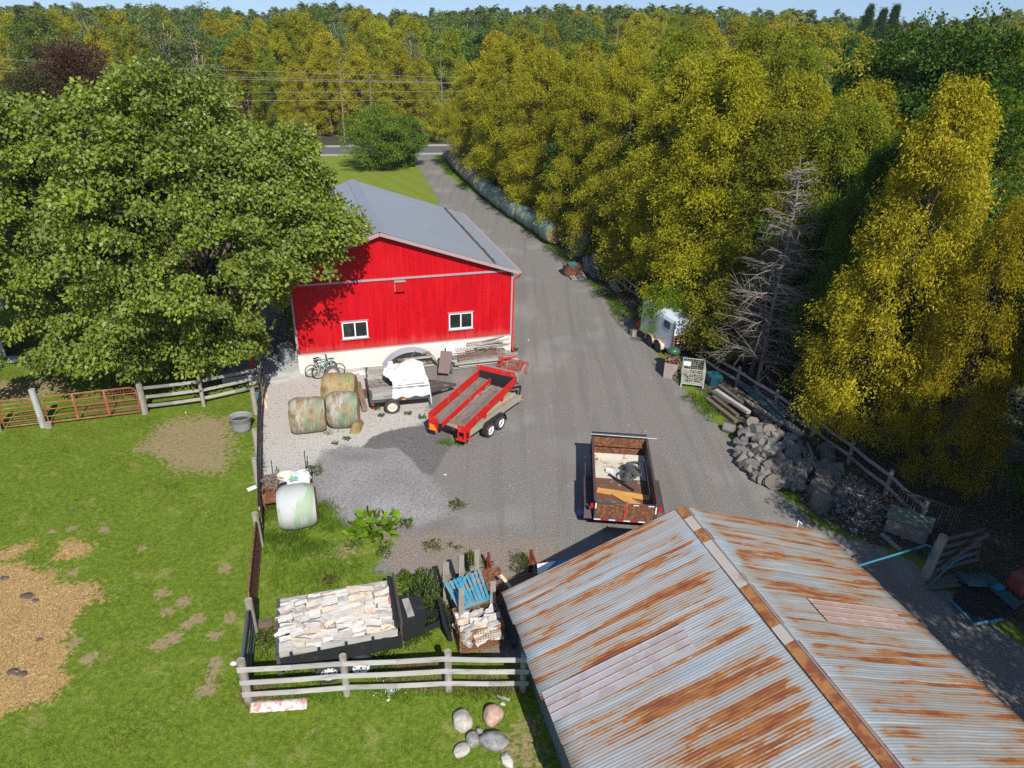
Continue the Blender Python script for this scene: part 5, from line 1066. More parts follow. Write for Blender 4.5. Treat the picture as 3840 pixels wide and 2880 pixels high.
for s_ in (-1, 1):
    m = MB(65); m.box((s_ * (h + .11), -.03, zt - .22), (.10, .06, .17)); m.build('tail_lamp', MAT['red_lens'], t)
    m = MB(66); m.prism([(s_ * (h + .06), .30, .80), (s_ * (h + .06), 2.35, .80), (s_ * (h + .06), 2.55, .5), (s_ * (h + .06), 2.52, .5), (s_ * (h + .06), 2.33, .77), (s_ * (h + .06), .32, .77), (s_ * (h + .06), .12, .45), (s_ * (h + .06), .10, .47)], (s_ * .30, 0, 0)); m.build('fender', MAT['dark_rust'] if 'dark_rust' in MAT else MAT['rust'], t)
    for y in (.80, 1.72): wheel(t, s_ * (h + .20), y, .36, .36, .22, s_, 'white_rim', axis='x')
m = MB(67); m.beam((-.5, .1, .48), (-.5, Ld, .48), .08, .16); m.beam((.5, .1, .48), (.5, Ld, .48), .08, .16); m.beam((-.5, Ld, .48), (0, Ld + 1.2, .48), .08, .12); m.beam((.5, Ld, .48), (0, Ld + 1.2, .48), .08, .12); m.box((0, Ld + .35, .62), (.5, .4, .4)); m.tube([(0, Ld + 1.0, .4), (0, Ld + 1.0, 1.0)], .04, 8); m.build('chassis', MAT['black_steel'], t)
def inbox(x, y, z): return Vector((4.2 + math.cos(-.066) * x - math.sin(-.066) * y, 20.70 + math.sin(-.066) * x + math.cos(-.066) * y, z))
m = MB(68); q = random.Random(7)
for k in range(9):
    cx, cy = q.uniform(.2, .55), q.uniform(2.35, 3.25); rx, ry = q.uniform(.22, .42), q.uniform(.15, .34); a0 = q.uniform(0, 6.28); n = 22; rot = q.uniform(0, 3.1); pts = []
    for i in range(n): a = a0 + i * 6.28 / 20 * .95; xx, yy_ = rx * math.cos(a), ry * math.sin(a); pts.append(inbox(cx + xx * math.cos(rot) - yy_ * math.sin(rot), cy + xx * math.sin(rot) + yy_ * math.cos(rot), zf + .06 + .045 * k + .04 * math.sin(a * 2)))
    for a, b in zip(pts, pts[1:]): m.beam(a, b, .025, .11)
tag(m.build('rubber_strips', MAT['rubber']), 'tangled heap of grey rubber strips inside the dump trailer', 'rubber strips')
m = MB(69); m.beam(inbox(-.45, 2.75, zf + .05), inbox(.45, 1.75, zf + .05), .08, .06); tag(m.build('steel_bar', MAT['black_steel']), 'straight black bar lying across the dump trailer floor', 'bar')
m = MB(69); m.box(inbox(-.42, 2.92, zf + .10), (.26, .15, .12), -.6); m.box(inbox(-.40, 2.94, zf + .162), (.08, .05, .01), -.6); tag(m.build('hitch_bracket', MAT['white_plastic']), 'white metal bracket beside the rubber heap in the dump trailer', 'bracket')
m = MB(70); m.box(inbox(.05, 1.52, zf + .02), (2.0, .32, .02), -.22); tag(m.build('plywood_strip', MAT['orange_board']), 'orange plywood strip lying flat across the dump trailer floor', 'board')
m = MB(71); m.box(inbox(.18, 1.10, zf + .06), (1.35, .36, .03), -.85, tilt=(-.03, 'Y')); tag(m.build('plywood_board', MAT['orange_board']), 'orange board lying slantwise on top of the plywood strip in the dump trailer', 'board')
m = MB(72); m.lathe([(0, .15)] + [(.15 * math.sin(a), .15 * math.cos(a)) for a in (.4, .8, 1.2, 1.57, 2.0, 2.4, 2.8)] + [(0, -.15)], 16, c=at('6', 622, 822, .15)); tag(m.build('ball', MAT['purple']), 'purple ball on the gravel at the left rear corner of the dump trailer', 'ball')
# ------------------------------------------------------------------ fences and gates on the left
def post(x, y, h, r=.10, label=None, group=None, lean=(0, 0), seed=0, mat='post_wood'):
    m = MB(seed); m.tube([(0, 0, -.1), (lean[0] * .5, lean[1] * .5, h * .5), (lean[0], lean[1], h)], [r * 1.05, r, r * .94], 12); o = m.build('fence_post', MAT[mat]); o.location = (x, y, 0); return tag(o, label, 'post', group)
def board_fence(pts, zs, label, wd=.14, mat='pale_wood', offs=(0, 0), over=.15, seed=0, sag=.02, group=None, posts=True, ph=1.4, pr=.09):
    """posts and boards; every board and post is a part"""
    pts = [Vector((p[0], p[1], 0)) for p in pts]; t = thing('board_fence', label, 'fence', pts[0], 0, group); q = random.Random(seed)
    L = [p - pts[0] for p in pts]
    if posts:
        for p in L:
            m = MB(q.randint(0, 99)); m.tube([(p.x, p.y, -.1), (p.x, p.y, ph)], [pr * 1.05, pr * .95], 10); m.build('post', MAT['post_wood'], t)
    for z in zs:
        for i, (a, b) in enumerate(zip(L, L[1:])):
            d = (b - a).normalized(); m = MB(q.randint(0, 999)); n = Vector((offs[0], offs[1], 0)); e0 = a - (d * over if i == 0 else Vector()); e1 = b + (d * over if i == len(L) - 2 else Vector())
            mid = (e0 + e1) / 2 + Vector((0, 0, -sag)); z0, z1 = z + q.uniform(-.02, .02), z + q.uniform(-.02, .02)
            m.beam(e0 + n + Vector((0, 0, z0)), mid + n + Vector((0, 0, (z0 + z1) / 2)), .035, wd); m.beam(mid + n + Vector((0, 0, (z0 + z1) / 2)), e1 + n + Vector((0, 0, z1)), .035, wd); m.build('rail', MAT[mat], t)
    return t
board_fence([(-6.83, 13.10), (-4.27, 13.42), (-1.51, 13.66), (.55, 13.72)], (.38, .84, 1.30), 'pale three board fence below the firewood trailer, ending at the rusty roofed shed', offs=(.02, -.11), over=.12, ph=1.47, pr=.105, wd=.15)
board_fence([(-16.8, 28.35), (-14.5, 29.2), (-12.25, 30.75)], (.35, .80, 1.25), 'grey three board fence in the shade under the silver maple', mat='grey_wood', offs=(0, .1), ph=1.5)
lf = [(-12.15, 31.0), (-11.62, 28.85), (-10.95, 26.6), (-10.30, 24.6), (-9.68, 22.7), (-8.72, 19.95)]
t = thing('pipe_fence', 'long rail fence of thin dark pipes between the pasture and the white gravel', 'fence', (lf[0][0], lf[0][1], 0))
for z, r, mt in ((.35, .025, 'rust'), (.62, .022, 'galv'), (.88, .025, 'rust'), (1.12, .03, 'grey_wood'), (1.34, .03, 'black_steel')):
    m = MB(int(z * 100)); m.tube([(x - lf[0][0] + .05, y - lf[0][1], z + .03 * math.sin(i * 2.1 + z * 9)) for i, (x, y) in enumerate(lf)], r, 6); m.build('rail', MAT[mt], t)
for i, (x, y) in enumerate([(-11.72, 28.6), (-10.45, 25.1), (-9.75, 23.0)]): post(x - .12, y, 1.32 - .04 * i, .12, 'grey wooden fence post ' + ['behind the water tank', 'just below the water tank', 'left of the rusty cart'][i], seed=i)
m = MB(4); m.tube([(-11.35, 27.9, 1.2), (-10.9, 26.4, .5)], .018, 5); tag(m.build('fork_handle', MAT['black_steel']), 'thin dark tool leaning on the pipe fence beside the water tank', 'tool'); m = MB(4); m.tube([(-11.38, 28.1, 1.35), (-11.35, 27.7, 1.2)], .03, 5); tag(m.build('short_tool', MAT['blue_pipe']), 'short blue tool handle on the pipe fence by the tank', 'tool')
for k, ((a, b), (c_, d)) in enumerate((((-12.45, 31.3), (-11.80, 30.05)), ((-12.2, 30.5), (-11.50, 29.08)))):
    m = MB(k); m.beam((a, b, .55), (c_, d, .03), .09, .03); tag(m.build('new_board', MAT['new_wood']), ['pale new board leaning at the top end of the pipe fence', 'second pale new board, lower against the pipe fence'][k], 'board')
post(-8.60, 19.40, 1.42, .115, 'wooden post at the upper end of the rust brown tube gate', seed=5, lean=(-.02, .0)); post(-7.47, 15.42, 1.38, .12, 'wooden post between the rust brown gate and the black pipe gate', seed=6); post(-6.86, 13.13, 1.52, .12, 'corner post where the pale board fence meets the black pipe gate', seed=7)
def tube_gate(a, b, zs, r, mat, label, verts=(), z0=.15, z1=1.3, mesh=False, round_=.18, nm='tube_gate', flat=False):
    a = Vector((a[0], a[1], 0)); b = Vector((b[0], b[1], 0)); t = thing(nm, label, 'gate', a, math.atan2((b - a).y, (b - a).x)); L = (b - a).length; m = MB(1); k = round_
    m.tube([(k, 0, z1), (L - k, 0, z1), (L, 0, z1 - k), (L, 0, z0 + k * .3), (L - k * .3, 0, z0), (k * .3, 0, z0), (0, 0, z0 + k * .3), (0, 0, z1 - k), (k, 0, z1)], r * 1.25, 8); m.build('frame', MAT[mat], t)
    for z in zs: m = MB(2); (m.box((L / 2, 0, z), (L, .03, .07)) if flat else m.tube([(0, 0, z), (L, 0, z)], r, 6)); m.build('bar', MAT[mat], t)
    for v in verts: m = MB(3); m.box((L * v, -.02, (z0 + z1) / 2), (.09, .03, z1 - z0)); m.build('brace', MAT[mat], t)
    if mesh:
        m = MB(4); i = 0.0
        while i < L * mesh: m.box((L * (1 - mesh) + i, .02, (z0 + z1) / 2), (.008, .008, z1 - z0)); i += .12
        zz = z0
        while zz < z1: m.box((L * (1 - mesh / 2), .02, zz), (L * mesh, .008, .008)); zz += .12
        m.build('wire_mesh', MAT['rust_light'], t)
    return t
tube_gate((-22.15, 26.55), (-20.85, 26.98), (.35, .58, .80, 1.02, 1.22), .022, 'red_tube' if 'red_tube' in MAT else 'faded_red', 'short reddish tube gate between two wooden posts at the left edge', z1=1.42)
tube_gate((-20.5, 27.05), (-17.0, 28.25), (.45, .80, 1.12), .024, 'faded_red', 'long reddish tube gate with two wide uprights and wire mesh', (.32, .66), z1=1.42, mesh=.62)
post(-22.35, 26.45, 1.6, .12, 'wooden gate post at the far left edge of the pasture', seed=8); post(-20.68, 26.92, 1.85, .14, 'tall bare wooden post between the two reddish tube gates', seed=9, lean=(-.05, .02), mat='pale_wood'); post(-16.85, 28.3, 1.6, .12, 'wooden post where the long tube gate meets the grey board fence', seed=10)
m = MB(5); m.tube([(0, 0, -.02), (0, 0, .22)], [.17, .16], 10); o = m.build('log_round', MAT['post_wood']); o.location = at('7', 405, 1110); tag(o, 'short log round at the foot of the tall bare gate post', 'log')
tube_gate((-8.52, 19.2), (-7.56, 15.65), (.32, .50, .68, .86, 1.04, 1.20), .022, 'rust', 'rust brown tube gate between two posts on the pasture edge', z1=1.34, flat=True)
tube_gate((-7.40, 15.2), (-6.92, 13.3), (.55, .95), .035, 'dark_steel', 'short dark pipe gate beside the firewood trailer', z1=1.32)
t = thing('water_tank', 'grey rubber water tank half full of green water beside the pipe fence', 'water tank', (-11.95, 27.1, 0), .2)
m = MB(6); prof = [(r_ * .78, z_ * 1.12) for r_, z_ in [(.42, .0), (.46, .02), (.50, .22), (.52, .24), (.55, .42), (.575, .44), (.60, .60), (.64, .62), (.66, .66), (.62, .66), (.58, .58), (.50, .10)]]
m.lathe(prof, 32); o = m.build('tub', MAT['grey_tank'], t); o.scale = (1.0, .86, 1); m = MB(7); m.lathe([(.44, .50), (0, .50)], 32); o = m.build('water_surface', MAT['water'], t); o.scale = (1, .86, 1)
# ------------------------------------------------------------------ rusty cart behind the silver bale
t = thing('cart', 'small rusty cart heaped with scrap, tucked between the pipe fence and the silver bale', 'cart', (-8.45, 22.25, 0), R_(17))
m = MB(8)
for (x, y, a, b) in ((0, -.72, 1.75, .04), (0, .55, 1.75, .04), (-.86, -.08, .04, 1.3), (.86, -.08, .04, 1.3)): m.box((x, y, .58), (a, b, .42))
m.box((0, -.08, .38), (1.7, 1.25, .04)); m.build('box', MAT['rust'], t); m = MB(9); m.beam((-1.15, -.45, .4), (-.8, -.45, .4), .06, .05); m.beam((-.9, -.6, .45), (-.75, -.6, -.02), .3, .05)
for (x, y, h) in ((-.52, .62, 1.35), (-.36, .63, 1.05), (-.30, .6, .95), (.72, .62, 1.6), (.80, .66, 1.3), (.9, .45, 1.0)): m2 = MB(9); m2.tube([(x, y, .3), (x + .03, y + .05, h)], .018, 5); m2.build('upright_bar', MAT['black_steel'], t)
m.build('drawbar', MAT['rust'], t); wheel(t, -.95, -.3, .25, .25, .12, -1, 'rust', holes=0, axis='x'); wheel(t, .95, -.3, .25, .25, .12, 1, 'rust', holes=0, axis='x')
def place(o, M_): o.matrix_world = M_; return o
MC = Matrix.Translation((-8.45, 22.25, 0)) @ Matrix.Rotation(R_(17), 4, 'Z')
m = MB(10); m.grid(lambda u, v: Vector((-.22 + u * 1.12 + .04 * math.sin(v * 13), -.62 + v * 1.22 + .05 * math.sin(u * 9), .82 + .06 * math.sin(u * 5 + v * 3) * math.sin(v * 6) + .03 * math.sin(u * 17 + v * 9) - .2 * max(0, u - .9) * 6)), 22, 22)
tag(place(m.build('plastic_sheet', MAT['white_sheet'], solid=.01), MC), 'bright white sheet covering the right side of the rusty cart', 'sheet')
m = MB(11); m.lathe([(.0, -.17), (.22, -.17), (.28, .02), (.29, .02), (.24, -.13), (.0, -.13)], 24, c=(-.06, .12, .95)); o = tag(place(m.build('basin', MAT['cream_plastic']), MC), 'cream plastic basin with rusty water on the white sheet', 'basin'); m = MB(11); m.lathe([(.225, -.08), (0, -.08)], 20, c=(-.06, .12, .95)); place(m.build('rusty_water', MAT['rust_water'], o), Matrix.Identity(4))
m = MB(12); m.grid(lambda u, v: Vector((.12 + u * .3, -.32 + v * .26 + .06 * math.sin(u * 3), .93 + .04 * math.sin(u * 9) * math.sin(v * 7))), 6, 6); tag(place(m.build('green_scrap', MAT['green_net'], solid=.01), MC), 'pale green plastic scrap lying on the white sheet of the cart', 'scrap')
m = MB(13); q = random.Random(3)
for i in range(70): a = q.uniform(0, 6.28); p = Vector((q.uniform(-.78, -.25), q.uniform(-.6, .45), q.uniform(.78, .98))); m.tube([p, p + Vector((math.cos(a) * .15, math.sin(a) * .15, .08)), p + Vector((math.cos(a) * .26, math.sin(a) * .26, q.uniform(-.05, .1)))], .009, 3, cap=False)
tag(place(m.build('wire_tangle', MAT['cable']), MC), 'grey tangle of old twine and wire on the left side of the cart', 'twine')
m = MB(14); m.box((-.15, -.42, .93), (.35, .12, .06), .4); tag(place(m.build('dark_rag', MAT['black_steel']), MC), 'dark crumpled rag at the front of the rusty cart', 'rag')
m = MB(15); m.box((0, 0, .12), (.34, .16, .04), .8, tilt=(.3, 'X')); o = m.build('white_scrap', MAT['white_plastic']); o.location = at('H', 255, 780); tag(o, 'white plastic scrap on the grass just left of the pipe fence', 'scrap')

# ------------------------------------------------------------------ along the red barn
def wall_pt(x, y, z=0): return BO + BU * x + BV * y + Vector((0, 0, z))
MBn = Matrix.Translation(BO) @ Matrix.Rotation(BT, 4, 'Z')
def bike(loc, rz, lean, label, fcol):
    t = thing('bicycle', label, 'bicycle', loc, rz); t.rotation_euler.x = lean
    for x in (-.52, .52):
        m = MB(1); pts = [(x + .31 * math.cos(a * .2618), 0, .33 + .31 * math.sin(a * .2618)) for a in range(25)]; m.tube(pts, .028, 6, cap=False); w_ = m.build('wheel', MAT['tyre'], t); m = MB(2)
        for a in range(14): c_ = a * .4488; m.tube([(x, .02 * (-1) ** a, .33), (x + .29 * math.cos(c_), 0, .33 + .29 * math.sin(c_))], .005, 3, cap=False)
        m.tube([(x, -.05, .33), (x, .05, .33)], .02, 6); m.build('spokes', MAT['galv'], w_)
    m = MB(3); hd, st_, bb = Vector((.36, 0, .80)), Vector((-.18, 0, .80)), Vector((-.05, 0, .33))
    for a, b in ((hd, st_), (hd - Vector((0, 0, .08)), bb), (st_, bb), (bb, Vector((-.52, 0, .33))), (st_, Vector((-.52, 0, .33))), (hd, Vector((.52, 0, .33))), (hd, hd + Vector((-.04, 0, .2)))): m.tube([a, b], .02, 6)
    m.build('frame', MAT[fcol], t); m = MB(4); m.tube([hd + Vector((-.1, -.28, .2)), hd + Vector((0, -.1, .22)), hd + Vector((0, .1, .22)), hd + Vector((-.1, .28, .2))], .016, 6); m.build('handlebar', MAT['black_steel'], t)
    m = MB(5); m.prism([(-.32, -.09, .92), (-.32, .09, .92), (-.02, .02, .94), (-.02, -.02, .94)], (0, 0, .05)); m.tube([st_, (-.18, 0, .93)], .015, 5); m.build('saddle', MAT['black_steel'], t)
bike(wall_pt(-9.95, -.85), BT + math.pi + .12, .22, 'pale green bicycle leaning against the white foundation of the red barn', 'mint')
bike(wall_pt(-10.3, -.50), BT + .25, -.16, 'second dark bicycle pushed in behind the pale green one', 'black_steel')
t = thing('spare_wheel', 'old tyre on a rusted white rim propped against the bicycles', 'wheel', wall_pt(-9.78, -1.15), BT); t.rotation_euler.x = -.25; wheel(t, 0, 0, .36, .36, .2, -1, 'rust_rim', 'worn_tyre', holes=8)
for k, (c_, s_) in enumerate((((-8.55, -.75, .05), (.75, .12, .05)), ((-8.2, -.95, .04), (.5, .1, .05)))): m = MB(k); m.box(c_, s_, .1); tag(place(m.build('white_plank', MAT['white_board']), MBn), ['white plank lying right of the spare wheel by the barn', 'smaller white offcut beyond the spare wheel'][k], 'board')
m = MB(6); m.box((-7.55, -.72, .12), (.78, .5, .03), 0, tilt=(.35, 'X')); tag(place(m.build('white_sheet_piece', MAT['white_board']), MBn), 'white ribbed panel piece at the left foot of the grey metal arch', 'panel')
m = MB(7)
def arch(u, v): a = math.pi * (.10 + .80 * u); return Vector((-5.6 - 1.55 * math.cos(a) * 1.0 - .15, -1.02 + v * .62, -.35 + 1.38 * math.sin(a) + .012 * math.sin(v * 40)))
m.grid(arch, 28, 20); tag(place(m.build('metal_arch', MAT['arch_grey'], solid=.03), MBn), 'grey curved half of a culvert standing like an arch against the barn foundation', 'culvert')
t = thing('bucket', 'white plastic pail upside down in front of the left end of the metal arch', 'bucket', wall_pt(-6.85, -1.15, .25)); m = MB(8); m.lathe([(0, .42), (.13, .42), (.135, .40), (.165, .03), (.18, .03), (.18, 0), (.15, 0)], 20); m.build('pail', MAT['white_plastic'], t); m = MB(9); m.lathe([(.1555, .15), (.1475, .30)], 20); m.build('band', MAT['cable'], t)
m = MB(9); m.box((-6.85, -1.15, .12), (.4, .3, .24)); tag(place(m.build('brown_block', MAT['brown_wood']), MBn), 'brown wooden block under the white pail', 'block')
q = random.Random(12)
for k in range(7):
    m = MB(k + 5); x = -6.4 + q.uniform(0, .4); z = .12 + .09 * k; y = -.95 + q.uniform(-.12, .3); m.beam((x, y, z), (x + q.uniform(1.3, 1.9), y + q.uniform(-.1, .1), z + q.uniform(-.04, .04)), q.uniform(.14, .24), .06)
    tag(place(m.build('old_board', MAT['brown_wood' if k % 2 else 'grey_wood']), MBn), 'old board in the heap under the grey metal arch', 'board', 'boards heaped under the metal arch')
m = MB(30); m.tube([wall_pt(-5.9, -1.1, .6), wall_pt(-5.6, -1.1, .95), wall_pt(-5.5, -1.15, 1.1)], .04, 6); m.tube([wall_pt(-5.2, -1.1, .9), wall_pt(-4.8, -1.0, .95), wall_pt(-4.7, -1.0, .75)], .05, 6); tag(m.build('crooked_branch', MAT['brown_wood']), 'crooked brown branch sticking up inside the metal arch', 'branch')
t = thing('hand_cart', 'brown sheet metal panel on a small wheeled cart beside the lumber stack', 'cart', wall_pt(-3.95, -1.55), BT)
m = MB(31); m.prism([(-.62, -.75, .30), (-.10, -.85, .22), (.42, .55, .80), (-.18, .60, .88)], (0, 0, .03)); m.build('panel', MAT['brown_panel'], t); m = MB(32); m.prism([(-.1, -.80, .20), (.40, .52, .76), (.40, .52, .20), (-.05, -.6, .15)], (.03, 0, 0)); m.build('side_plate', MAT['galv'], t); wheel(t, .12, -.30, .22, .22, .14, 1, 'white_rim', 'worn_tyre', holes=0, axis='x')
m = MB(33); m.box((-3.2, -.55, .62), (1.1, .03, .75), 0, tilt=(-.25, 'X')); tag(place(m.build('white_sheet_metal', MAT['white_board']), MBn), 'white panel standing behind the brown sheet metal panel', 'panel')
q = random.Random(22)
for k in range(22):
    m = MB(k + 50); lay = k // 4; y = -1.55 + (k % 4) * .33 + q.uniform(-.06, .06); x0 = -3.55 + q.uniform(-.15, .35); L_ = q.uniform(2.4, 3.35); z = .07 + lay * .105
    m.beam((x0, y, z), (x0 + L_, y + q.uniform(-.08, .08), z + q.uniform(-.02, .05)), q.uniform(.16, .30), .055); tag(place(m.build('old_board', MAT[('grey_wood', 'pale_wood', 'pink_grey_wood')[k % 3]]), MBn), 'weathered board in the long stack against the barn foundation', 'board', 'boards stacked against the barn foundation')
m = MB(80); 
for k in range(15): y = -1.75 + k * .11; m.beam((-3.3, y, .66 + .01 * k), (-.75, y + .1, .70 + .015 * k), .012, .012)
for k in range(17): x = -3.3 + k * .16; m.beam((x, -1.78, .67), (x + .03, -.12, .88), .012, .012)
tag(place(m.build('wire_grid', MAT['rust_light']), MBn), 'rusty wire grid lying over the stack of old boards', 'wire grid')
q = random.Random(5)
for k in range(9):
    m = MB(k + 90); x0 = -2.9 + q.uniform(0, 1.3); y = -.75 + q.uniform(-.2, .5); m.beam((x0, y, .72 + .04 * k), (x0 + q.uniform(1.0, 1.8), y + q.uniform(-.2, .25), .74 + .05 * k), q.uniform(.04, .12), .03)
    tag(place(m.build('thin_lath', MAT['pale_wood']), MBn), 'thin pale lath tossed on top of the board stack by the barn', 'lath', 'laths on top of the board stack')
for k, (x, y) in enumerate(((-.62, -1.95), (-.28, -2.2))): t = thing('spare_tyre', ['worn tyre lying behind the hopper of the red wagon box', 'second worn tyre lying beside the wagon hopper, nearer the drive'][k], 'tyre', wall_pt(x, y)); m = MB(k); m.lathe([(.2, .02), (.33, .0), (.36, .05), (.36, .17), (.33, .21), (.2, .19)], 24, c=(0, 0, 0)); m.build('tread', MAT['worn_tyre'], t)
for k, (a, b, c_) in enumerate((((1, 1350, 265), .8, .2), ((1, 1560, 240), .25, .5), ((1, 1420, 240), .5, .15))): m = MB(k); p = at(str(a[0]), a[1] + 60, a[2] - 20); m.box((p.x, p.y, .03), (b, .1, .03), .3 + c_); tag(m.build('wood_scrap', MAT['pale_wood']), ['pale board scrap on the gravel below the board stack', 'small pale chip lying right of the board scrap', 'short offcut beside the pale board scrap'][k], 'scrap')
m = MB(99); m.box((0, 0, .03), (.05, .22, .02), .3); o = m.build('white_scrap', MAT['white_plastic']); o.location = at('1', 1993, 50); tag(o, 'tiny white scrap alone on the drive right of the barn', 'scrap')
# ------------------------------------------------------------------ firewood trailer and its load
MF = Matrix.Translation((-6.32, 14.48, 0)) @ Matrix.Rotation(.281, 4, 'Z')
t = thing('firewood_trailer', 'black dump trailer piled with split firewood behind the pale board fence', 'trailer', (-6.32, 14.48, 0), .281); Lf, Wf = 3.30, 1.98; h = Wf / 2
m = MB(1); m.box((Lf / 2, 0, .74), (Lf, Wf, .05)); m.build('floor', MAT['rust'], t)
m = MB(2); m.box((.02, 0, 1.05), (.06, Wf + .04, .62)); m.build('tailgate', MAT['rust'], t)
m = MB(2); m.box((.0, 0, 1.37), (.09, Wf + .1, .05)); m.box((.0, h + .02, 1.0), (.1, .06, .8)); m.box((.0, -h - .02, 1.0), (.1, .06, .8)); m.build('tailgate_frame', MAT['dark_steel'], t)
for s_ in (-1, 1):
    m = MB(3); m.box((Lf / 2, s_ * (h + .01), .98), (Lf, .05, .46))
    for i in range(5): m.box((.35 + i * .72, s_ * (h + .045), 1.06), (.08, .05, .62))
    m.build('side_wall', MAT['black_steel'], t); m = MB(4); m.beam((.02, s_ * (h + .005), 1.30), (Lf - .1, s_ * (h + .005), 1.34), .05, .19); m.build('top_board', MAT['pale_wood'], t)
m = MB(5); m.box((Lf, 0, 1.15), (.06, Wf, .8)); m.beam((Lf + .02, -h - .02, 1.62), (Lf + .02, h + .05, 1.62), .07, .07); m.build('headboard', MAT['dark_rust'], t)
m = MB(6); m.tube([(Lf - .10, -h, 1.56), (Lf - .10, h, 1.56)], .07, 10); m.build('tarp_roll', MAT['black_steel'], t)
m = MB(7); m.prism([(Lf + .04, -.62, .62), (Lf + .75, -.38, .62), (Lf + .75, .38, .62), (Lf + .04, .62, .62)], (0, 0, .55)); m.build('tool_box', MAT['black_steel'], t)
m = MB(8); m.beam((Lf + .1, -.55, .56), (Lf + 1.7, 0, .52), .1, .14); m.beam((Lf + .1, .55, .56), (Lf + 1.7, 0, .52), .1, .14); m.beam((.1, -.6, .60), (Lf, -.6, .60), .1, .2); m.beam((.1, .6, .60), (Lf, .6, .60), .1, .2)
for x in (1.25, 2.10): m.beam((x, -h, .36), (x, h, .36), .07, .07)
m.build('chassis', MAT['black_steel'], t)
for x in (1.25, 2.12): wheel(t, x, -h - .02, .36, .37, .23, -1, holes=10); wheel(t, x, h + .02, .36, .37, .23, 1, holes=10)
m = MB(9); m.beam((Lf + .35, -.35, 1.20), (Lf + .28, .35, 1.20), .2, .06); tag(place(m.build('wood_block', MAT['pale_wood']), MF), 'thick pale offcut lying on the black tool box of the firewood trailer', 'block')
m = MB(9); m.box((Lf - .16, .1, 1.50), (.12, .2, .10)); tag(place(m.build('pink_cloth', MAT['pink']), MF), 'scrap of pink cloth between the firewood and the trailer headboard', 'cloth')
def split_log(seed):
    r = random.Random(seed); n = r.choice([3, 4, 4, 5]); L = r.uniform(.36, .42); a0 = r.uniform(0, 6.28); pr = []
    for i in range(n): a = a0 + 6.283 * (i + r.uniform(-.25, .25)) / n; rr = r.uniform(.075, .115); pr.append((rr * math.cos(a) * 1.15, rr * math.sin(a)))
    m = MB(seed); K = 5; vs = []
    for k in range(K + 1):
        x = (k / K - .5) * L; j = .010 if 0 < k < K else .003; sc_ = 1 + .10 * math.sin(k * 1.3 + seed)
        for (y, z) in pr: vs.append((x + r.uniform(-.01, .01) * (k in (0, K)), y * sc_ + r.uniform(-j, j), z * sc_ + r.uniform(-j, j)))
    F = []; UV = []; of = r.uniform(0, 50)
    for k in range(K):
        for i in range(n): i2 = (i + 1) % n; F.append((k * n + i, k * n + i2, (k + 1) * n + i2, (k + 1) * n + i)); UV.append([(k * .08 + of, i * .1), (k * .08 + of, i * .1 + .1), (k * .08 + .08 + of, i * .1 + .1), (k * .08 + .08 + of, i * .1)])
    F += [tuple(range(n))[::-1], tuple(range(K * n, K * n + n))]; UV += [[(of + 7 + vs[i][1], vs[i][2]) for i in range(n)], [(of + 9 + vs[K * n + i][1], vs[K * n + i][2]) for i in range(n)]]
    m.add(vs, F, UV, rnd=r.random()); return m.build('firewood', MAT['split_wood'])
SPL = [split_log(300 + i) for i in range(12)]; used_spl = [0] * 12
def put_log(M_, label, group):
    k = LR.randrange(12); o = SPL[k]
    if used_spl[k]: o = o.copy(); COL.objects.link(o)
    used_spl[k] = 1; o.matrix_world = M_; tag(o, label, 'firewood', group); return o
LR = random.Random(77)
for lay, (nx, ny, z) in enumerate(((8, 10, 1.24), (8, 10, 1.40))):
    for i in range(nx):
        for j in range(ny):
            x = .22 + i * .385 + LR.uniform(-.03, .03) + (.06 if j % 3 == 1 else 0); y = -h + .12 + j * .192 + LR.uniform(-.025, .025)
            if lay == 1 and i == 0 and j in (1, 2, 7, 8, 9): continue
            if x > Lf - .22: continue
            zz = z + LR.uniform(-.05, .07) + .06 * math.sin(i * .7 + 1) * math.sin(j * .35); sc_ = LR.uniform(.82, 1.3); x += LR.gauss(0, .035)
            R3 = Matrix.Rotation(LR.gauss(0, .17) + (LR.choice([0, 0, 0, .5, -.4]) if LR.random() < .15 else 0), 4, 'Z') @ Matrix.Rotation(LR.gauss(0, .09), 4, 'Y') @ Matrix.Rotation(LR.uniform(0, 6.28), 4, 'X')
            put_log(MF @ Matrix.Translation((x, y, zz)) @ R3 @ Matrix.Diagonal((sc_, sc_, sc_, 1)), 'split log in the load of the firewood trailer', 'split logs on the firewood trailer')
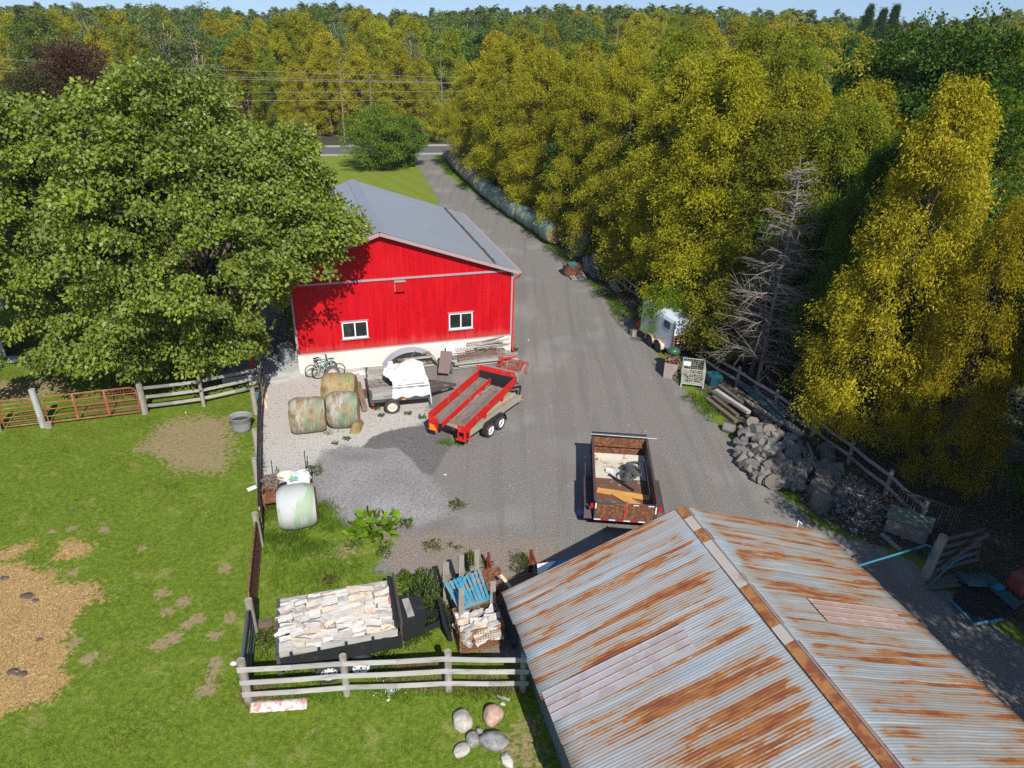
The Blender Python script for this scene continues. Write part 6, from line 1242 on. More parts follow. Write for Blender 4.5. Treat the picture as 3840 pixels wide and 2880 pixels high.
# ------------------------------------------------------------------ wire baskets, pallet and uprights by the old shed
def cage(name, label, cx, cy, rz, a, b, z0, z1, mat, pitch=.10, cat='basket', th=.010):
    t = thing(name, label, cat, (cx, cy, 0), rz); m = MB(1)
    for sx in (-1, 1):
        for sy in (-1, 1): m.box((sx * a / 2, sy * b / 2, (z0 + z1) / 2), (.035, .035, z1 - z0)); m.box((sx * a / 2, sy * b / 2, z0 / 2), (.07, .07, z0))
    for z in (z0, z1):
        for s_ in (-1, 1): m.box((0, s_ * b / 2, z), (a, .035, .035)); m.box((s_ * a / 2, 0, z), (.035, b, .035))
    m.build('frame', MAT[mat], t)
    for s_ in (-1, 1):
        w_ = MB(2); n = int(a / pitch)
        for i in range(1, n): w_.box((-a / 2 + i * a / n, s_ * b / 2, (z0 + z1) / 2), (th, th, z1 - z0))
        k = int((z1 - z0) / pitch)
        for i in range(1, k): w_.box((0, s_ * b / 2, z0 + i * (z1 - z0) / k), (a, th, th))
        w_.build('wire_side', MAT[mat], t); w_ = MB(3); n = int(b / pitch)
        for i in range(1, n): w_.box((s_ * a / 2, -b / 2 + i * b / n, (z0 + z1) / 2), (th, th, z1 - z0))
        for i in range(1, k): w_.box((s_ * a / 2, 0, z0 + i * (z1 - z0) / k), (th, b, th))
        w_.build('wire_side', MAT[mat], t)
    m = MB(4); m.box((0, 0, z0), (a, b, .02)); m.build('floor', MAT[mat], t); return t
cage('wire_basket', 'rusty wire basket full of split firewood by the corner of the old shed', -.80, 15.45, .31, 1.30, .98, .14, .95, 'rust_light', .075)
cage('wire_basket', 'dark empty wire basket squeezed between the firewood basket and the shed wall', .42, 15.85, .31, .75, 1.1, .14, .90, 'dark_steel', .10)
MK = Matrix.Translation((-.80, 15.45, 0)) @ Matrix.Rotation(.31, 4, 'Z')
for lay in range(3):
    for i in range(3):
        for j in range(5 if lay < 2 else 4):
            M_ = MK @ Matrix.Translation((-.42 + i * .41 + LR.uniform(-.05, .05), -.38 + j * .19 + LR.uniform(-.04, .04), .42 + lay * .22 + LR.uniform(-.02, .05))) @ Matrix.Rotation(LR.gauss(0, .35) + (1.57 if LR.random() < .2 else 0), 4, 'Z') @ Matrix.Rotation(LR.gauss(0, .2), 4, 'Y') @ Matrix.Rotation(LR.uniform(0, 6.28), 4, 'X') @ Matrix.Scale(LR.uniform(1.0, 1.25), 4)
            put_log(M_, 'split log in the rusty wire basket', 'split logs in the wire basket')
Zr = ('5',)
def stake(x, y, z0, z1, wd, rz, label, th=.06): m = MB(int(x * 100) % 97); m.box((0, 0, (z0 + z1) / 2), (wd, th, z1 - z0)); o = m.build('upright_board', MAT['post_wood']); o.location = (x, y, 0); o.rotation_euler.z = rz; return tag(o, label, 'board')
for k, (px, py) in enumerate(((1608, 375), (1715, 330), (1820, 300), (1715, 590), (1930, 505))):
    p = at('5', px, py, 1.0); stake(p.x, p.y, 0, (1.78, 1.82, 1.86, 1.95, 1.76)[k], (.20, .17, .16, .17, .17)[k], .31, ['upright grey board at the left back of the blue pallet', 'upright board at the middle back of the blue pallet', 'tallest upright board, at the right back of the blue pallet', 'upright board standing in front of the blue pallet', 'upright board at the right end of the blue pallet'][k])
t = thing('pallet', 'worn blue pallet lying slanted on top of the firewood basket and uprights', 'pallet', (0, 0, 0)); c0, c1, c2, c3 = at('5', 1592, 395, 1.12), at('5', 1850, 300, 1.10), at('5', 1912, 490, 1.06), at('5', 1692, 570, 1.02)
for k in range(9):
    m = MB(k + 3); u = (k + .5) / 9; a = c0.lerp(c1, u); b = c3.lerp(c2, u); m.beam(a + Vector((0, 0, .08)), b + Vector((0, 0, .08)), (c1 - c0).length / 9 * (.62 if k % 3 else .86), .02); m.build('slat', MAT['blue_wood'], t)
for k in range(3): m = MB(k + 20); u = k / 2 * .94 + .03; m.beam(c0.lerp(c3, u), c1.lerp(c2, u), .05, .11); m.build('stringer', MAT['blue_wood'], t)
m = MB(30); m.tube([at('5', 1690, 410, 1.15), at('5', 1740, 340, 1.4), at('5', 1815, 260, 1.75)], .012, 4); tag(m.build('cord', MAT['cable']), 'pale cord running from the blue pallet up to the tallest upright board', 'cord')
m = MB(31); m.box((0, 0, .62), (.10, 1.0, .75), 0, tilt=(-.25, 'Y')); o = m.build('black_panel', MAT['black_steel']); o.location = (-1.78, 15.6, 0); o.rotation_euler.z = .25; tag(o, 'black ribbed plastic panel leaning on the left side of the rusty basket', 'panel')
m = MB(32); m.beam((-1.65, 17.6, .45), (-.2, 18.0, .45), .06, .3); m.beam((-1.6, 17.2, .3), (-.35, 17.6, .3), .9, .25); tag(m.build('rusty_trough', MAT['rust']), 'low rusty trough behind the blue pallet', 'trough')
cage('low_cage', 'long low rusty mesh crate under the shed eave behind the blue pallet', .28, 17.35, .32, 1.7, .7, .08, .42, 'rust_light', .08, 'crate')
m = MB(33); m.beam(at('5', 1985, 325, .62), at('5', 2055, 410, .5), .11, .03); tag(m.build('pale_stick', MAT['new_wood']), 'short pale board tied across the low mesh crate', 'board')
m = MB(34); p = at('5', 2190, 300); m.box((p.x, p.y, .45), (.12, .10, .9)); m.beam((p.x, p.y, .85), (p.x + .35, p.y - .3, .1), .08, .06); tag(m.build('red_bracket', MAT['dark_red']), 'small dark red steel upright at the edge of the rusty roof', 'bracket'); m = MB(34); p = at('5', 1900, 300); m.box((p.x, p.y, .4), (.09, .08, .8)); m.beam((p.x, p.y, .6), (p.x + .2, p.y - .3, .1), .06, .05); tag(m.build('red_bracket', MAT['dark_red']), 'thin dark red steel upright just behind the right end of the blue pallet', 'bracket')
m = MB(35); a, b, c_ = at('6', 268, 1262, 1.15), at('6', 560, 1188, 1.15), at('6', 272, 1335, 1.15); d_ = (SU * .0 - SV * .0); q_ = b + (c_ - a); m.prism([a, c_, c_ + Vector((1.6, -.1, 0)), b + Vector((1.0, -.1, 0)), b], (0, 0, -.5)); tag(m.build('blue_box', MAT['blue_panel']), 'bright blue sided box poking out from under the rusty roof eave', 'box'); m = MB(36); m.prism([a + Vector((-.06, .03, .004)), c_ + Vector((-.06, -.02, .004)), c_ + Vector((.12, .0, .004)), a + Vector((.55, .2, .004))], (0, 0, .03)); tag(m.build('white_lid', MAT['white_board']), 'white lid edge on the left end of the blue box', 'lid')
# ------------------------------------------------------------------ stones
def rock(x, y, sx, sy, sz, col, label, seed, rz=0, sink=.33, name='boulder', cat='boulder'):
    bm = bmesh.new(); bmesh.ops.create_icosphere(bm, subdivisions=3, radius=1); r = np.random.RandomState(seed); A = r.normal(size=(6, 3)) * 1.6; ph = r.uniform(0, 6.28, 6); Pn = unit(r.normal(size=(7, 3)))
    for v in bm.verts:
        d = np.array(v.co); f = 1 + .05 * sum(math.sin(float(d @ A[i]) + ph[i]) for i in range(6))
        f += .018 * sum(math.sin(float(d @ A[i]) * 4.3 + ph[i]) for i in range(6))
        for pn in Pn: e = float(d @ pn) * f - .74; f -= max(e, 0) * .8
        v.co = Vector(d * f)
    me = bpy.data.meshes.new(name); bm.to_mesh(me); bm.free(); me.polygons.foreach_set('use_smooth', [True] * len(me.polygons)); me.materials.append(MAT[col]); o = bpy.data.objects.new(name, me); COL.objects.link(o); o.scale = (sx, sy, sz); o.location = (x, y, sz * (1 - sink * 2)); o.rotation_euler.z = rz; return tag(o, label, cat)
for k, (px, py, a, b, c_, col, lb, rz) in enumerate([(1722, 1325, .34, .38, .30, 'stone_grey', 'pale round boulder on the grass, upper left of the boulder group', .2), (1932, 1290, .34, .32, .28, 'stone_pink', 'pink boulder on the grass, nearest the shed shadow', .5),
        (1945, 1465, .50, .38, .30, 'stone_dark', 'largest grey boulder, with the broad flat top', -.1), (1795, 1450, .26, .24, .20, 'stone_dark', 'small dark stone between the larger boulders', .6), (1712, 1520, .27, .22, .16, 'stone_grey', 'rough light stone at the lower left of the boulder group', .3), (1838, 1385, .12, .10, .14, 'stone_dark', 'small grey stone wedged between the pale and pink boulders', 0)]):
    p = at('5', px, py + 26); rock(p.x, p.y, a * .88, b * .88, c_ * .88, col, lb, 400 + k, rz)
for k, (reg, px, py, s_, lb) in enumerate([('5', 138, 938, .09, 'small white stone beside the corner fence post'), ('5', 1232, 1120, .13, 'long pale stone in the grass below the board fence'), ('5', 2030, 1615, .20, 'flat tan stone on the bare soil near the shed wall'), ('1', 1417, 978, .06, 'pale stone alone on the grey gravel below the wagon'),
        ('5', 1210, 1190, .05, 'tiny white stone by the daisies below the board fence'), ('7', 1540, 990, .05, 'white pebble on the grass below the grey board fence'), ('5', 2000, 1220, .07, 'white stone in the grass left of the shed shadow')]):
    p = at(reg, px, py); rock(p.x, p.y, s_ * 1.2, s_ * .8, s_ * .6, 'stone_white', lb, 420 + k, k, name='stone', cat='stone')
m = MB(40); a, b = at('5', 258, 1215, .14), at('5', 650, 1188, .14); d = (b - a).normalized(); n = Vector((-d.y, d.x, 0))
m.grid(lambda u, v: a + (b - a) * u + n * ((v - .5) * .40) + Vector((0, 0, -.12 * abs(2 * v - 1) ** 1.3 + .012 * math.sin(u * 40 + v * 3))), 24, 8); tag(m.build('metal_ridge_piece', MAT['pink_metal'], solid=.02), 'faded pink and white folded metal strip lying in the grass below the fence corner', 'metal strip')
m = MB(41); m.beam(at('5', 1960, 1160, .03), at('5', 2050, 1190, .03), .07, .03); tag(m.build('bleached_stick', MAT['pale_wood']), 'bleached broken stick on the grass beside the shed shadow', 'stick')
m = MB(42); p = at('5', 350, 650, .18); m.box((p.x, p.y, .12), (.5, .3, .1), .3); tag(m.build('brown_plank', MAT['brown_wood']), 'flat brown block between the dark pipe gate and the firewood trailer', 'block')
for k, p in enumerate(dungs):
    m = MB(k + 50); r_ = (.14, .20, .10, .09, .16, .14, .08)[k]; m.lathe([(r_, 0), (r_ * .8, .035), (r_ * .3, .06), (0, .06)], 12); o = m.build('dung_pat', MAT['dung']); o.location = (p.x, p.y, 0); o.scale = (1.2, .8, 1); tag(o, ['dark dung pat at the left edge above the straw', 'largest dark dung pat on the straw', 'small dung pat just right of the largest one', 'dung pat in the middle of the straw', 'wide dung pat low on the straw', 'dung pat touching the wide one low on the straw', 'small dung pat alone on the grass above the straw'][k], 'dung')
# ------------------------------------------------------------------ right side: horse trailer and the things along the wood
HA = .40; HO = Vector((9.52, 36.30, 0)); t = thing('horse_trailer', 'white rust edged horse trailer backed under the trees', 'trailer', HO, HA); Wh, Lh, z0, z1 = 1.62, 3.3, .42, 2.28; h = Wh / 2
def hsec(y, k=1.0): return [(-h, y, z0), (-h, y, z1 - .22), (-h + .07, y, z1 - .06), (-h + .24, y, z1 + .02), (0, y, z1 + .06), (h - .24, y, z1 + .02), (h - .07, y, z1 - .06), (h, y, z1 - .22), (h, y, z0)]
m = MB(1); S = [hsec(y) for y in (0, 1.1, 2.2, Lh)]; vs = [p for s_ in S for p in s_]
m.add(vs, [(i * 9 + j, i * 9 + j + 1, (i + 1) * 9 + j + 1, (i + 1) * 9 + j) for i in range(3) for j in range(8)] + [tuple(range(27, 36))], rnd=.5); m.build('body', MAT['trailer_white'], t)
m = MB(2); m.box((0, .02, 1.85), (Wh - .06, .04, .92)); m.build('upper_door', MAT['trailer_white'], t)
m = MB(3); m.box((0, .015, .92), (Wh - .02, .05, .88)); rp = m.build('ramp', MAT['black_steel'], t); m = MB(4)
for x in (-h + .05, -.27, .25, h - .05): m.box((x, -.03, .92), (.04, .04, .9))
m.build('ramp_rib', MAT['grey_wood'], rp)
m = MB(5); m2 = MB(6)
for z in (1.12, .98, .52):
    for i in range(8): (m if i % 2 else m2).box((-h + .12 + i * .197, -.052 - .012, z), (.17, .012, .045))
m.build('white_tape', MAT['white_plastic'], rp); m2.build('red_tape', MAT['red_lens'], rp)
m = MB(7); m.box((-h - .006, .02, 1.35), (.02, .06, 1.8)); m.box((0, .0, 1.385), (Wh, .055, .05)); m.box((-h - .008, 1.6, z0 + .02), (.03, 3.2, .08)); m.build('rusted_edge', MAT['rust'], t)
for y in (.72, 2.45):
    m = MB(8); m.prism([(-h - .012, y - .30, 1.62), (-h - .012, y + .22, 1.62), (-h - .012, y + .30, 1.70), (-h - .012, y + .30, 1.94), (-h - .012, y + .2, 2.02), (-h - .012, y - .25, 2.02), (-h - .012, y - .30, 1.95)], (-.012, 0, 0)); m.build('window', MAT['glass'], t)
m = MB(9); m.box((.0, .35, z1 + .11), (.34, .34, .10)); m.box((-.45, .16, z1 + .06), (.1, .1, .04)); m.build('roof_vent', MAT['galv'], t)
for y in (1.12, 1.98): wheel(t, -h - .08, y, .35, .35, .2, -1, 'dark_rim', axis='x', holes=0); wheel(t, h + .08, y, .35, .35, .2, 1, 'dark_rim', axis='x', holes=0)
m = MB(10)
def fen(u, v): a = u * 2; c_ = 1.12 if a < 1 else 1.98; b = (a % 1 if a < 2 else 1) * math.pi; return Vector((-h - .0 - .24 * v, c_ - .43 * math.cos(b), .33 + .43 * math.sin(b)))
m.grid(fen, 32, 3); m.build('fender', MAT['rust_white'], t, solid=.02)
m = MB(11); m.beam((-.5, Lh, .5), (0, Lh + 1.1, .5), .08, .1); m.beam((.5, Lh, .5), (0, Lh + 1.1, .5), .08, .1); m.box((-.55, Lh + .35, .6), (.3, .5, .35)); m.build('drawbar', MAT['red_wood'], t)
m = MB(12); m.box((-h - .25, Lh + .3, .2), (.3, .3, .4)); o = m.build('wood_block', MAT['post_wood']); o.matrix_world = Matrix.Translation(HO) @ Matrix.Rotation(HA, 4, 'Z'); tag(o, 'grey wooden block beside the front of the horse trailer', 'block')
t = thing('wooden_crate', 'low wooden crate heaped with scrap behind the horse trailer', 'crate', (8.42, 34.15, 0), -.24); m = MB(13)
for (x, y, a, b) in ((-.33, 0, .03, 1.15), (.33, 0, .03, 1.15), (0, -.58, .66, .03), (0, .58, .66, .03)): m.box((x, y, .42), (a, b, .84))
m.build('side', MAT['faded_crate'], t); q = random.Random(4); m = MB(14)
for i in range(30): p = Vector((8.42 + q.uniform(-.3, .3), 34.15 + q.uniform(-.5, .5), .72 + q.uniform(0, .3))); a = q.uniform(0, 6.28); m.tube([p, p + Vector((math.cos(a) * .2, math.sin(a) * .2, q.uniform(-.1, .2)))], q.uniform(.02, .05), 5)
tag(m.build('scrap_metal', MAT['rust']), 'rusty scrap metal heaped in the wooden crate behind the horse trailer', 'scrap', kind='stuff')
m = MB(15); m.grid(lambda u, v: Vector((8.60 + .36 * math.cos(u * 6.28) * math.sin(v * 3.14) * (1 + .1 * math.sin(u * 30)), 34.75 + .3 * math.sin(u * 6.28) * math.sin(v * 3.14), 1.05 + .24 * math.cos(v * 3.14))), 20, 10); tag(m.build('green_sack', MAT['green_bag']), 'shiny dark green sack on top of the scrap crate', 'sack')
cage('wire_cage', 'pale galvanised wire cage half full of scrap, at the edge of the drive', 9.38, 33.25, -.20, 1.10, 1.35, .18, 1.02, 'pale_wire', .11, 'cage')
m = MB(16)
for i in range(34): p = Vector((9.38 + q.uniform(-.42, .42), 33.2 + q.uniform(-.5, .5), .28 + q.uniform(0, .22))); a = q.uniform(0, 6.28); m.beam(p, p + Vector((math.cos(a) * .3, math.sin(a) * .3, q.uniform(-.05, .1))), q.uniform(.04, .14), .04)
tag(m.build('scrap_wood', MAT['tan_deck']), 'broken wood and rags in the bottom of the pale wire cage', 'scrap', kind='stuff')
m = MB(16); m.box((9.15, 33.75, .82), (.36, .02, .25), -.2); tag(m.build('white_card', MAT['white_board']), 'white card fixed to the far side of the pale wire cage', 'card'); m = MB(16); m.box((9.05, 34.1, .95), (.35, .25, .12), .3); tag(m.build('teal_tub', MAT['teal']), 'teal plastic tub between the scrap crate and the wire cage', 'tub')
m = MB(17); m.box((10.45, 33.1, .3), (.7, .6, .55), .3, tilt=(.2, 'X')); tag(m.build('teal_bin', MAT['teal']), 'dark teal plastic bin under the trees right of the wire cage', 'bin')
beams = [((85, 345), (285, 500), .12, .22, 'brown_wood'), ((130, 335), (295, 462), .20, .20, 'dark_wood'), ((148, 292), (372, 440), .42, .22, 'grey_wood'), ((172, 262), (325, 375), .35, .22, 'dark_wood'), ((215, 262), (420, 420), .34, .24, 'dark_wood'), ((275, 283), (560, 470), .30, .20, 'brown_wood'), ((300, 330), (598, 520), .35, .20, 'tan_deck'),
         ((410, 430), (545, 548), .25, .26, 'dark_wood'), ((612, 500), (725, 590), .35, .30, 'grey_wood'), ((500, 440), (655, 560), .15, .18, 'grey_wood'), ((250, 380), (470, 560), .10, .20, 'dark_wood')]
bl = ['reddish brown', 'blackish', 'pale grey', 'black', 'dark long', 'long brown', 'long tan', 'short dark', 'thick grey', 'low grey', 'lowest dark']
for k, (a, b, z, wd, mt) in enumerate(beams):
    m = MB(60 + k); m.beam(at('4', *a, z), at('4', *b, z), wd, .15); tag(m.build('timber', MAT[mt]), bl[k] + ' timber in the shaded lumber stack above the log pile', 'timber')
m = MB(72); m.beam(at('4', 325, 250, .45), at('4', 610, 498, .45), .36, .03); tag(m.build('teal_panel', MAT['teal_dull']), 'long dull teal panel lying along the ladder', 'panel')
t = thing('ladder', 'grey ladder lying on the lumber stack beneath the trees', 'ladder', (0, 0, 0)); a1, b1, a2, b2 = at('4', 400, 262, .58), at('4', 612, 470, .58), at('4', 455, 248, .58), at('4', 655, 445, .58)
for k, (a, b) in enumerate(((a1, b1), (a2, b2))): m = MB(73); m.beam(a, b, .07, .05); m.build('rail', MAT['galv'], t)
for i in range(12): m = MB(74); u = (i + .5) / 12; m.beam(a1.lerp(b1, u), a2.lerp(b2, u), .045, .03); m.build('rung', MAT['galv'], t)
board_fence([(10.3, 35.6), (11.6, 32.8), (12.75, 30.3), (13.75, 28.0), (14.5, 25.8), (15.1, 23.6), (15.45, 21.6)], (.45, .95), 'old leaning board fence under the trees behind the lumber and logs', mat='grey_wood', offs=(-.1, 0), ph=1.15, sag=.05, seed=4)
board_fence([(5.9, 53.0), (7.2, 48.4), (8.6, 44.0), (9.6, 40.5)], (.5, 1.0), 'shaded board fence at the wood edge between the barrel and the horse trailer', mat='grey_wood', offs=(-.1, 0), ph=1.2, seed=6)
board_fence([(-9.9, 97.5), (-7.6, 98.1), (-5.0, 98.8)], (.45, .80, 1.15), 'grey fence at the road corner behind the farthest bale', mat='grey_wood', ph=1.4, seed=7)
# logs
def round_log(seed, r, L):
    m = MB(seed); q = random.Random(seed); n = 12; ph = [q.uniform(0, 6.28) for _ in range(3)]; fl = q.uniform(.75, 1)
    m.grid(lambda u, v: Vector(((u - .5) * L, *(lambda a, R: (R * math.cos(a), R * math.sin(a)))(v * 6.28318, r * (1 + .05 * math.sin(3 * v * 6.283 + ph[0]) + .03 * math.sin(u * 6 + ph[1]) + .03 * math.sin(7 * v * 6.283)) * (fl if .2 < v < .5 else 1)))), 5, n)
    for x in (0, 1): vs = [m.v[(0 if x == 0 else 5) * (n + 1) + j].copy() for j in range(n)]; m.add(vs, [tuple(range(n)) if x else tuple(range(n))[::-1]], rnd=.9)
    o = m.build('log', MAT['log_bark']); o.data.materials.append(MAT['log_end'])
    for p in o.data.polygons[-2:]: p.material_index = 1; p.use_smooth = False
    return o
RL = [round_log(500 + i, (.11, .13, .15, .17, .20, .24)[i % 6], (.40, .42, .45, .38, .42, .40)[i % 6]) for i in range(12)]; ur = [0] * 12; q = random.Random(31)
def heap_z(x, y): return max(0, .95 * (1 - (((x - 11.35) / 1.7) ** 2 + ((y - 26.0) / 2.6) ** 2)))
def put_round(x, y, z, k, sc_, lb, grp=None, rot=None, nm='log'):
    o = RL[k]
    if ur[k]: o = o.copy(); COL.objects.link(o)
    ur[k] = 1; o.matrix_world = Matrix.Translation((x, y, z)) @ (rot or (Matrix.Rotation(q.uniform(0, 6.28), 4, 'Z') @ Matrix.Rotation(q.gauss(0, .35), 4, 'Y') @ Matrix.Rotation(q.uniform(0, 6.28), 4, 'X'))) @ Matrix.Scale(sc_, 4); return tag(o, lb, 'log', grp)
n_ = 0
for i in range(400):
    x, y = q.uniform(9.8, 13.0), q.uniform(23.6, 28.7); hz = heap_z(x, y)
    if hz <= .02 or n_ > 118: continue
    n_ += 1; put_round(x, y, .12 + hz * q.uniform(.55, .95), q.randrange(12), q.uniform(.85, 1.25), 'sawn log in the grey log pile at the wood edge', 'logs in the log pile')
for k, (px, py, s_, z, lb, rz, ry) in enumerate([(640, 700, 2.0, .55, 'largest sawn round near the top of the log pile, its brown end up', .4, -.9), (560, 790, 1.7, .35, 'thick log with an orange brown split on the log pile', .6, .15), (430, 700, 1.7, .42, 'thick grey forked log on the left of the log pile', 2.3, .2), (450, 815, 1.7, .22, 'bowl shaped round at the lower left edge of the log pile', .3, 1.2),
        (550, 895, 1.7, .25, 'big grey round at the bottom of the log pile', 1.0, .3), (358, 725, 1.4, .2, 'short upright log at the left edge of the log pile', 0, 1.57), (240, 545, 1.2, .15, 'single sawn log lying just off the top of the pile', 2.6, 0), (400, 510, 1.2, .5, 'pale curved log at the top of the log pile', 1.2, .6), (680, 830, 1.1, .5, 'log showing its round pale end low on the pile', 1.3, .5)]):
    p = at('4', px, py, z); put_round(p.x, p.y, z, (4, 5)[k % 2], s_, lb, rot=Matrix.Rotation(rz, 4, 'Z') @ Matrix.Rotation(ry, 4, 'Y'))
for k, (a, b, z1_, z2_, r_) in enumerate([((715, 690), (690, 870), .7, .2, .07), ((740, 700), (740, 870), .7, .15, .07), ((700, 640), (830, 830), .8, .5, .05), ((780, 760), (985, 955), .6, .05, .04), ((650, 740), (610, 930), .6, .1, .06), ((760, 640), (800, 800), .7, .5, .06)]):
    m = MB(80 + k); a_, b_ = at('4', *a, z1_), at('4', *b, z2_); m.tube([a_, (a_ + b_) / 2 + Vector((.04, .03, .08)), b_], [r_, r_ * .9, r_ * .8], 8); tag(m.build('branch_pole', MAT['log_bark']), ['mossy pole leaning down the right side of the log pile', 'second pole leaning down the log pile, right of the first', 'crooked grey pole across the right of the log pile', 'long thin pole reaching from the log pile to the chip heap', 'dark pole low on the log pile', 'short pole at the back of the log pile'][k], 'pole')
for k, (px, py, s_, lb) in enumerate([(840, 960, 1.8, 'tree stump with a hollow top below the log pile'), (850, 1035, 1.7, 'lower tree stump with a dark knot beside the chip heap'), (860, 880, 1.5, 'dark shaded stump behind the right end of the log pile')]):
    p = at('4', px, py + 20, .2); put_round(p.x, p.y, .28, 5, s_, lb, rot=Matrix.Rotation(1.57, 4, 'Y'), nm='stump')
for k, (px, py) in enumerate([(880, 800), (920, 850), (960, 830), (880, 700), (900, 740)]):
    p = at('4', px, py, .3); put_round(p.x, p.y, .3, 5, 1.4, 'dark log in the shade right of the log pile', 'shaded logs right of the log pile')
r = np.random.RandomState(9); n = 2600; X = r.normal(13.45, .62, n); Y = r.normal(23.0, .75, n); Zc = np.maximum(0, .38 * (1 - ((X - 13.45) / 1.3) ** 2 - ((Y - 23.0) / 1.6) ** 2)) + r.uniform(0, .07, n) + .02
D = unit(r.normal(size=(n, 3)) * np.array([1, 1, .4])); V, F = leaves(np.stack([X, Y, Zc], 1), D, r.uniform(.08, .32, n), r.uniform(.03, .08, n) * 1.6, r); tag(mesh_np('wood_chips', V, F, MAT['chips'], rnd=r.uniform(0, 1, n)), 'heap of grey bark and wood splinters below the log pile', 'wood chips', kind='stuff')
# junk corner
t = thing('plank_box', 'faded plank chest with a greenish lid in the deep shade', 'box', (14.75, 21.15, 0), -.62); m = MB(90); m.box((0, 0, .35), (1.35, .85, .62))
for x in (-.65, 0, .65): m.box((x, -.435, .35), (.08, .03, .66))
m.build('body', MAT['faded_crate'], t); m = MB(91); m.box((0, 0, .69), (1.5, .98, .04)); m.box((0, 0, .72), (1.5, .06, .03)); m.build('lid', MAT['moss_wood'], t)
t = thing('slatted_rack', 'dark slatted rack leaning behind the plank chest', 'rack', (15.45, 21.5, 0), -.62); m = MB(92)
for i in range(20): m.box((-1.0 + i * .105, .06 + .0, .75), (.03, .03, .85), tilt=(-.3, 'X'))
m.build('slat', MAT['dark_wood'], t); m = MB(93); m.box((0, .2, 1.16), (2.15, .05, .06)); m.box((0, -.07, .34), (2.15, .05, .06)); m.build('rail', MAT['dark_wood'], t)
o = post(14.12, 18.62, 1.92, .15, 'thick grey wooden post in the shade right of the rusty roof', seed=20, lean=(.12, -.02))
m = MB(94); m.tube([(10.96, 17.42, 1.55), (12.4, 17.95, 1.62), (13.72, 18.50, 1.62), (13.92, 18.48, 1.52), (13.98, 18.46, 1.1)], .035, 8); tag(m.build('water_pipe', MAT['blue_pipe']), 'light blue water pipe running from the shed to the thick wooden post', 'pipe')
t = thing('board_gate', 'dark board gate behind the thick wooden post in the shade', 'gate', (14.3, 18.75, 0), R_(20))
for i in range(5): m = MB(95 + i); m.beam((0, .05 * i, .25 + .28 * i), (2.3, .05 * i, .22 + .28 * i), .03, .15); m.build('board', MAT['shade_wood'], t)
m = MB(96); m.beam((.1, -.06, .2), (2.2, -.06, 1.4), .03, .13); m.build('brace', MAT['shade_wood'], t)
m = MB(97); m.tube([at('D', 1430, 608, .05), at('D', 1650, 400, .75), at('D', 1800, 330, 1.2)], .03, 6); tag(m.build('teal_pole', MAT['blue_pipe']), 'thin teal pole leaning in front of the dark board gate', 'pole')
m = MB(98); m.beam(at('D', 1075, 175, .1), at('D', 1225, 305, .1), .12, .10); tag(m.build('fallen_board', MAT['grey_wood']), 'grey board lying along the foot of the plank chest', 'board')
for k, (a, b) in enumerate((((1450, 560), (1700, 500)), ((1450, 575), (1720, 540)), ((1460, 600), (1700, 580)))): m = MB(99); m.beam(at('D', *a, .15), at('D', *b, .15), .14, .04); tag(m.build('stacked_board', MAT['shade_wood']), ['upper', 'middle', 'lowest'][k] + ' dark board of the small stack below the board gate', 'board')
m = MB(100); z_ = .10; P_ = [at('D', x, y, z_) for x, y in ((1640, 700), (1720, 545), (1960, 590), (2120, 780), (2040, 850), (1810, 885))]; m.prism(P_, (0, 0, .06)); tag(m.build('rubber_mat', MAT['black_steel']), 'black sheet lying on the ground with dead leaves on it', 'mat')
m = MB(101); m.tube([at('D', 1620, 700, .16), at('D', 1720, 800, .16), at('D', 1810, 895, .16), at('D', 2040, 855, .16)], .06, 6); tag(m.build('bent_blue_tube', MAT['blue_pipe']), 'blue tube edging the black sheet on the ground', 'pipe')
for k in range(4): m = MB(102); m.beam(at('D', 1925 + k * 12, 580 - k * 8, .3 + .03 * k), at('D', 2140 + k * 14, 770 - k * 12, .3 + .03 * k), .10, .05); tag(m.build('green_board', MAT['teal_dull']), ['lowest', 'second', 'third', 'uppermost'][k] + ' of the green boards bundled beyond the black sheet', 'board')
m = MB(103); m.box(at('D', 1735, 545, .2), (.35, .22, .12), -.6); tag(m.build('teal_box', MAT['teal']), 'small teal box at the upper corner of the black sheet', 'box'); m = MB(104); m.grid(lambda u, v: at('D', 1850, 530, .25) + Vector(((u - .5) * 1.1, (v - .5) * .8, .12 * math.sin(u * 3) * math.sin(v * 5))), 8, 8); tag(m.build('grey_tarp', MAT['teal_dull'], solid=.02), 'crumpled teal grey tarp behind the black sheet', 'tarp'); m = MB(105); m.box(at('D', 2010, 600, .45), (.34, .2, .08), .4); tag(m.build('pale_jug', MAT['blue_panel']), 'light blue jug on the bundled green boards', 'jug')
m = MB(106); m.box(at('D', 2190, 560, .4), (.5, .5, .6), .3); tag(m.build('dark_red_bin', MAT['faded_red']), 'dark red bin in the deep shade at the right edge', 'bin')
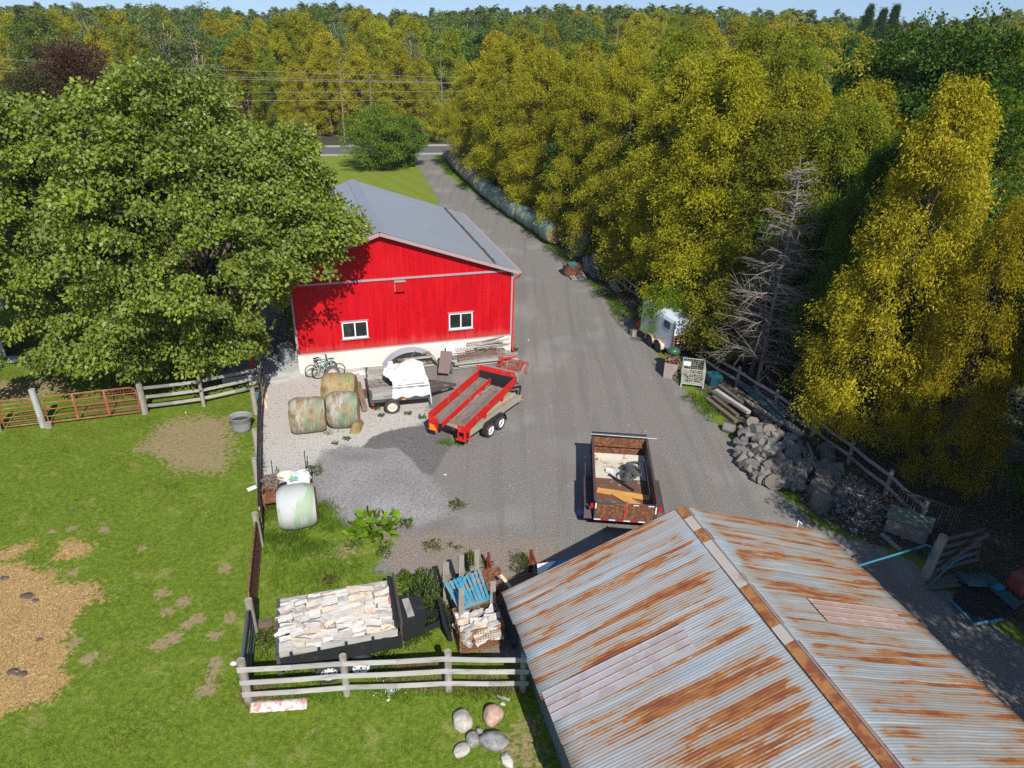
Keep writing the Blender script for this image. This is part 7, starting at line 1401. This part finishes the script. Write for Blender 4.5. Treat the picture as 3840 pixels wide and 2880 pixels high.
# along the wood, farther up
t = thing('barrel', 'rusty brown half barrel at the drive edge in the tree shade', 'barrel', (*at('3', 265, 425).xy, 0)); m = MB(110); m.lathe([(.62, 0), (.72, .35), (.66, .75), (.70, .80), (.60, .78), (.5, .3)], 24); m.build('shell', MAT['rust'], t); m = MB(111); m.box((0, 0, .72), (.7, .5, .3), .4, tilt=(.3, 'X')); m.build('contents', MAT['teal_dull'], t)
def pallet(reg, px, py, rz, tilt, label, z=.4):
    p = at(reg, px, py, z); t = thing('pallet', label, 'pallet', p, rz); t.rotation_euler.x = tilt
    for k in range(6): m = MB(k); m.box((-.5 + k * .2, 0, .06), (.14, 1.2, .02)); m.build('slat', MAT['grey_wood'], t)
    for y in (-.55, 0, .55): m = MB(9); m.box((0, y, 0), (1.15, .09, .09)); m.build('stringer', MAT['grey_wood'], t)
pallet('3', 395, 355, .3, .95, 'grey pallet leaning on edge under the trees beyond the barrel', .55); pallet('3', 385, 395, .9, .15, 'grey pallet lying flat behind the rusty barrel', .15); pallet('3', 305, 440, .2, 0, 'small grey pallet flat on the gravel in front of the barrel', .08)
m = MB(112); m.beam(at('3', 320, 385, .5), at('3', 350, 430, .1), .2, .06); tag(m.build('tan_plank', MAT['new_wood']), 'tan plank slanting between the barrel and the pallets', 'plank')
m = MB(113); m.box(at('3', 430, 430, .25), (.5, .7, .4), .4, tilt=(.3, 'Y')); tag(m.build('grey_crate', MAT['teal_dull']), 'blue grey plastic crate beyond the pallets', 'crate')
m = MB(114); m.beam(at('3', 545, 495, .15), at('3', 585, 530, .15), .4, .25); tag(m.build('grey_beam', MAT['grey_wood']), 'short grey beam in the shade above the horse trailer', 'beam')
for k, (a, b) in enumerate((((470, 510), (530, 535)), ((480, 545), (530, 548)), ((560, 530), (610, 575)))): m = MB(115); m.tube([at('3', *a, .1), at('3', *b, .1)], .04, 5); tag(m.build('thin_pole', MAT['grey_wood']), ['thin pole on the shaded ground pointing at the grey beam', 'shorter thin pole just below it', 'thin pole beside the short grey beam'][k], 'pole')
for k, (a, b, hh, lb) in enumerate((((4.15, 57.3), (5.15, 54.95), 2.1, 'blue green wire gate panel leaning beside the nearest bale of the row'), ((4.75, 58.6), (5.6, 55.6), 1.7, 'second blue green gate panel behind the first one'))):
    g = tube_gate(a, b, (.4, .8, 1.2, 1.6) if not k else (.5, .9, 1.3), .018, 'pale_wire' if not k else 'teal_dull', lb, (.33, .66), z0=.05, z1=hh, round_=.05, nm='gate_panel'); g.rotation_euler.x = -.28
    if not k: m = MB(5); m.box((1.28, .03, 1.0), (2.4, .008, 1.9)); m.build('mesh_sheet', MAT['teal_dull'], g)
# ------------------------------------------------------------------ wires, poles and pylons
def polyl(pts, r, mat, name, label, cat): m = MB(1); m.tube(pts, r, 4, cap=False); return tag(m.build(name, MAT[mat]), label, cat)
for k, (ya, yb) in enumerate(((475, 500), (515, 535), (525, 540), (597, 592), (652, 648))):
    a, b = atY('B', 0, ya, 103.5), atY('B', 820, yb, 107.5); d = b - a
    polyl([a - d * 2.6 + Vector((0, 0, .6)), a - d * 1.2 + Vector((0, 0, .1)), a, b, b + d * 1.5 + Vector((0, 0, .3)), b + d * 2.5 + Vector((0, 0, .8))], .022, 'cable', 'overhead_wire', ['topmost overhead wire along the road', 'second overhead wire from the top along the road', 'overhead wire just below the second one', 'fourth overhead wire along the road', 'lowest overhead wire along the road'][k], 'wire')
p = atY('B', 320, 480, 104.5); m = MB(2); m.tube([(0, 0, 0), (0, 0, p.z)], [.16, .11], 8); m.beam((0, -1, p.z - .6), (0, 1, p.z - .6), .1, .12); o = m.build('utility_pole', MAT['bark']); o.location = (p.x, 104.5, 0); tag(o, 'utility pole carrying the overhead wires beside the road', 'pole')
for k, (px, pt, pb) in enumerate(((1630, 100, 165), (1520, 95, 150))):
    p = atY('C', px, pt, 620); t = thing('pylon', ['lattice power pylon on the skyline, right of the spruces', 'fainter pylon on the skyline just right of the spruces'][k], 'pylon', (p.x, 620, 0)); H_ = p.z; m = MB(3)
    for sx in (-1, 1):
        for sy in (-1, 1): m.beam((sx * 3, sy * 3, 0), (sx * .4, sy * .4, H_), .3, .3)
    for i in range(8): z = H_ * i / 8; w0 = 3 - 2.6 * i / 8; w1 = 3 - 2.6 * (i + 1) / 8; m.beam((-w0, -w0, z), (w1, -w1, z + H_ / 8), .18, .18); m.beam((w0, -w0, z), (-w1, -w1, z + H_ / 8), .18, .18)
    m.build('lattice', MAT['galv'], t); m = MB(4)
    for z, w_ in ((H_ * .97, 4), (H_ * .86, 6), (H_ * .75, 5)): m.beam((-w_, 0, z), (w_, 0, z), .3, .3)
    m.build('cross_arm', MAT['galv'], t)
# ------------------------------------------------------------------ grass, weeds, loose stones
r = np.random.RandomState(21)
def scatter(n, x0, x1, y0, y1, dens):
    X = r.uniform(x0, x1, n); Y = r.uniform(y0, y1, n); k = dens(X, Y) > r.uniform(0, 1, n); return X[k], Y[k]
def patchy(X, Y): return .5 + .25 * np.sin(X * 1.9 + np.sin(Y * 1.3) * 2) + .25 * np.sin(Y * 2.3 + np.sin(X * 1.1 + 2) * 2)
def pasture_d(X, Y):
    g, wh, dk, lt, bn, lw, li, stw, dr = zones(X, Y); d = np.clip(1 - 1.6 * np.maximum(g, wh), 0, 1) * np.clip(1 - 1.3 * stw, 0, 1) * np.clip(1 - 1.1 * dr, 0.02, 1) * np.clip(1 - li * 1.5, 0, 1)
    return d * (.35 + .65 * patchy(X * 1.7, Y * 1.7))
def blades(name, X, Y, h, w_, col, auto, label, per=3, spread=.05, lean=.5, tall=None):
    n = len(X) * per; P = np.stack([np.repeat(X, per), np.repeat(Y, per), np.zeros(n)], 1) + r.normal(size=(n, 3)) * np.array([spread, spread, 0]); hh = np.repeat(h, per) * r.uniform(.5, 1.25, n)
    D = unit(r.normal(size=(n, 3)) * np.array([lean, lean, .1]) + np.array([0, 0, 1])); V, F = leaves(P, D, hh, np.full(n, w_) * r.uniform(.7, 1.3, n), r, tri=True)
    o = mesh_np(name, V, F, MAT['grass_blade'], rnd=np.clip(np.repeat(patchy(X * .9, Y * .9), per) * .6 + r.uniform(0, .4, n), 0, 1)); o.color = tuple(col) + (auto,); return tag(o, label, kind='stuff')
X, Y = scatter(150000, -26, 1.5, 9, 32.5, pasture_d)
blades('pasture_grass', X, Y, .045 + .05 * patchy(X * .6 + 3, Y * .6) * patchy(X * 3, Y * 3), .018, (.185, .255, .028), .14, 'short grazed pasture grass', per=3, spread=.06, lean=.75)
def blob_d(pts):
    def f(X, Y):
        d = np.zeros(X.shape)
        for (x, y, rx, ry, a) in pts: d = np.maximum(d, a * np.clip(1.5 - 1.5 * np.hypot((X - x) / rx, (Y - y) / ry), 0, 1))
        return d
    return f
p = lambda reg, x, y: at(reg, x, y)
tall = [(p('1', 300, 1430).x, p('1', 300, 1430).y, 1.1, .6, 1), (p('1', 560, 1250).x, p('1', 560, 1250).y, .75, .9, 1), (p('1', 640, 1330).x, p('1', 640, 1330).y, .9, .5, .8), (p('1', 190, 1250).x, p('1', 190, 1250).y, .4, 1.2, .9), (-7.0, 19.2, 1.6, .7, .8), (-6.3, 18.2, 1.8, 1.4, .35), (-2.6, 26.5, .7, .3, .9), (-8.3, 24.0, .25, .3, .6), (p('F', 1500, 1440).x, p('F', 1500, 1440).y, .25, .2, .8),
        (-6.9, 14.0, .6, 1.0, .5), (-5.6, 13.3, 1.6, .3, .8), (-2.9, 13.5, 1.4, .35, .8), (-.6, 13.6, 1.4, .3, .5), (p('4', 130, 380).x, p('4', 130, 380).y, .6, 1.6, .6), (9.3, 30.4, .5, 1.5, .5), (6.6, 44, .5, 3.5, .6)] + [(e_.x + 1.0, e_.y, 1.0, 4.5, .5) for e_ in [Vector(q_) for q_ in right_edge[1:7]]]
X, Y = scatter(420000, -12, 12, 12, 95, blob_d(tall)); h_ = .16 + .16 * patchy(X * 2.2, Y * 2.2)
blades('long_grass', X, Y, h_, .022, (.125, .22, .022), .04, 'rank longer grass round the bales, fence and wood edge', per=4, spread=.07, lean=.45)
dryp = [(-6.7, 13.3, .5, .5, 1), (-2.2, 13.75, 1.6, .25, .9), (-.3, 13.8, 1.0, .3, .8), (p('5', 380, 720).x, p('5', 380, 720).y, .5, .5, .8), (p('5', 1350, 960).x, p('5', 1350, 960).y, 1.2, .3, .8)]
X, Y = scatter(60000, -8, 2, 12, 18, blob_d(dryp)); blades('dry_grass', X, Y, .16 + .1 * patchy(X * 3, Y * 3), .016, (.36, .28, .13), 0, 'dry straw coloured grass along the pale board fence', per=3, lean=.6)
# straw on the ground
def straw_d(X, Y): return np.clip(zones(X, Y)[7] * 1.6 - .5, 0, 1)
X, Y = scatter(60000, -27, -9, 9, 22, straw_d); n = len(X); D = unit(r.normal(size=(n, 3)) * np.array([1, 1, .12])); V, F = leaves(np.stack([X, Y, np.full(n, .012) + r.uniform(0, .03, n)], 1), D, r.uniform(.08, .22, n), np.full(n, .016), r, tri=True)
o = mesh_np('loose_straw', V, F, MAT['straw_bits'], rnd=r.uniform(0, 1, n)); tag(o, 'loose golden straw spread over the pasture corner', kind='stuff')
# gravel grains and pebbles
def gravel_d(X, Y): g, wh, dk, lt, *_ = zones(X, Y); return np.clip(np.maximum(g, wh) * 1.5 - .3, 0, 1) * np.where(dk > .5, .5, 1) * (.45 + .55 * patchy(X * .8, Y * .8))
X, Y = scatter(34000, -13, 13, 13, 46, gravel_d); n = len(X); s_ = r.uniform(.008, .022, n) * np.where(r.uniform(0, 1, n) > .985, 2.4, 1)
T8 = np.array([[1, 0, 0], [-1, 0, 0], [0, 1, 0], [0, -1, 0], [0, 0, .75]], float); F8 = np.array([[0, 2, 4], [2, 1, 4], [1, 3, 4], [3, 0, 4]]); an = r.uniform(0, 6.28, n); ca, sa = np.cos(an), np.sin(an)
V = np.empty((n, 5, 3)); V[:, :, 0] = X[:, None] + s_[:, None] * (T8[None, :, 0] * ca[:, None] - T8[None, :, 1] * sa[:, None]); V[:, :, 1] = Y[:, None] + s_[:, None] * (T8[None, :, 0] * sa[:, None] + T8[None, :, 1] * ca[:, None]) * .8; V[:, :, 2] = s_[:, None] * T8[None, :, 2] + .001
F = (F8[None] + (np.arange(n) * 5)[:, None, None]).reshape(-1, 3); tag(mesh_np('loose_gravel', V.reshape(-1, 3), F, MAT['pebble'], rnd=np.repeat(r.uniform(0, 1, n) * np.where(zones(X, Y)[1] > .5, 1.0, .75), 4)), 'loose stones scattered over the gravel yard', kind='stuff')
# twigs and leaves on the white gravel
def wh_d(X, Y): return np.clip(zones(X, Y)[1] * 1.5 - .3, 0, 1)
X, Y = scatter(2600, -12.5, -3, 20, 34, wh_d); n = len(X); D = unit(r.normal(size=(n, 3)) * np.array([1, 1, .05])); V, F = leaves(np.stack([X, Y, np.full(n, .01)], 1), D, r.uniform(.03, .16, n), r.uniform(.008, .03, n), r, tri=True); tag(mesh_np('twigs', V, F, MAT['litter_bits'], rnd=r.uniform(0, 1, n)), 'small twigs and dead leaves lying on the white gravel', kind='stuff')
def lit_d(X, Y): return np.clip(zones(X, Y)[6] * 1.4 - .3, 0, 1)
X, Y = scatter(16000, 7, 24, 12, 46, lit_d); n = len(X); D = unit(r.normal(size=(n, 3)) * np.array([1, 1, .2])); V, F = leaves(np.stack([X, Y, np.full(n, .02)], 1), D, r.uniform(.05, .16, n), r.uniform(.03, .08, n), r); tag(mesh_np('dead_leaves', V, F, MAT['litter_bits'], rnd=r.uniform(0, 1, n)), 'dead leaves on the shaded forest floor', kind='stuff')
# weeds
def weed(reg, px, py, rad, hh, n, L, label, col=(.10, .19, .02), group=None, name='weed', wd=.4, up=.7, cat='weed', tri=False, auto=0):
    c_ = at(reg, px, py); t = thing(name, label, cat, c_, 0, group); a = r.uniform(0, 6.28, n); q_ = r.uniform(0, 1, n) ** .6 * rad; z = r.uniform(.05, 1, n) ** .8 * hh * (1 - .5 * (q_ / rad) ** 2) * (.72 + .28 * np.sin(a * 3 + px) + .25 * np.sin(q_ * 9 + a * 2 + py)); q_ = q_ * (1 + .22 * np.sin(a * 4 + py) + .12 * np.sin(a * 9))
    P = np.stack([np.cos(a) * q_, np.sin(a) * q_, z], 1); D = unit(np.stack([np.cos(a) * .8, np.sin(a) * .8, np.full(n, up)], 1) + r.normal(size=(n, 3)) * .45); V, F = leaves(P, D, L * r.uniform(.6, 1.2, n), L * wd * r.uniform(.7, 1.2, n), r, tri=tri)
    o = mesh_np('foliage', V, F, MAT['broad_leaf'], rnd=r.uniform(0, 1, n), parent=t); o.color = tuple(col) + (auto,); m = MB(1)
    for i in range(min(14, n // 4)): m.tube([(0, 0, 0), (P[i][0] * .5, P[i][1] * .5, P[i][2] * .6), tuple(P[i])], .008, 3, cap=False)
    m.build('stem', MAT['bark'], t); return t
weed('1', 930, 1350, .80, .38, 130, .36, 'bright green broad leaved burdock at the edge of the gravel', (.17, .31, .012), wd=.75, up=.35, name='burdock', cat='plant')
t = weed('5', 1455, 600, .95, 1.05, 3400, .12, 'dense grey green weed thicket between the firewood trailer and the blue pallet', (.12, .165, .05), wd=.30, name='weed_thicket', cat='weeds', up=.9); t.scale = (.85, 1.3, .9); t.location.x += .1
weed('5', 1400, 400, .55, .5, 700, .13, 'lower green weeds at the back of the weed thicket', (.11, .18, .02), name='weed_thicket', cat='weeds')
weed('5', 2135, 290, .35, .85, 420, .12, 'tall yellow green weed just left of the red upright at the rusty roof', (.17, .22, .04), wd=.25, name='goldenrod', cat='plant', up=1.2)
weed('5', 1775, 240, .22, .4, 160, .16, 'yellow green fern like weed behind the upright boards', (.20, .24, .02), cat='weed')
W_L = [('1', 1500, 1195, .30, .22, 130, 'low yellow green weed on the grey gravel below the wagon'), ('1', 515, 965, .32, .4, 150, 'weed clump at the right back corner of the rusty cart'), ('1', 1160, 558, .16, .12, 60, 'small grass tuft under the tarp covered trailer'), ('1', 980, 572, .12, .12, 50, 'grass tuft by the trailer wheel'), ('1', 1540, 762, .16, .10, 60, 'flat green tuft below the rear of the red wagon'), ('1', 1262, 590, .16, .28, 60, 'thin weed beside the rear of the red wagon'), ('1', 945, 530, .12, .5, 60, 'upright weed in front of the trailer wheel'),
       ('1', 1150, 1330, .24, .32, 120, 'greyish weed just right of the burdock'), ('1', 1330, 1480, .32, .18, 130, 'yellow green weed on the brown soil below the burdock'), ('1', 1000, 1520, .25, .3, 110, 'wiry weed on the brown soil'), ('1', 790, 1460, .3, .15, 100, 'low weed in the dry patch left of the wiry weed'), ('1', 1450, 1475, .10, .08, 20, 'tiny bright seedling on the brown soil'), ('1', 1505, 1490, .12, .10, 24, 'second bright seedling beside the tiny one'), ('1', 740, 735, .14, .12, 50, 'tuft on the gravel below the middle bale'), ('1', 655, 765, .12, .10, 36, 'tuft on the white gravel left of the dark gravel'), ('1', 785, 530, .18, .2, 60, 'tuft at the right side of the middle bale'),
       ('5', 1170, 980, .4, .6, 380, 'green weed climbing the pale board fence, middle bay'), ('5', 740, 1030, .30, .5, 220, 'weed growing through the lowest fence rail below the trailer wheel'), ('5', 370, 790, .32, .4, 240, 'leafy weed between the dark pipe gate and the trailer tail'), ('5', 560, 1000, .35, .25, 150, 'leafy weed under the tail of the firewood trailer'), ('5', 1890, 270, .18, .4, 90, 'weed beside the thin red upright'), ('2', 1895, 1320, .18, .3, 80, 'weed at the right foot of the red barn'), ('5', 800, 370, .18, .25, 70, 'rust brown dock weed behind the firewood trailer'), ('4', 830, 720, .5, .5, 260, 'sunlit green weed right of the log pile'), ('4', 330, 310, .4, .35, 150, 'green weed growing through the lumber stack'), ('3', 1110, 1290, .6, .25, 240, 'yellow green weeds at the drive edge below the wire cage'), ('3', 460, 570, .8, .25, 260, 'dark green weeds in the shade beyond the horse trailer')]
for (reg, px, py, rad, hh, n, lb) in W_L: weed(reg, px, py, rad, hh, n, .12, lb, (.13, .05, .03) if 'rust brown' in lb else (.18, .22, .03) if 'yellow' in lb else (.10, .18, .02), wd=.35)
q = random.Random(2)
for k in range(46):
    pass
c_ = at('5', 1215, 1130); n = 70; X = r.normal(c_.x, .22, n); Y = r.normal(c_.y, .16, n); V, F = leaves(np.stack([X, Y, r.uniform(.08, .2, n)], 1), unit(r.normal(size=(n, 3)) * np.array([1, 1, .1])), np.full(n, .035), np.full(n, .04), r); tag(mesh_np('daisies', V, F, MAT['white_plastic'], rnd=r.uniform(0, 1, n)), 'small white daisies in the grass below the pale board fence', kind='stuff')
# ------------------------------------------------------------------ air
m = MB(1); m.box((0, 300, 24), (1900, 1700, 52)); hz_ = m.build('haze', MAT['ground']); hm = bpy.data.materials.new('haze'); hm.use_nodes = True; hn = hm.node_tree; hn.nodes.remove(hn.nodes['Principled BSDF']); hv = hn.nodes.new('ShaderNodeVolumePrincipled'); hv.inputs['Density'].default_value = .0002; hv.inputs['Color'].default_value = (.80, .88, 1, 1); hv.inputs['Anisotropy'].default_value = .1
hn.links.new(hv.outputs[0], hn.nodes['Material Output'].inputs['Volume']); hz_.data.materials.clear(); hz_.data.materials.append(hm); tag(hz_, 'thin pale air haze over the far woods', kind='stuff')
for k_, (r_, c_, t_) in TPL.items():
    if k_ not in USED:
        for o_ in (c_, t_): bpy.data.objects.remove(o_)
